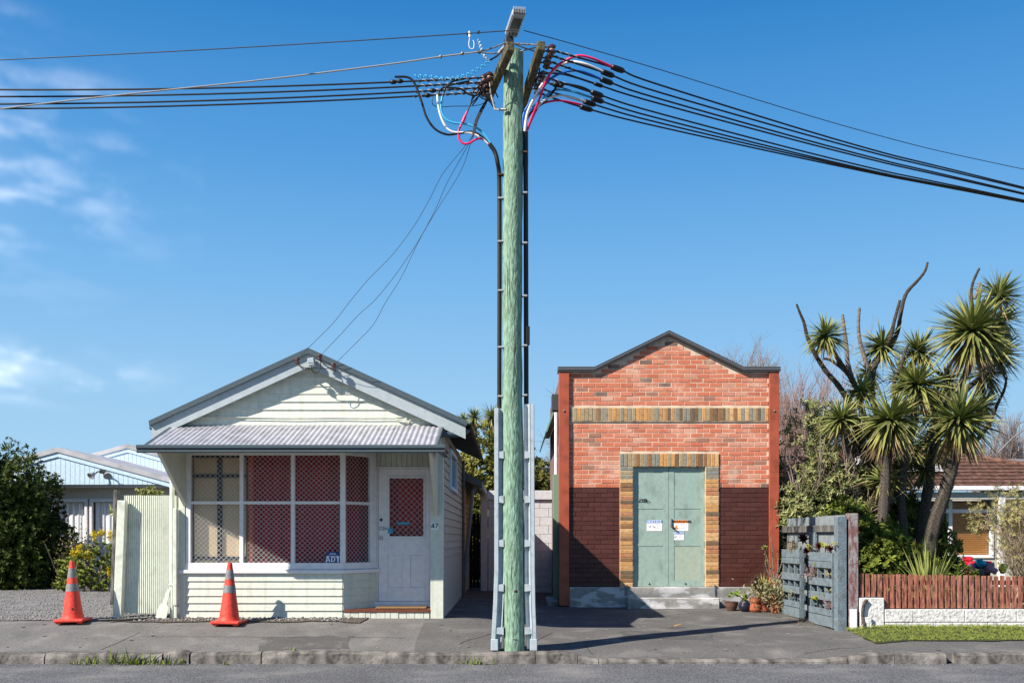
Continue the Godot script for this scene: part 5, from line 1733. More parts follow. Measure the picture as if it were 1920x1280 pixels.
	for q in spots:
		var dist: float = (5.06 - 0.175 + 0.0556 * 15.0) / ((q[0] - 960.0) / F + 0.0556)  # where that bearing meets the planters' face
		var c := at(q[0], q[1], dist)
		var r: float = q[3] / F * dist * 1.3
		o = thing("succulent", q[5], "succulent", c - Vector3(0, r, 0), "succulents in the pallet planters")
		s = tinted()
		match q[4]:
			"dark":
				rosette(s, c, Vector3(-0.5, 0.5, 0.75).normalized(), r, 26, red, Color(0.05, 0.008, 0.012))
			"yellow":
				for i in 5: rosette(s, c + Vector3(rng.randfn(), rng.randfn() * 0.6, rng.randfn()) * r * 0.4, Vector3(-0.3, 0.7, 0.5).normalized(), r * 0.55, 14, yel, Color(0.30, 0.30, 0.05))
			"pale":
				for i in 6: rosette(s, c + Vector3(rng.randfn(), rng.randfn() * 0.5, rng.randfn()) * r * 0.5, Vector3(-0.3, 0.7, 0.5).normalized(), r * 0.42, 10, Color(0.50, 0.34, 0.20), Color(0.34, 0.34, 0.14))
			"pinkish":
				fleck(s, c, Vector3(r, r, r), 170, r * 0.28, pink, Color(0.20, 0.14, 0.14))
			"dry":
				sprays(s, c - Vector3(0, r, 0), 46, r * 2.2, 0.016, 0.75, tan, Color(0.25, 0.19, 0.12), 0.1)
				for i in 5: rosette(s, c + Vector3(rng.randfn() * r * 0.5, r * rng.randf_range(0.1, 0.9), rng.randfn() * r * 0.4), Vector3.UP, r * 0.35, 12, Color(0.10, 0.07, 0.09), Color(0.20, 0.18, 0.12))
		part("leaves", s, M.leaf, o)
		if q[0] == 1508:
			s = Shape.new(); s.tube(course([[1509, 1014, 16.36], [1516, 1022, 16.25], [1527, 1024, 16.0], [1537, 1032, 15.8]], 15.8), 0.012, 6); part("stem", s, M.bark, o)
		else:
			s = Shape.new(); s.tube(PackedVector3Array([c, c - Vector3(0, r * 1.3, 0)]), 0.008, 5); part("stem", s, M.bark, o)
	# pots at the foot of the substation
	var pots := [
		["plant_pot", "shallow brown bowl of lime green succulents at the concrete step", 3.96, 17.95, 0.125, 0.16, "bowl", "pot_brown"],
		["plant_pot", "glossy dark blue ball pot with lime leaves between bowl and terracotta pots", 4.16, 17.80, 0.11, 0.20, "ball", "pot_dark"],
		["plant_pot", "squat terracotta ring pot carrying a dark leaved stem", 4.34, 17.75, 0.105, 0.25, "ring", "terracotta"],
		["plant_pot", "tall terracotta pot with grassy strap leaves", 4.50, 17.78, 0.12, 0.34, "cone", "terracotta"],
		["plant_pot", "chipped terracotta pot overgrown with trailing grey green leaves", 4.68, 17.62, 0.12, 0.33, "cone", "terracotta"],
		["plant_pot", "low glossy red bowl at the foot of the far planter", 4.86, 17.66, 0.14, 0.17, "bowl", "pot_red"]]
	for q in pots:
		var y := ground_at(q[2], q[3])
		var c := Vector3(q[2], y, -q[3])
		o = thing(q[0], q[1], "plant pot", c, "pots of plants in front of the substation")
		s = Shape.new()
		var r: float = q[4]
		var h: float = q[5]
		var prof: PackedVector2Array
		match q[6]:
			"bowl": prof = PackedVector2Array([Vector2(r * 0.6, 0), Vector2(r * 0.9, h * 0.5), Vector2(r, h * 0.92), Vector2(r * 1.05, h), Vector2(r * 0.92, h), Vector2(r * 0.85, h * 0.85), Vector2(0, h * 0.85)])
			"ball": prof = PackedVector2Array([Vector2(r * 0.5, 0), Vector2(r * 0.9, h * 0.25), Vector2(r, h * 0.5), Vector2(r * 0.85, h * 0.8), Vector2(r * 0.6, h), Vector2(r * 0.5, h), Vector2(r * 0.5, h * 0.9), Vector2(0, h * 0.9)])
			"ring": prof = PackedVector2Array([Vector2(r * 0.8, 0), Vector2(r * 1.05, h * 0.15), Vector2(r * 1.05, h * 0.4), Vector2(r * 0.75, h * 0.52), Vector2(r * 0.7, h * 0.6), Vector2(r * 0.95, h * 0.75), Vector2(r * 0.95, h), Vector2(r * 0.8, h), Vector2(r * 0.8, h * 0.9), Vector2(0, h * 0.9)])
			_: prof = PackedVector2Array([Vector2(r * 0.7, 0), Vector2(r * 0.95, h * 0.75), Vector2(r * 1.08, h * 0.76), Vector2(r * 1.1, h), Vector2(r * 0.95, h), Vector2(r * 0.92, h * 0.88), Vector2(0, h * 0.88)])
		s.lathe(prof, 20, Transform3D(Basis.IDENTITY, c))
		part("pot", s, M[q[7]], o)
		s = tinted()
		var top := c + Vector3(0, h * 0.9, 0)
		match q[6] + q[7]:
			"bowlpot_brown":
				for i in 7: rosette(s, top + Vector3(rng.randfn() * 0.07 + 0.06, 0.07 + rng.randf() * 0.10, rng.randfn() * 0.05), Vector3(0, 0.8, 0.5).normalized(), 0.07, 14, Color(0.34, 0.40, 0.04), Color(0.22, 0.33, 0.05))
			"ballpot_dark":
				sprays(s, top, 22, 0.30, 0.035, 0.9, Color(0.34, 0.38, 0.06), Color(0.16, 0.24, 0.04), 0.4)
			"ringterracotta":
				sprays(s, top, 16, 0.55, 0.008, 0.35, Color(0.28, 0.17, 0.09), Color(0.20, 0.12, 0.07), 0.0)
				for i in 5: rosette(s, top + Vector3(rng.randfn() * 0.06, 0.14 + i * 0.05, rng.randfn() * 0.05), Vector3(-0.2, 0.8, 0.5).normalized(), 0.085, 16, Color(0.035, 0.02, 0.03), Color(0.06, 0.05, 0.04))
			"coneterracotta":
				if q[3] > 17.7:
					sprays(s, top, 70, 0.52, 0.022, 1.0, Color(0.28, 0.33, 0.07), Color(0.40, 0.36, 0.12), 0.45)
				else:
					fleck(s, top + Vector3(0, 0.06, 0.05), Vector3(0.46, 0.20, 0.26), 1500, 0.055, Color(0.15, 0.17, 0.08), Color(0.36, 0.30, 0.17))
					fleck(s, top + Vector3(0.12, -0.10, 0.06), Vector3(0.36, 0.20, 0.20), 800, 0.05, Color(0.12, 0.14, 0.07), Color(0.30, 0.22, 0.13))
			_:
				fleck(s, top + Vector3(-0.04, 0.05, 0.03), Vector3(0.22, 0.16, 0.16), 260, 0.06, Color(0.12, 0.15, 0.07), Color(0.28, 0.16, 0.12))
		part("foliage", s, M.leaf, o)
	s = Shape.new()
	s.ball(Vector3(4.76, 0.62, -18.1), Vector3(0.22, 0.16, 0.16), 12, 8)
	for i in s.v.size(): s.v[i] += s.n[i] * 0.10 * lumps.get_noise_3dv(s.v[i] * 420.0)
	for i in range(0, s.v.size(), 3):
		var nn := -(s.v[i + 1] - s.v[i]).cross(s.v[i + 2] - s.v[i]).normalized()
		for k in 3: s.n[i + k] = nn
	solo("rock", s, M.rock, "rough grey rock resting behind the pots by the red column", "rock")
	# bare climbing shrub against the red column
	o = thing("climbing_shrub", "bare shrub of long thin stems in front of the right red column", "shrub", Vector3(4.7, 0.36, -18.2))
	s = Shape.new()
	var lf := tinted()
	for st in [[[1450, 1090], [1446, 1070], [1440, 1050], [1434, 1030]], [[1452, 1090], [1450, 1055], [1448, 1020], [1442, 1000]], [[1454, 1090], [1462, 1068], [1468, 1050], [1470, 1034]], [[1455, 1088], [1460, 1062], [1458, 1040]], [[1452, 1088], [1440, 1072], [1436, 1055], [1437, 1042]], [[1456, 1090], [1468, 1072], [1476, 1060], [1480, 1056]]]:
		var path := course(st, 18.1, 5)
		var rr2 := PackedFloat32Array()
		for i in path.size(): rr2.append(lerpf(0.018, 0.006, float(i) / path.size()))
		s.tube(path, rr2, 5)
		for i in range(4, path.size(), 2):
			if rng.randf() < 0.45: fleck(lf, path[i], Vector3(0.05, 0.05, 0.05), 4, 0.045, Color(0.32, 0.36, 0.06), Color(0.22, 0.24, 0.08))
	rosette(lf, at(1434, 1029, 18.05), Vector3(-0.2, 0.8, 0.5).normalized(), 0.09, 18, Color(0.30, 0.34, 0.06), Color(0.2, 0.24, 0.06))
	part("stem", s, M.bark_pale, o)
	part("leaves", lf, M.leaf, o)
	# leaf litter beside the planters
	s = tinted()
	for i in 420:
		var x := rng.randf_range(4.3, 5.0)
		var d := rng.randf_range(15.4, 17.6)
		if rng.randf() > smoothstep(4.25, 4.9, x + 0.12 * sin(d * 6.0)): continue
		var p := Vector3(x, ground_at(x, d) + 0.012, -d)
		var ph := rng.randf() * TAU
		var dir := Vector3(cos(ph), rng.randf() * 0.3, sin(ph)).normalized()
		var q := Color(0.30, 0.20, 0.10).lerp(Color(0.16, 0.12, 0.08), rng.randf())
		s.blade(p, dir, dir.cross(Vector3.UP).normalized(), rng.randf_range(0.05, 0.16), 0.012, 0, q, q, 2)
	stuff(solo("leaf_litter", s, M.leaf, "", ""))
	s = tinted()
	var q2 := Color(0.40, 0.22, 0.08)
	s.blade(Vector3(2.48, ground_at(2.48, 15.4) + 0.015, -15.4), Vector3(0.9, 0.35, -0.2).normalized(), Vector3(0.2, 0, 0.95).normalized(), 0.20, 0.07, 0.02, q2, q2, 4)
	s.blade(Vector3(2.40, ground_at(2.40, 15.43) + 0.015, -15.43), Vector3(0.9, 0.12, 0.3).normalized(), Vector3(-0.3, 0, 0.95).normalized(), 0.16, 0.05, 0.0, q2, q2, 4)
	solo("fallen_leaf", s, M.leaf, "curled brown leaf lying alone on the asphalt drive", "leaf")
	# things left by the house behind the pickets
	s = Shape.new(); s.slab(0, 0.50, -0.04, 0.10, -0.2, 0.2, 0.03); s.slab(0.0, 0.08, 0.10, 0.20, -0.18, 0.18, 0.02); s.slab(0.04, 0.12, -0.5, -0.04, -0.18, 0.18, 0.01); s.slab(0.38, 0.46, -0.5, -0.04, -0.18, 0.18, 0.01)
	for i in s.v.size(): s.v[i] += at(1812, 1060, 22.0)
	solo("red_seat", s, M.toy_red, "red plastic seat heaped with towels in front of the tiled house", "seat")
	for tw in [["toy_cyan", 1838, 1057, 0.10, "turquoise towel bundled on the heap behind the picket fence"], ["toy_pink", 1822, 1068, 0.09, "hot pink towel below the turquoise towel behind the picket fence"], ["toy_rose", 1856, 1066, 0.12, "dusky rose cloth heaped beside the white verandah post"]]:
		s = Shape.new()
		s.ball(at(tw[1], tw[2], 21.6), Vector3(tw[3] * 1.25, tw[3], tw[3]), 16, 10)
		for i in s.v.size(): s.v[i] += s.n[i] * 0.11 * lumps.get_noise_3dv(s.v[i] * 700.0)
		solo("towel", s, M[tw[0]], tw[4], "towel", "towels heaped by the house")
	s = Shape.new(); s.ball(at(1882, 1066, 21.8), Vector3(0.09, 0.11, 0.09), 14, 9)
	for i in s.v.size(): s.v[i] += s.n[i] * 0.06 * lumps.get_noise_3dv(s.v[i] * 400.0)
	solo("lime_bag", s, M.toy_lime, "lime green bag among the stems of the twiggy shrub", "bag")
	s = Shape.new(); s.ball(at(1837, 1074, 21.2), Vector3(0.10, 0.10, 0.10), 12, 8)
	solo("garden_stone", s, M.rock, "brown stone standing in front of the heap of towels", "stone")


func arm_at(side: float, d: float) -> Vector3:  # the centre line of each crossarm
	if side < 0.0:
		return Vector3(lerpf(0.0, -0.36, (d - 12.35) / 1.65), 7.76, -d)
	return Vector3(lerpf(0.36, 0.13, (d - 12.3) / 1.8), 7.70, -d)

func spool(s: Shape, c: Vector3, k := 1.0) -> void:
	var p := PackedVector2Array()
	for q in [[0.0, -0.055], [0.030, -0.055], [0.048, -0.04], [0.048, -0.022], [0.030, -0.008], [0.028, 0.004], [0.046, 0.016], [0.048, 0.034], [0.034, 0.052], [0.0, 0.056]]:
		p.append(Vector2(q[0], q[1]) * k)
	s.lathe(p, 14, Transform3D(Basis.IDENTITY, c))

func coil(s: Shape, path: PackedVector3Array, r: float, thick: float, turns_per_m: float) -> void:  # a helical wrap along a path
	var dense := PackedVector3Array()
	var run := 0.0
	for i in path.size() - 1:
		var d := path[i + 1] - path[i]
		var u := d.cross(Vector3.UP).normalized()
		var w := d.normalized().cross(u)
		var n := maxi(2, int(d.length() * turns_per_m * 8.0))
		for k in n:
			var a := TAU * turns_per_m * (run + d.length() * k / n)
			dense.append(path[i] + d * (float(k) / n) + (u * cos(a) + w * sin(a)) * r)
		run += d.length()
	s.tube(dense, thick, 4, false)

func pole() -> void:
	var d := 13.17
	var base := Vector3(0.03, 0.14, -d)
	var o := thing("power_pole", "tall green stained timber power pole with two crossarms full of insulators", "power pole", base)
	var pts := PackedVector3Array()
	var rad := PackedFloat32Array()
	var n := 120
	for i in n + 1:
		var t := float(i) / n
		var y := lerpf(0.02, 8.04, t)
		pts.append(Vector3(0.032 - 0.022 * sin(PI * t) - 0.012 * t, y, -d))
		rad.append(0.139 - 0.012 * t + 0.004 * sin(t * 9.0) + 0.006 * smoothstep(0.5, 0.35, t) * smoothstep(0.0, 0.2, t))
	pts.append(pts[n] + Vector3(0, 0.02, 0)); rad.append(0.11)
	var s := Shape.new()
	s.tube(pts, rad, 32)
	for i in s.v.size():
		var q := s.v[i]
		s.v[i] += Vector3(q.x, 0, q.z + d).normalized() * (0.010 * lumps.get_noise_3d(q.x * 420.0, q.y * 130.0, q.z * 420.0))
	var shaft := part("pole_shaft", s, M.pole_timber, o)
	s = Shape.new(); s.box(Vector3(0.03, 1.62 + 0.53, -d + 0.137), Vector3(0.028, 0.145, 0.008), Basis.IDENTITY, 0.002); var tg := part("pole_tag", s, M.black_ink, shaft)
	s = Shape.new()
	for i in 7: s.slab(0.024, 0.036, 2.095 + i * 0.018, 2.105 + i * 0.018, -d + 0.1405, -d + 0.1418)
	part("numerals", s, M.galvanised, shaft)
	s = Shape.new(); s.box(Vector3(0.035, 0.30, -d + 0.139), Vector3(0.05, 0.008, 0.008)); part("staple", s, M.rust, shaft)
	s = Shape.new(); s.ball(Vector3(0.045, 0.93, -d + 0.134), Vector3(0.026, 0.022, 0.012), 10, 6); part("knot", s, M.rust, shaft)
	for k in 16:  # drying cracks down the grain
		var ang := rng.randf_range(0.25, PI - 0.25)
		var y0 := rng.randf_range(0.3, 7.4)
		var ln := rng.randf_range(0.25, 1.1)
		var run := PackedVector3Array()
		var wd := PackedFloat32Array()
		for j in 9:
			var t := j / 8.0
			var y := y0 + ln * t
			var q := clampi(int((y - 0.02) / 8.02 * n), 0, n)
			ang += rng.randf_range(-0.02, 0.02)
			run.append(pts[q] * Vector3(1, 0, 1) + Vector3(cos(ang) * (rad[q] + 0.001), y, sin(ang) * (rad[q] + 0.001)))
			wd.append(0.0005 + rng.randf_range(0.0012, 0.0024) * sin(PI * t))
		s = Shape.new(); s.tube(run, wd, 4, false)
		part("crack", s, M.rust, shaft)
	# crossarms
	for side in [-1.0, 1.0]:
		s = Shape.new()
		var a := arm_at(side, 12.28 if side > 0 else 12.42)
		var b := arm_at(side, 14.1 if side > 0 else 13.85)
		s.bar(a, b, 0.095, 0.115, 0.008)
		part("crossarm", s, M.arm_timber, o)
		var spots := [12.40, 12.53, 12.68, 12.83, 13.10, 13.22, 13.45, 13.58] if side > 0 else [13.26, 13.38, 13.50, 13.62, 13.72]
		for k in spots.size():
			var c := arm_at(side, spots[k]) + Vector3(side * (0.15 if side > 0 else 0.10 + 0.05 * (k % 2)), 0.01 + (0.02 if k % 2 else 0.0), 0)
			s = Shape.new(); spool(s, c, 1.0)
			var ins := part("insulator", s, M.porcelain, o)
			s = Shape.new(); s.lathe(PackedVector2Array([Vector2(0.031, -0.012), Vector2(0.032, 0.0), Vector2(0.032, 0.010)]), 12, Transform3D(Basis.IDENTITY, c)); part("glaze_band", s, M.porcelain_pale, ins)
			s = Shape.new()
			s.tube(PackedVector3Array([arm_at(side, spots[k]) + Vector3(0, 0.03, 0), c + Vector3(side * 0.05, 0.045, 0)]), 0.010, 5)
			s.tube(PackedVector3Array([c + Vector3(0, -0.07, 0), c + Vector3(0, 0.07, 0)]), 0.009, 5)
			part("pin", s, M.rust, ins)
	# braces and stays
	for br in [[[[918, 152, 13.4], [920, 175, 13.3], [928, 205, 13.15], [941, 206, 13.1]], 0.013], [[[957, 110, 12.95], [953, 150, 12.97], [947, 200, 13.0]], 0.008], [[[948, 80, 12.5], [975, 82, 12.5], [1010, 84, 12.45]], 0.010], [[[966, 83, 12.6], [990, 92, 12.7], [1006, 97, 12.8]], 0.009], [[[975, 96, 13.05], [992, 92, 12.9], [1008, 88, 12.5]], 0.009]]:
		s = Shape.new(); s.tube(course(br[0], 13.0, 1), br[1], 6); part("brace", s, M.galvanised, o)
	s = Shape.new(); s.tube(PackedVector3Array([at(940, 205, 13.05), at(950, 205, 13.02)]), 0.02, 8); part("bolt", s, M.galvanised, o)
	# tangle of fittings under the left arm
	s = Shape.new()
	for i in 9:
		var a := at(rng.randf_range(898, 925), rng.randf_range(140, 175), rng.randf_range(13.3, 13.6))
		s.tube(smooth_path(PackedVector3Array([a, a + Vector3(rng.randfn() * 0.06, -0.08, rng.randfn() * 0.05), a + Vector3(rng.randfn() * 0.08 - 0.03, -0.18 - rng.randf() * 0.1, rng.randfn() * 0.08)]), 4), 0.009, 5)
	part("tail_wires", s, M.cable_black, o)
	s = Shape.new()
	s.bar(at(918, 150, 13.5), at(912, 185, 13.5), 0.05, 0.05, 0.006)
	s.bar(at(909, 138, 13.5), at(918, 170, 13.55), 0.04, 0.05, 0.006)
	part("strain_bracket", s, M.rust, o)
	# street lamp
	var near := at(973, 31, 12.28)
	var far := at(958.5, 72, 12.86)
	o = thing("street_lamp", "grey flat street lamp reaching out from the top of the left crossarm", "street lamp", at(950, 82, 12.8))
	var dir := (near - far).normalized()
	var side := Vector3(dir.z, 0, -dir.x).normalized()
	if side.x < 0: side = -side
	var up := dir.cross(side).normalized()
	if up.y < 0: up = -up
	var bs := Basis(side, up, dir)
	var mid := (near + far) / 2
	var len := near.distance_to(far)
	s = Shape.new(); s.box(mid + up * 0.055, Vector3(0.165, 0.09, len), bs, 0.018); part("housing", s, M.lamp_grey, o)
	s = Shape.new(); s.box(mid + dir * len * 0.16 + up * 0.006, Vector3(0.125, 0.012, len * 0.42), bs, 0.003); part("lens", s, M.lamp_lens, o)
	s = Shape.new(); s.box(mid - dir * len * 0.27 + up * 0.006, Vector3(0.115, 0.012, len * 0.22), bs, 0.003)
	var plate := part("label_plate", s, M.lamp_grey, o)
	var lt := lettering("lettering", "L23", 0.052, mid - dir * len * 0.27 - up * 0.0015, M.black_ink, plate)
	lt.basis = Basis(side, dir, -up)
	for i in 8:
		s = Shape.new(); s.box(near + side * (-0.07 + i * 0.02) + up * 0.07 + dir * 0.012, Vector3(0.007, 0.075, 0.05), bs); part("cooling_fin", s, M.lamp_grey, o)
	s = Shape.new()
	s.tube(PackedVector3Array([at(936, 99, 12.95), at(946, 88, 12.9), at(955, 78, 12.86), far + up * 0.05 + dir * 0.06]), 0.026, 10)
	part("arm", s, M.galvanised, o)
	s = Shape.new(); s.box(at(954, 79, 12.84), Vector3(0.11, 0.10, 0.12), bs, 0.012); part("knuckle", s, M.wire_dark, o)
	s = Shape.new(); s.tube(course([[938, 98], [933, 104], [925, 109], [919, 113]], 12.95), 0.011, 6); part("lead", s, M.cable_black, o)
	# riser cables and their clips
	o = thing("riser_cable", "thick black riser cable up the left side of the green pole", "cable", Vector3(-0.165, 3.3, -d))
	s = Shape.new()
	var path := PackedVector3Array([Vector3(-0.168, 3.0, -13.16), Vector3(-0.166, 4.2, -13.16), Vector3(-0.164, 5.4, -13.16), Vector3(-0.168, 6.35, -13.16)])
	path.append_array(course([[933, 305], [928, 285], [918, 270]], 13.1, 1))
	s.tube(smooth_path(path, 6), 0.029, 12); part("cable", s, M.cable_black, o)
	for y in [328, 372, 453, 545, 651, 743]:
		var c := at(938, y, 13.14)
		s = Shape.new(); s.box(c + Vector3(0.01, 0, 0.0), Vector3(0.085, 0.022, 0.075), Basis.IDENTITY, 0.004); part("clip", s, M.rust if y == 328 else M.lamp_grey, o)
	o = thing("riser_cable", "thick black riser cable up the right side of the green pole", "cable", Vector3(0.18, 3.3, -d))
	s = Shape.new()
	s.tube(PackedVector3Array([Vector3(0.19, 3.0, -13.18), Vector3(0.186, 5.0, -13.18), Vector3(0.18, 6.9, -13.16), at(985, 243, 13.12)]), 0.032, 12)
	s.tube(PackedVector3Array([Vector3(0.178, 6.55, -13.19), Vector3(0.176, 7.0, -13.16)]), 0.038, 12)
	part("cable", s, M.cable_black, o)
	s = Shape.new(); s.slab(0.185, 0.235, 4.18, 4.42, -13.20, -13.12, 0.006); part("joint_box", s, M.cable_black, o)
	for y in [286, 362, 456, 555, 648, 741]:
		var c := at(984, y, 13.14)
		s = Shape.new(); s.box(c, Vector3(0.07, 0.022, 0.08), Basis.IDENTITY, 0.004); part("clip", s, M.lamp_grey if y > 300 else M.rust, o)
	# plastic guards round the risers
	for g in [[-1.0, "pale grey plastic cable guard on the left side of the pole", [[3.335, -0.225, -0.11], [1.2, -0.225, -0.11], [0.75, -0.24, -0.11], [0.17, -0.272, -0.115]]], [1.0, "pale grey plastic cable guard on the right side of the pole", [[3.39, 0.285, 0.155], [1.2, 0.295, 0.165], [0.75, 0.302, 0.17], [0.17, 0.325, 0.175]]]]:
		var sd: float = g[0]
		o = thing("cable_guard", g[1], "cable guard", Vector3(sd * 0.22, 0.17, -d), "cable guards on the pole")
		var ch := Shape.new()
		for i in 3:
			var p: Array = g[2][i]
			var q: Array = g[2][i + 1]
			# ribs of the channel: outer lip, sloping web, inner flange, each with thickness
			for lay in [[0.0, 0.0, 0.044, 0.0], [0.044, 0.0, 0.066, -0.07], [0.066, -0.07, 0.098, -0.07], [0.098, -0.07, 0.125, -0.03], [0.0, 0.0, -0.010, -0.14]]:
				var pa := Vector3(p[1] - sd * lay[0], p[0], -13.06 + lay[1])
				var pb := Vector3(p[1] - sd * lay[2], p[0], -13.06 + lay[3])
				var qa := Vector3(q[1] - sd * lay[0], q[0], -13.06 + lay[1])
				var qb := Vector3(q[1] - sd * lay[2], q[0], -13.06 + lay[3])
				var nn := (pb - pa).cross(qa - pa).normalized()
				if nn.z < -0.01 or (absf(nn.z) < 0.3 and nn.x * sd < 0): nn = -nn
				var th := nn * -0.008
				ch.quadn(pa, pb, qb, qa, nn)
				ch.quadn(pa + th, pb + th, qb + th, qa + th, -nn)
				if i == 0: ch.quadn(pa, pb, pb + th, pa + th, Vector3.UP)
				ch.quadn(pa, qa, qa + th, pa + th, Vector3(-sd, 0, 0))
		part("channel", ch, M.guard_plastic, o)
		for k in 6:
			var y: float = [2.72, 2.135, 1.56, 0.975, 0.41, 3.28][k]
			if k == 5: continue
			s = Shape.new()
			var xo: float = (g[2][0][1] if y > 1.2 else lerpf(g[2][3][1], g[2][1][1], clampf((y - 0.17) / 1.03, 0, 1))) - sd * 0.012
			var xi: float = g[2][1][2]
			s.prism(PackedVector2Array([Vector2(xo, -0.035), Vector2(xi, -0.05), Vector2(xi, 0.05), Vector2(xo, 0.035)]), Transform3D(Basis.IDENTITY, Vector3(0, y, -13.14)), 0.072)
			part("rung", s, M.guard_plastic, o)
		s = Shape.new()
		s.slab(g[2][3][1] + sd * 0.006, g[2][3][1] - sd * 0.09, 0.15, 0.30, -13.16, -13.052, 0.006)
		part("foot", s, M.guard_plastic, o)


func cable(called: String, path: PackedVector3Array, r: float, m: Material, label: String, group := "", cat := "cable") -> Node3D:
	var s := Shape.new()
	s.tube(path, r, 8)
	return solo(called, s, m, label, cat, group)

func wires() -> void:
	var o: Node3D
	var s: Shape
	# four lines to the left
	var ends := [[168, "topmost"], [181, "second from top"], [195, "third from top"], [203.5, "lowest"]]
	var joints := [[740, 145], [0, 0], [811, 163], [800, 172]]
	for i in 4:
		var a := arm_at(-1, [13.26, 13.40, 13.56, 13.70][i]) + Vector3(-0.13, 0.0, 0)
		var q := at(-520, ends[i][0] + 13.0 + i, 13.75)
		var p := sagging(a, at(0, ends[i][0], 13.55 + i * 0.05), 0.05, 14)
		p.append(q)
		o = thing("overhead_wire", "%s of the four black wires running left from the pole" % ends[i][1], "wire", a, "black wires to the left of the pole")
		s = Shape.new(); s.tube(p, 0.0115, 6); part("wire", s, M.cable_black, o)
		s = Shape.new()
		var wrap := PackedVector3Array()
		for k in 3: wrap.append(p[k].lerp(p[k + 1], 0.0))
		coil(s, wrap, 0.016, 0.0075, 9.0); part("preformed_tie", s, M.wire_grey, o)
		if joints[i][0]:
			s = Shape.new()
			var t := (a.x - at(joints[i][0], 150, 13.5).x) / (a.x - at(0, 0, 13.55).x)
			var c := p[int(t * 14)].lerp(p[int(t * 14) + 1], t * 14 - int(t * 14))
			s.ball(c, Vector3(0.055, 0.03, 0.03), 8, 6)
			if i == 0: s.ball(c + Vector3(0.09, 0.012, 0), Vector3(0.05, 0.032, 0.03), 8, 6)
			part("clamp", s, M.cable_black, o)
	o = cable("overhead_wire", sagging(at(-520, 132, 13.6), at(958, 57, 12.5), 0.05), 0.0065, M.wire_dark, "thin dark wire highest on the left, meeting the street lamp", "", "wire")
	s = Shape.new(); s.ball(at(879, 63, 12.7), Vector3(0.032, 0.028, 0.028), 8, 6); s.ball(at(897, 60.5, 12.68), Vector3(0.022, 0.02, 0.02), 8, 6); part("clamp", s, M.cable_black, o)
	s = Shape.new(); s.tube(PackedVector3Array([at(880, 59, 12.68), at(881, 70, 12.68)]), 0.016, 8); s.tube(course([[881, 70], [879, 82], [881, 90], [887, 91], [889, 82], [887, 75]], 12.68), 0.0055, 5); part("test_loop", s, M.cable_white, o)
	o = cable("overhead_wire", course([[-520, 272], [0, 204], [250, 175], [480, 151], [720, 121.5], [820, 107], [898, 97]], 13.0, 8), 0.010, M.wire_grey, "pale grey twisted cable slanting up to the pole from the left", "", "wire")
	for q in [[826, 106], [867, 100]]:
		s = Shape.new(); s.ball(at(q[0], q[1], 13.0), Vector3(0.022, 0.026, 0.022), 8, 6); part("clamp", s, M.galvanised, o)
	s = Shape.new(); s.tube(course([[898, 97], [920, 91], [948, 80]], 12.8), 0.009, 6); s.tube(course([[898, 97], [915, 99.5], [938, 100]], 12.9), 0.009, 6); part("strain_tail", s, M.galvanised, o)
	s = Shape.new(); s.ball(at(899, 97, 12.98), Vector3(0.03, 0.025, 0.025), 8, 6); part("thimble", s, M.wire_dark, o)
	s = Shape.new(); coil(s, course([[897, 74], [902, 90], [908, 105], [917, 113]], 12.95), 0.016, 0.006, 22.0)
	solo("spiral_wrap", s, M.cable_white, "white spiral wrap hanging below the street lamp", "spiral wrap")
	s = Shape.new(); coil(s, course([[917, 114], [905, 124], [890, 133], [876, 140], [850, 147], [828, 147], [800, 143], [775, 143]], 13.2), 0.020, 0.007, 14.0)
	solo("spiral_wrap", s, M.cable_cyan, "light blue spiral wrap along the topmost left wires", "spiral wrap")
	# eight lines to the right with coloured tails
	var boots := [[1158, 129], [1139, 138], [1137, 152], [1122, 159], [1119, 176], [1120, 187], [1105, 193], [1099, 203]]
	var mids := [160, 174, 186, 195, 213.5, 223, 231, 238.5]
	var late := [276, 281.5, 291, 295.5, 311.5, 316.5, 318.5, 321]
	var rim := [351, 353.5, 362, 364, 375, 376.5, 377.5, 379]
	var kin := ["highest", "second highest", "third highest", "fourth highest", "fourth lowest", "third lowest", "second lowest", "lowest"]
	for i in 8:
		var ds := [12.40, 12.53, 12.68, 12.83, 13.10, 13.22, 13.45, 13.58]
		var a := arm_at(1, ds[i]) + Vector3(0.15, 0.0, 0)
		var dist := func(y: float, hh: float) -> float: return hh * F / (1008.0 - y)
		var b := at(boots[i][0], boots[i][1], dist.call(boots[i][1], 6.0))
		var p := PackedVector3Array([a, b, at(1240, mids[i], dist.call(mids[i], 5.95)), at(1620, late[i], dist.call(late[i], 5.76)), at(1920, rim[i], dist.call(rim[i], 5.70))])
		p.append(p[4] + (p[4] - p[3]) * 5.0)
		p = smooth_path(p, 6)
		o = thing("overhead_wire", "%s of the black wires running right from the pole" % kin[i], "wire", a, "black wires to the right of the pole")
		s = Shape.new(); s.tube(p, 0.0115, 6); part("wire", s, M.cable_black, o)
		s = Shape.new(); coil(s, PackedVector3Array([a, p[1], p[2], p[3]]), 0.014, 0.0075, 9.0); part("preformed_tie", s, M.wire_grey, o)
		s = Shape.new()
		var along := (p[7] - b).normalized()
		var k := 1.0 if i != 3 else 0.7
		var side := along.cross(Vector3.UP).normalized()
		s.lathe(PackedVector2Array([Vector2(0.012, -0.10), Vector2(0.034, -0.085), Vector2(0.038, 0.0), Vector2(0.036, 0.07), Vector2(0.016, 0.11)]), 10, Transform3D(Basis(side, along, side.cross(along)).scaled(Vector3(k, k, k)), b))
		part("joint_boot", s, M.cable_black, o)
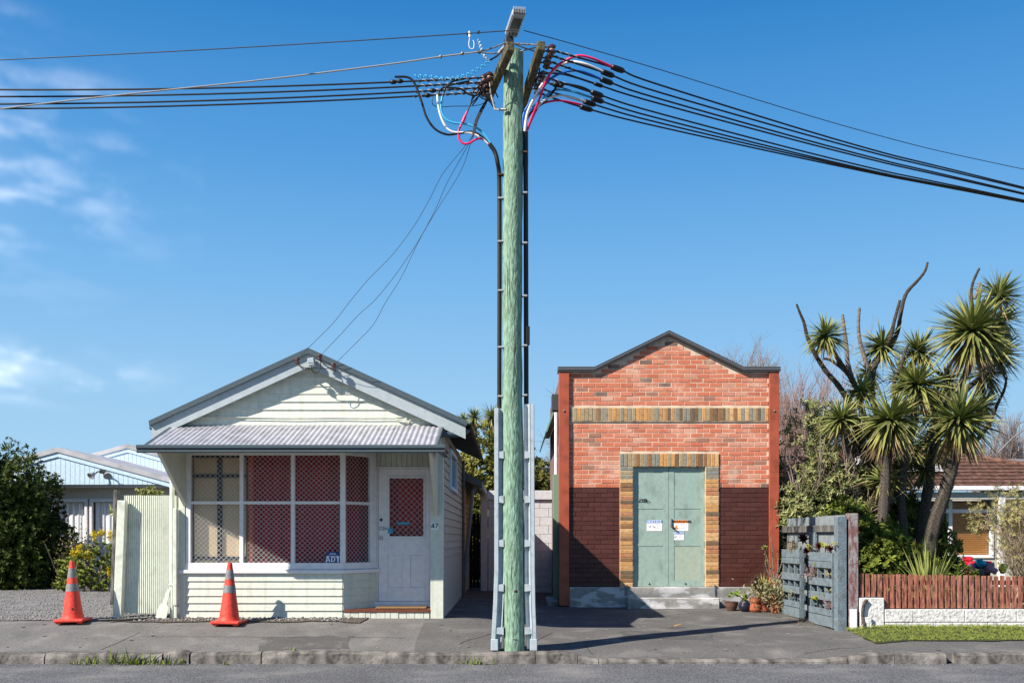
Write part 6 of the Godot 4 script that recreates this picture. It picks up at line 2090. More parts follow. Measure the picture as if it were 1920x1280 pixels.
	cable("overhead_wire", smooth_path(PackedVector3Array([at(982, 57, 12.5), at(1080, 84, 12.7), at(1240, 131, 13.1), at(1620, 246, 14.5), at(1920, 317, 15.9), at(2600, 455, 20.0)]), 8), 0.0055, M.wire_dark, "thin dark wire slanting down to the right above all others", "", "wire")
	# coloured tails on the right
	var tails := [
		["cable_pink", [[987, 246, 13.1], [999, 216, 13.05], [1010, 190, 12.95], [1024, 152, 12.8], [1044, 124, 12.7], [1080, 105, 12.6], [1110, 109, 12.6], [1150, 126, 12.7]], 0.0155, "hot pink cable arching over all the others on the right of the pole"],
		["cable_white", [[984, 246, 13.08], [989, 212, 13.05], [1006, 176, 12.95], [1030, 140, 12.85], [1054, 120, 12.8], [1076, 116, 12.75], [1100, 121, 12.75], [1132, 135, 12.85]], 0.0175, "white cable arching just below the big pink cable"],
		["cable_blue", [[982, 240, 13.1], [981, 218, 13.1], [990, 198, 13.1], [1012, 172, 13.0], [1030, 150, 12.95], [1052, 137, 12.9], [1080, 132, 12.9], [1104, 138, 12.95], [1130, 150, 13.05]], 0.0155, "deep blue cable arching below the white cable"],
		["cable_cyan", [[984, 236, 13.15], [988, 212, 13.15], [1010, 192, 13.2], [1028, 176, 13.3], [1046, 168, 13.35], [1076, 172, 13.4], [1112, 184, 13.5]], 0.014, "light blue cable of the lower bunch on the right"],
		["cable_white", [[1006, 203, 13.1], [1018, 190, 13.2], [1036, 181, 13.3], [1056, 179, 13.4], [1078, 184, 13.5], [1098, 190, 13.6]], 0.0135, "shorter white cable of the lower bunch on the right"],
		["cable_pink", [[990, 242, 13.15], [998, 222, 13.2], [1012, 198, 13.3], [1032, 190, 13.4], [1056, 189, 13.5], [1090, 196, 13.6]], 0.014, "lower pink cable running to the lowest right wire"],
		["cable_black", [[986, 225, 13.2], [1000, 206, 13.2], [1022, 190, 13.25], [1040, 168, 13.3], [1046, 158, 13.3], [1064, 158, 13.35], [1092, 164, 13.4], [1112, 174, 13.5]], 0.016, "thick black cable bending through the bunch right of the pole"],
		["cable_black", [[1000, 158, 13.3], [1008, 146, 13.2], [1022, 138, 13.1], [1050, 138, 13.1], [1080, 145, 13.1], [1116, 157, 13.2]], 0.014, "black cable looping from the insulators to the fourth right wire"],
		["cable_black", [[1002, 165, 13.3], [1010, 140, 13.0], [1012, 128, 12.9]], 0.010, "short black jumper between the right insulators"]]
	for t in tails:
		cable("tail_cable", course(t[1], 13.0, 8), t[2], M[t[0]], t[3], "cable tails right of the pole")
	s = Shape.new(); s.ball(at(1043, 158, 13.28), Vector3(0.06, 0.04, 0.04), 10, 6); s.ball(at(1052, 160, 13.28), Vector3(0.04, 0.03, 0.03), 8, 6); solo("cable_clamp", s, M.cable_black, "black clamp where cables meet right of the insulators", "clamp")
	# tails on the left
	tails = [
		["cable_black", [[740, 144], [765, 145], [778, 158], [790, 190], [800, 220], [816, 242], [838, 252], [860, 250], [885, 247], [903, 256], [919, 272]], 0.0155, "thick black cable dropping in a long loop left of the pole"],
		["cable_cyan", [[829, 181], [827, 205], [835, 222], [850, 230], [876, 233], [896, 241], [910, 254], [921, 270]], 0.0145, "light blue cable curving down to the left riser"],
		["cable_black", [[870, 148], [848, 153], [836, 164], [830, 181]], 0.012, "black lead above the light blue left cable"],
		["cable_white", [[820, 178], [822, 200], [828, 222], [838, 240], [852, 248], [880, 249], [902, 258], [919, 272]], 0.015, "white cable curving down to the left riser"],
		["cable_black", [[880, 152], [850, 158], [828, 166], [821, 178]], 0.012, "black lead above the white left cable"],
		["cable_pink", [[876, 209], [868, 226], [860, 246], [861, 260], [869, 269], [880, 268], [895, 260], [908, 262], [918, 272]], 0.0145, "hot pink cable hooking round to the left riser"],
		["cable_black", [[897, 162], [887, 172], [885, 186], [876, 210]], 0.010, "black lead above the pink left cable"],
		["cable_black", [[838, 164], [862, 166], [878, 176], [892, 179], [900, 170]], 0.013, "black jumper looping beneath the left insulators"],
		["cable_black", [[815, 176], [810, 192], [820, 200], [850, 199], [890, 198], [908, 192], [909, 178]], 0.005, "thin black lead sagging in a loop below the left insulators"]]
	for t in tails:
		cable("tail_cable", course(t[1], 13.3, 8), t[2], M[t[0]], t[3], "cable tails left of the pole")
	s = Shape.new(); s.tube(course([[872, 218], [867, 230]], 13.28, 1), 0.022, 10); solo("cable_sleeve", s, M.cable_pink, "fat pink sleeve on the hooked pink cable", "sleeve")
	# service wires to the shop gable
	s = Shape.new()
	for k in 5:
		var j := rng.randf_range(-3, 3)
		s.tube(course([[917 + j, 165], [912 + j, 190], [903 + j * 1.4, 208], [894 + j * 1.3, 228], [889 + j, 250]], [13.5, 13.2], 6), 0.0085, 5)
	solo("service_bundle", s, M.wire_dark, "frayed dark bundle of service wires beneath the left crossarm", "cable")
	var drops := [
		[[[890, 248], [872, 274], [846, 305], [826, 332], [806, 372], [775, 425], [735, 478], [690, 524], [655, 566], [624, 606], [580, 650], [558, 675]], "left of the three thin service wires, ending at the left gable insulator"],
		[[[889, 250], [876, 275], [855, 312], [836, 347], [815, 395], [785, 450], [745, 510], [705, 560], [672, 590], [640, 625], [600, 667]], "middle of the three thin service wires, ending near the gable peak"],
		[[[889, 252], [882, 270], [868, 312], [848, 348], [818, 395], [786, 450], [752, 520], [722, 568], [700, 608], [670, 640], [640, 670], [626, 685]], "right of the three thin service wires, ending lowest on the gable"]]
	for q in drops:
		cable("service_wire", course(q[0], [13.25, 14.62], 5), 0.0036, M.wire_dark, q[1], "service wires to the shop", "wire")


func sprig_mesh(n: int, width: float, m: Material, sd: int) -> ArrayMesh:
	var s := tinted()
	var r := RandomNumberGenerator.new()
	r.seed = sd
	for i in n:
		var a := i * 2.4 + r.randf()
		var t := float(i) / n
		var dir := Vector3(cos(a) * 0.9, 0.25 + 0.6 * t, sin(a) * 0.9).normalized()
		var side := Vector3(-sin(a), r.randf_range(-0.4, 0.4), cos(a)).normalized()
		side = (side - dir * side.dot(dir)).normalized()
		s.blade(Vector3(0, t * 0.9, 0), dir, side, r.randf_range(0.75, 1.1), width, 0.15, Color(0.9, 0.9, 0.9), Color.WHITE, 2, 0.25)
	return s.build(m)

# a crown of leaf sprigs spread through a set of lobes; colours run from a (shaded kinds of leaf) to b (young leaf)
func foliage(called: String, parent: Node3D, lobes: Array, size: float, a: Color, b: Color, mesh: ArrayMesh, fill := 0.35, gaps := 0.0) -> void:
	var xfs: Array[Transform3D] = []
	var cols := PackedColorArray()
	for l in lobes:
		var c: Vector3 = l[0]
		var r: Vector3 = l[1]
		for i in l[2]:
			var dir := Vector3(rng.randfn(), rng.randfn(), rng.randfn()).normalized()
			var k := 1.0 - fill * pow(rng.randf(), 1.6)
			var lump := lumps.get_noise_3dv((c + dir * r) * 75.0)
			k *= 1.0 + 0.30 * lump
			var p := c + dir * r * k
			if gaps > 0.0 and lumps.get_noise_3dv(p * 130.0 + Vector3(50, 0, 0)) < gaps - 0.35: continue
			if p.y < ground_at(clampf(p.x, -15.0, 15.0), -p.z) + 0.02: continue
			var up := (dir + Vector3(rng.randfn(), rng.randfn() + 0.4, rng.randfn()) * 0.7).normalized()
			var u := up.cross(Vector3(rng.randfn(), rng.randfn(), rng.randfn())).normalized()
			var sz := size * rng.randf_range(0.7, 1.25)
			xfs.append(Transform3D(Basis(u, up, u.cross(up)).scaled_local(Vector3(sz, sz, sz)), p))
			var t := clampf(rng.randf() * 0.7 + 0.45 * lump + 0.15, 0.0, 1.0)
			cols.append(a.lerp(b, t))
	stuff(scatter(called, mesh, xfs, cols, parent))

func bare(s: Shape, p: Vector3, dir: Vector3, len: float, r: float, depth: int, lift: float, spread: float) -> void:
	var pts := PackedVector3Array([p])
	var rad := PackedFloat32Array([r])
	var q := p
	var d := dir
	for i in 4:
		d = (d + Vector3(rng.randfn(), rng.randfn() * 0.5, rng.randfn()) * 0.13 + Vector3.UP * lift).normalized()
		q += d * len / 4.0
		pts.append(q)
		rad.append(lerpf(r, r * 0.55, (i + 1) / 4.0))
		if depth > 0 and i > 0:
			for k in 2 if depth > 1 else 3:
				var a := rng.randf() * TAU
				var side := d.cross(Vector3(cos(a), sin(a) * 0.3, sin(a))).normalized()
				bare(s, q, (d + side * spread * rng.randf_range(0.6, 1.2)).normalized(), len * rng.randf_range(0.42, 0.68), r * 0.5, depth - 1, lift, spread)
	s.col = Color(0.17, 0.13, 0.115).lerp(Color(0.30, 0.23, 0.20), clampf(1.0 - r * 14.0, 0, 1))
	s.tube(pts, rad, 5 if r > 0.03 else 3, false)

func head(s: Shape, c: Vector3, axis: Vector3, r: float, n: int, old: float) -> void:  # a cabbage tree head: sword leaves in every direction, the old ones hanging
	var u := axis.cross(Vector3(0.31, 0.2, 0.9)).normalized()
	var w := axis.cross(u)
	for i in n:
		var ph := rng.randf() * TAU
		var ct := lerpf(0.98, -0.55, pow(rng.randf(), 0.95))
		var st := sqrt(1.0 - ct * ct)
		var dir := (axis * ct + (u * cos(ph) + w * sin(ph)) * st).normalized()
		var side := dir.cross(axis + Vector3(0.01, 0, 0)).normalized()
		side = (side + axis * rng.randfn() * 0.3).normalized()
		side = (side - dir * side.dot(dir)).normalized()
		var l := r * rng.randf_range(0.62, 1.08)
		var g := Color(0.075, 0.125, 0.028).lerp(Color(0.27, 0.29, 0.085), rng.randf())
		if ct < -0.05: g = g.lerp(Color(0.33, 0.30, 0.10), 0.5 * rng.randf())
		s.blade(c + dir * r * 0.05, dir, side, l, 0.055 * clampf(r / 0.7, 0.8, 1.2), r * (0.06 + 0.34 * maxf(0.0, st - ct * 0.4)) * pow(rng.randf(), 1.1), g, g.lerp(Color(0.36, 0.32, 0.14), rng.randf() * 0.9), 4, 0.3)
	for i in int(n * old):  # the dry skirt
		var ph := rng.randf() * TAU
		var dir := (Vector3(cos(ph) * rng.randf_range(0.25, 0.9), -1.0, sin(ph) * rng.randf_range(0.25, 0.9))).normalized()
		var g := Color(0.30, 0.22, 0.11).lerp(Color(0.38, 0.33, 0.14), rng.randf())
		s.blade(c - axis * r * 0.08, dir, dir.cross(Vector3(cos(ph + 1.2), 0.3, sin(ph + 1.2))).normalized(), r * rng.randf_range(0.6, 1.05), 0.045, 0.05, g, Color(0.25, 0.18, 0.10), 3, 0.3)

func limb(called: String, pts: Array, d: Variant, r0: float, r1: float, m: Material, parent: Node3D) -> void:
	var s := Shape.new()
	var path := course(pts, d, 8)
	var rad := PackedFloat32Array()
	for i in path.size():
		rad.append(lerpf(r0, r1, float(i) / (path.size() - 1)) * (1.0 + 0.10 * sin(i * 1.7) * rng.randf()))
	s.tube(path, rad, 10)
	part(called, s, m, parent)

func trees() -> void:
	var s: Shape
	var o: Node3D
	# cabbage trees behind the pickets
	var groups := [
		["tall cabbage tree on the left of the clump, with many bare dead limbs", [1612, 1010], [
			["trunk", [[1612, 1060], [1611, 960], [1606, 905], [1598, 868], [1588, 835], [1581, 800]], [18.6, 18.6], 0.105, 0.075],
			["trunk", [[1640, 1060], [1636, 960], [1630, 890], [1618, 838], [1606, 800], [1597, 765], [1590, 748]], [18.9, 18.9], 0.12, 0.085],
			["branch", [[1590, 750], [1572, 722], [1548, 694], [1528, 662], [1514, 630], [1508, 605], [1501, 588], [1494, 570]], [18.9, 18.5], 0.07, 0.022],
			["branch", [[1604, 722], [1590, 700], [1574, 676], [1560, 655], [1549, 640], [1543, 634]], [18.8, 18.3], 0.055, 0.045],
			["branch", [[1618, 836], [1618, 790], [1612, 740], [1600, 715], [1590, 680], [1587, 645], [1580, 590]], [18.9, 19.1], 0.085, 0.035],
			["branch", [[1640, 900], [1634, 830], [1618, 770], [1604, 720], [1590, 700], [1560, 676], [1543, 672]], [19.2, 19.2], 0.08, 0.025]],
			[[1548, 630, 18.3, 0.52, -0.15, 190, 0.15], [1617, 735, 18.8, 0.50, 0.1, 120, 0.1], [1579, 786, 18.5, 0.50, -0.2, 150, 0.15], [1655, 900, 18.3, 0.48, 0.1, 130, 0.2], [1606, 812, 19.2, 0.42, -0.3, 90, 0.5], [1630, 700, 19.4, 0.44, 0.2, 70, 0.6]]],
		["broad cabbage tree in the middle of the clump, with a hanging dry skirt", [1668, 1010], [
			["trunk", [[1656, 1060], [1656, 980], [1660, 910], [1664, 850], [1668, 800]], [18.0, 18.0], 0.13, 0.09],
			["trunk", [[1700, 1060], [1694, 980], [1690, 920], [1700, 850], [1715, 790], [1718, 740]], [18.4, 18.4], 0.10, 0.075],
			["branch", [[1664, 860], [1650, 790], [1637, 750], [1637, 700], [1650, 670], [1668, 638], [1678, 600], [1688, 563]], [18.9, 18.9], 0.085, 0.03],
			["branch", [[1637, 730], [1628, 695], [1622, 670], [1613, 640], [1610, 610], [1612, 577]], [18.9, 18.8], 0.06, 0.03],
			["branch", [[1650, 668], [1670, 650], [1684, 620], [1690, 585], [1700, 550], [1722, 525], [1735, 508], [1740, 492]], [18.9, 19.2], 0.062, 0.025],
			["branch", [[1676, 740], [1678, 712], [1690, 688], [1696, 665], [1703, 647]], [18.6, 18.6], 0.045, 0.025]],
			[[1655, 650, 19.0, 0.56, -0.1, 130, 0.1], [1722, 660, 19.3, 0.58, 0.1, 170, 0.1], [1720, 722, 18.3, 0.70, 0.05, 240, 0.4], [1640, 812, 19.3, 0.55, -0.2, 140, 0.3], [1700, 838, 19.4, 0.6, 0.1, 150, 0.5], [1692, 705, 19.6, 0.5, -0.2, 110, 0.5], [1690, 880, 18.9, 0.5, 0.1, 110, 0.8], [1735, 880, 18.9, 0.45, 0.2, 90, 0.8], [1670, 788, 17.9, 0.75, -0.05, 260, 0.95]]],
		["leaning cabbage tree on the right of the clump, with the largest head", [1760, 1010], [
			["trunk", [[1722, 1060], [1728, 990], [1740, 920], [1748, 850], [1762, 790], [1780, 740]], [18.8, 18.8], 0.13, 0.09],
			["trunk", [[1738, 1060], [1752, 985], [1770, 930], [1784, 880], [1795, 830], [1800, 800]], [18.0, 18.0], 0.15, 0.12],
			["branch", [[1762, 800], [1790, 745], [1812, 700], [1824, 660], [1826, 630]], [18.8, 18.3], 0.09, 0.07],
			["branch", [[1790, 750], [1830, 715], [1858, 690], [1868, 668]], [19.2, 19.4], 0.07, 0.05],
			["branch", [[1826, 650], [1850, 610], [1866, 580], [1871, 560]], [18.9, 19.0], 0.06, 0.05],
			["branch", [[1830, 640], [1826, 590], [1822, 555], [1825, 530], [1837, 503]], [18.9, 18.9], 0.045, 0.025],
			["branch", [[1828, 560], [1834, 545], [1838, 530]], [18.9, 18.9], 0.035, 0.03],
			["branch", [[1800, 850], [1835, 822], [1855, 795], [1870, 760], [1884, 730], [1888, 706]], [18.6, 18.3], 0.055, 0.022]],
			[[1825, 622, 18.1, 0.90, 0.05, 360, 0.35], [1872, 555, 18.9, 0.60, 0.35, 170, 0.05], [1868, 664, 19.4, 0.62, 0.5, 190, 0.2], [1800, 788, 17.8, 0.80, 0.05, 280, 0.6], [1758, 770, 19.2, 0.62, -0.1, 170, 0.2], [1752, 830, 19.5, 0.6, 0.0, 150, 0.6], [1775, 715, 19.6, 0.55, -0.2, 130, 0.6], [1842, 760, 19.5, 0.5, 0.5, 110, 0.5], [1880, 600, 19.5, 0.5, 0.5, 100, 0.4], [1850, 700, 19.5, 0.6, 0.6, 120, 0.3]]]]
	for g in groups:
		o = thing("cabbage_tree", g[0], "tree", Vector3(at(g[1][0], 0, 18.5).x, 0.35, -18.5), "cabbage trees behind the picket fence")
		for l in g[2]:
			limb(l[0], l[1], l[2], l[3] * 0.82, l[4] * 0.85, M.bark if l[0] == "trunk" else M.bark_dark if rng.randf() < 0.45 else M.bark_pale, o)
		for h in g[3]:
			s = tinted()
			head(s, at(h[0], h[1], h[2]), Vector3(h[4], 1.0, 0.30).normalized(), h[3], h[5], h[6])
			part("leaf_head", s, M.sword_leaf, o)
	# flax tuft
	s = tinted()
	sprays(s, Vector3(6.95, 0.4, -16.6), 240, 1.5, 0.05, 1.45, Color(0.12, 0.17, 0.035), Color(0.34, 0.36, 0.11), 0.55)
	solo("flax_bush", s, M.sword_leaf, "spray of long arching flax leaves at the foot of the cabbage trees", "flax")
	var broad := sprig_mesh(7, 0.55, M.leaf, 1)
	var narrow := sprig_mesh(7, 0.30, M.leaf, 2)
	# hedge tree on the left edge
	o = thing("hedge_tree", "dense dark green rounded hedge tree at the left edge of the yard", "tree", Vector3(-12.4, 0.42, -24.0))
	s = Shape.new()
	for i in 7: s.tube(smooth_path(PackedVector3Array([Vector3(-12.4 + rng.randfn() * 0.2, 0.3, -24.0), Vector3(-12.4 + rng.randfn() * 0.3, 1.4, -24.0 + rng.randfn() * 0.3), Vector3(-12.4 + rng.randfn() * 0.5, 2.4, -24.0 + rng.randfn() * 0.4)])), 0.05, 6)
	part("trunk", s, M.bark_dark, o)
	foliage("crown", o, [[Vector3(-12.7, 1.76, -24.0), Vector3(1.85, 2.1, 1.6), 8200], [Vector3(-11.75, 1.28, -23.8), Vector3(1.0, 1.5, 1.2), 3600], [Vector3(-13.4, 2.35, -24.0), Vector3(1.3, 1.75, 1.4), 3000], [Vector3(-12.25, 0.75, -23.6), Vector3(1.5, 0.85, 1.2), 1500]], 0.085, Color(0.012, 0.022, 0.006), Color(0.085, 0.115, 0.018), broad, 0.45)
	# aeonium and shrubs before the blue house
	o = thing("flowering_shrub", "succulent shrub with dark leaves and yellow flower cones by the blue house", "shrub", Vector3(-9.4, 0.42, -22.4))
	s = Shape.new()
	for i in 12: s.tube(PackedVector3Array([Vector3(-9.4 + rng.randfn() * 0.25, 0.4, -22.4), Vector3(-9.4 + rng.randfn() * 0.35, 1.1, -22.4 + rng.randfn() * 0.2)]), 0.02, 5)
	part("stems", s, M.bark_pale, o)
	s = tinted()
	for i in 230:
		var p := Vector3(-9.42 + rng.randf_range(-0.75, 0.6), 0.45, -22.4 + rng.randfn() * 0.25)
		p.y += rng.randf() * (1.05 - 0.4 * absf(p.x + 9.2))
		rosette(s, p, Vector3(rng.randfn() * 0.4, 0.8, 0.6).normalized(), 0.11, 16, Color(0.05, 0.08, 0.02).lerp(Color(0.11, 0.035, 0.03), rng.randf()), Color(0.20, 0.24, 0.05))
	part("leaves", s, M.leaf, o)
	for q in [[176, 1003], [207, 1005], [163, 1041], [138, 1038], [205, 1070], [148, 1030], [190, 1000]]:
		s = tinted()
		var c := at(q[0], q[1], 22.0)
		fleck(s, c, Vector3(0.07, 0.10, 0.07), 150, 0.05, Color(0.62, 0.48, 0.02), Color(0.48, 0.38, 0.03))
		part("flower_cone", s, M.leaf, o)
	o = thing("low_shrub", "sparse reddish shrub between hedge tree and yellow flowered shrub", "shrub", Vector3(-10.1, 0.42, -23.0))
	s = tinted()
	fleck(s, Vector3(-10.15, 1.15, -23.0), Vector3(0.40, 0.55, 0.35), 900, 0.07, Color(0.13, 0.08, 0.05), Color(0.10, 0.13, 0.03))
	part("leaves", s, M.leaf, o)
	s = Shape.new()
	for i in 10: s.tube(PackedVector3Array([Vector3(-10.1 + rng.randfn() * 0.12, 0.35, -23.0), Vector3(-10.15 + rng.randfn() * 0.25, 1.5, -23.0 + rng.randfn() * 0.2)]), 0.014, 4)
	part("stems", s, M.bark, o)
	s = tinted()
	for q in [[266, 925], [285, 924], [293, 926], [275, 928]]: fleck(s, at(q[0], q[1], 15.8), Vector3(0.10, 0.08, 0.08), 60, 0.07, Color(0.16, 0.20, 0.04), Color(0.36, 0.34, 0.14))
	fleck(s, at(208, 958, 15.6), Vector3(0.05, 0.05, 0.05), 12, 0.08, Color(0.30, 0.34, 0.10), Color(0.40, 0.40, 0.14))
	solo("creeper", s, M.leaf, "thin creeper tips showing above the cream iron gate", "creeper")
	# behind the alley
	o = thing("hedge_bush", "large yellow green bush rising behind the pale block wall", "bush", Vector3(0.0, 0.3, -30.0))
	foliage("crown", o, [[Vector3(-0.6, 2.2, -30), Vector3(1.5, 2.6, 1.6), 3300], [Vector3(0.9, 2.0, -30), Vector3(1.2, 1.9, 1.4), 2200], [Vector3(-1.6, 1.8, -29.5), Vector3(1.0, 2.1, 1.2), 1800]], 0.13, Color(0.05, 0.065, 0.014), Color(0.26, 0.24, 0.05), broad, 0.5)
	s = Shape.new(); s.tube(PackedVector3Array([Vector3(-0.4, 0.2, -30), Vector3(-0.5, 2.6, -30)]), 0.12, 8); s.tube(PackedVector3Array([Vector3(0.5, 0.2, -30), Vector3(0.8, 2.2, -30)]), 0.09, 8); part("trunk", s, M.bark, o)
	for q in [[889, 782, 36.0, 0.48, "small far cabbage tree left of the power pole, with a round head"], [921, 782, 35.0, 0.60, "larger far cabbage tree half hidden by the left cable guard"], [868, 790, 37.0, 0.42, "tiny far cabbage tree tip above the shop roof edge"]]:
		var c := at(q[0], q[1], q[2])
		o = thing("cabbage_tree", q[4], "tree", Vector3(c.x, 0.3, c.z), "far cabbage trees behind the alley")
		s = tinted(); head(s, c, Vector3(0.05, 1, 0.25).normalized(), q[3], 130, 0.25); part("leaf_head", s, M.sword_leaf, o)
		s = Shape.new(); s.tube(PackedVector3Array([Vector3(c.x + 0.1, 0.2, c.z), c]), 0.10, 8); part("trunk", s, M.bark, o)
	for q in [[1020, 36.0, 5.2, "bare twiggy tree between the power pole and the brick building"], [905, 38.0, 3.6, "grey bare tree tangle below the far cabbage trees"]]:
		var c := Vector3((q[0] - 960) / F * q[1], 0.2, -q[1])
		o = thing("bare_tree", q[3], "tree", c)
		s = tinted()
		for k in 4: bare(s, c + Vector3(rng.randfn() * 0.4, 0, rng.randfn() * 0.3), Vector3(rng.randfn() * 0.18, 1, rng.randfn() * 0.15).normalized(), q[2] * 0.50, 0.07, 4, 0.05, 0.75)
		part("branches", s, M.twig, o)
	# bare crowns above the parapet
	for q in [[1155, 40.0, 7.9, "feathery bare tree top showing over the left gable slope"], [1350, 42.0, 8.6, "feathery bare tree top showing over the right gable slope"]]:
		var c := Vector3((q[0] - 960) / F * q[1], 0.2, -q[1])
		o = thing("bare_tree", q[3], "tree", c)
		s = tinted()
		for k in 7: bare(s, c + Vector3(rng.randfn() * 0.6, 0, 0), Vector3(rng.randfn() * 0.2, 1, rng.randfn() * 0.2).normalized(), q[2] * 0.52, 0.09, 4, 0.03, 0.7)
		part("branches", s, M.twig, o)
	# poplars
	for q in [[1478, 34.0, 7.4, 4, "tall bare poplar with reddish twigs right of the brick building"], [1490, 37.0, 6.6, 3, "second bare poplar just right of the tallest one"]]:
		var c := Vector3((q[0] - 960) / F * q[1], 0.2, -q[1])
		o = thing("poplar", q[4], "tree", c, "bare poplars right of the substation")
		s = tinted()
		for k in q[3] * 2: bare(s, c + Vector3(rng.randfn() * 0.25, 0, rng.randfn() * 0.25), Vector3(0.07 + rng.randfn() * 0.035, 1, rng.randfn() * 0.05).normalized(), q[2] * rng.randf_range(0.42, 0.56), 0.045, 3, 0.12, 0.24)
		for i in s.c.size(): s.c[i] = s.c[i] * Color(1.15, 1.0, 0.95)
		part("branches", s, M.twig, o)
	for k in 5:
		var px: float = [1848, 1868, 1886, 1904, 1926][k]
		var c := Vector3((px - 960) / F * 60.0, 0.2, -60.0)
		o = thing("poplar", "%s of the far row of bare poplars above the metal roof" % ["leftmost", "second", "middle", "fourth", "rightmost"][k], "tree", c, "far row of bare poplars")
		s = tinted()
		for j in 4: bare(s, c, Vector3(rng.randfn() * 0.05, 1, rng.randfn() * 0.05).normalized(), rng.randf_range(3.6, 4.6), 0.07, 3, 0.10, 0.24)
		part("branches", s, M.twig, o)
	# olive shrub beside the substation
	o = thing("olive_tree", "airy grey green olive tree between brick building and cabbage trees", "tree", Vector3(5.95, 0.33, -19.2))
	foliage("crown", o, [[Vector3(5.9, 2.75, -19.1), Vector3(0.85, 1.25, 0.7), 2600], [Vector3(5.5, 2.1, -18.9), Vector3(0.55, 0.75, 0.55), 1500], [Vector3(6.4, 2.1, -18.9), Vector3(0.65, 0.9, 0.65), 1900], [Vector3(5.9, 1.5, -18.8), Vector3(0.85, 0.7, 0.6), 1000], [Vector3(5.85, 3.85, -19.2), Vector3(0.42, 0.45, 0.4), 260], [Vector3(5.45, 3.0, -19.2), Vector3(0.35, 0.5, 0.4), 350]], 0.10, Color(0.11, 0.13, 0.045), Color(0.38, 0.39, 0.16), narrow, 0.8, 0.30)
	s = tinted()
	for k in 5: bare(s, Vector3(5.9 + rng.randfn() * 0.1, 0.3, -19.2), Vector3(rng.randfn() * 0.2, 1, rng.randfn() * 0.2).normalized(), 1.9, 0.045, 2, 0.05, 0.6)
	part("trunk", s, M.twig, o)
	# glossy bushes below the cabbage trees
	for q in [[[[Vector3(6.3, 0.95, -17.4), Vector3(0.75, 0.95, 0.6), 1900], [Vector3(6.1, 1.6, -18.0), Vector3(0.5, 0.7, 0.5), 900]], "dark glossy bush directly behind the peeling end post", 6.3, -17.4], [[[Vector3(7.0, 0.8, -18.0), Vector3(0.7, 0.75, 0.6), 1400], [Vector3(7.9, 0.65, -18.2), Vector3(0.8, 0.6, 0.6), 1000]], "low yellow green bush around the cabbage tree trunks", 7.2, -18.0], [[[Vector3(5.5, 0.9, -20.3), Vector3(0.55, 0.9, 0.6), 900], [Vector3(6.3, 0.9, -20.4), Vector3(0.8, 1.0, 0.6), 1000]], "shaded bush behind the ribbed iron drive fence", 5.8, -20.3], [[[Vector3(7.3, 1.6, -19.9), Vector3(0.75, 1.25, 0.6), 2200], [Vector3(8.2, 1.25, -20.0), Vector3(0.65, 1.0, 0.6), 1500], [Vector3(7.8, 2.0, -20.1), Vector3(0.5, 0.7, 0.5), 700]], "tall dark bush filling the gaps between the cabbage tree trunks", 7.7, -20.0]]:
		o = thing("glossy_bush", q[1], "bush", Vector3(q[2], 0.35, q[3]), "bushes behind the drive fence and pickets")
		foliage("foliage", o, q[0], 0.085, Color(0.03, 0.055, 0.012), Color(0.20, 0.24, 0.035), broad, 0.6)
		s = Shape.new()
		for i in 5: s.tube(PackedVector3Array([Vector3(q[2] + rng.randfn() * 0.2, 0.25, q[3]), Vector3(q[2] + rng.randfn() * 0.4, 1.3, q[3] + rng.randfn() * 0.2)]), 0.02, 5)
		part("stems", s, M.bark_dark, o)
	# twiggy shrub at the right edge
	o = thing("twiggy_shrub", "twiggy half bare shrub with small olive leaves at the right edge", "shrub", Vector3(8.5, 0.33, -17.3))
	s = tinted()
	for k in 9: bare(s, Vector3(8.78 + rng.randfn() * 0.10, 0.3, -17.3 + rng.randfn() * 0.10), Vector3(rng.randfn() * 0.2, 1, rng.randfn() * 0.2).normalized(), 1.0, 0.022, 3, 0.03, 0.42)
	for i in s.c.size(): s.c[i] = s.c[i].lerp(Color(0.50, 0.40, 0.26), 0.7)
	part("branches", s, M.twig, o)
	foliage("leaves", o, [[Vector3(8.75, 1.98, -17.3), Vector3(0.80, 0.62, 0.7), 1300], [Vector3(8.95, 1.45, -17.3), Vector3(0.6, 0.6, 0.6), 500]], 0.055, Color(0.20, 0.19, 0.08), Color(0.42, 0.37, 0.15), narrow, 0.9, 0.15)
	# weeds along the kerb
	var weeds := [[158, 1243, 12.78, 26, 0.20, "weed tuft left of the largest kerb weed"], [236, 1240, 12.80, 60, 0.28, "largest weed tuft growing against the broken kerb"], [265, 1242, 12.78, 20, 0.16, "small weed tuft just right of the largest kerb weed"], [316, 1244, 12.76, 34, 0.17, "flat weed tuft at the patched kerb stone"], [897, 1237, 12.80, 26, 0.16, "single weed tuft at the kerb by the power pole"], [552, 1222, 13.1, 9, 0.06, "tiny weed growing on top of the kerb"], [424, 1246, 12.75, 9, 0.07, "tiny weed at the kerb below the right cone"]]
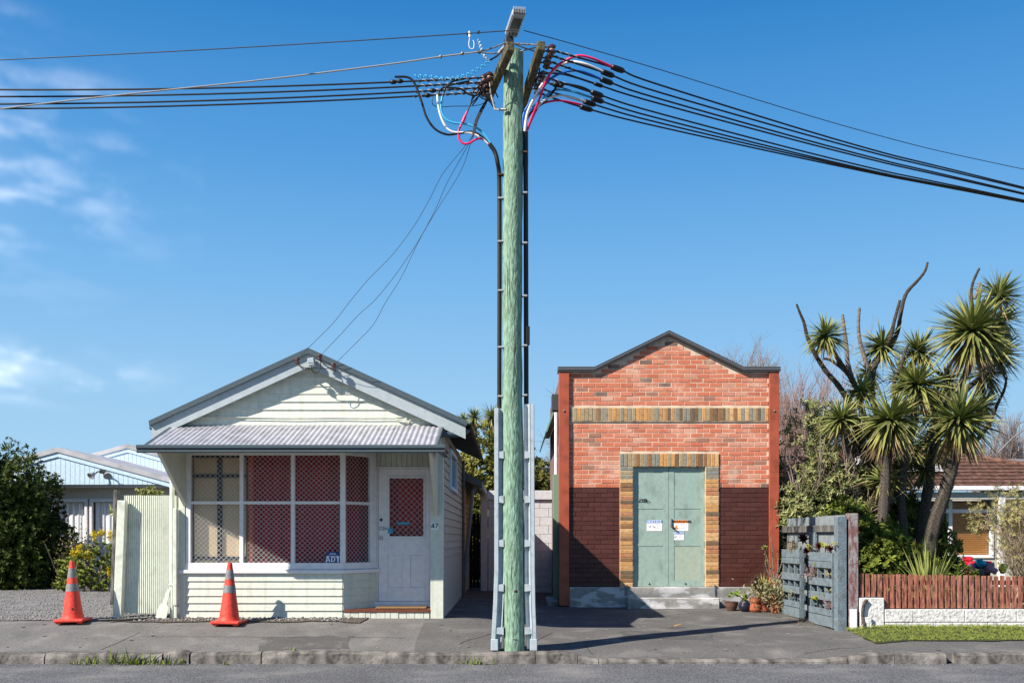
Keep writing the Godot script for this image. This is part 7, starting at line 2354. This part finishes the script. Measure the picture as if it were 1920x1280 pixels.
	for q in weeds:
		s = tinted()
		var c := at(q[0], q[1], q[2])
		c.y = ground_at(c.x, q[2]) if q[2] > 13.0 else 0.0
		for i in q[3]:
			var ph := rng.randf() * TAU
			var th := rng.randf_range(0.2, 1.2)
			var dir := Vector3(sin(th) * cos(ph), cos(th), sin(th) * sin(ph))
			var g := Color(0.08, 0.13, 0.02).lerp(Color(0.28, 0.31, 0.06), rng.randf())
			s.blade(c + Vector3(rng.randfn() * q[4] * 0.6, 0, rng.randf_range(-0.05, 0.05)), dir, Vector3(-sin(ph), 0.1, cos(ph)).normalized(), q[4] * rng.randf_range(0.5, 1.1), 0.017, q[4] * 0.35 * rng.randf(), g, g, 3)
		solo("weed", s, M.leaf, q[5], "weed", "weeds along the kerb")


func small_things() -> void:
	for q in [[-6.45, 14.62, 0.08, "orange road cone on the left, beside the gravel yard"], [-4.12, 14.49, -0.05, "orange road cone on the right, before the shop window"]]:
		var y := ground_at(q[0], q[1])
		var c := Vector3(q[0], y, -q[1])
		var o := thing("road_cone", q[3], "traffic cone", c, "orange road cones")
		var b := Basis(Vector3.UP, q[2]) * Basis(Vector3.BACK, q[2] * 0.25)
		var s := Shape.new()
		s.box(c + Vector3(0, 0.042, 0), Vector3(0.42, 0.045, 0.42), b, 0.014)
		for k in 4: s.box(c + b * Vector3(0.15 * (1 if k % 2 else -1), 0.012, 0.15 * (1 if k < 2 else -1)), Vector3(0.07, 0.03, 0.07), b, 0.006)
		part("base", s, M.cone_orange, o)
		s = Shape.new()
		var r := func(h: float) -> float: return lerpf(0.148, 0.032, (h - 0.06) / 0.84)
		s.lathe(PackedVector2Array([Vector2(0.165, 0.06), Vector2(0.155, 0.075), Vector2(r.call(0.12), 0.12), Vector2(r.call(0.5), 0.5), Vector2(r.call(0.88), 0.88), Vector2(0.03, 0.90), Vector2(0.020, 0.905), Vector2(0.018, 0.88), Vector2(0, 0.88)]), 32, Transform3D(b, c))
		part("cone_body", s, M.cone_orange, o)
		for band in [[0.465, 0.575], [0.665, 0.80]]:
			s = Shape.new()
			s.lathe(PackedVector2Array([Vector2(r.call(band[0]) + 0.0005, band[0]), Vector2(r.call(band[0]) + 0.003, band[0]), Vector2(r.call(band[1]) + 0.003, band[1]), Vector2(r.call(band[1]) + 0.0005, band[1])]), 32, Transform3D(b, c))
			part("reflective_band", s, M.cone_band, o)
		if q[0] < -6.0:
			s = Shape.new(); s.ball(c + Vector3(0.035, 0.21, 0.118), Vector3(0.018, 0.018, 0.008), 8, 5); part("scuff", s, M.black_ink, o)
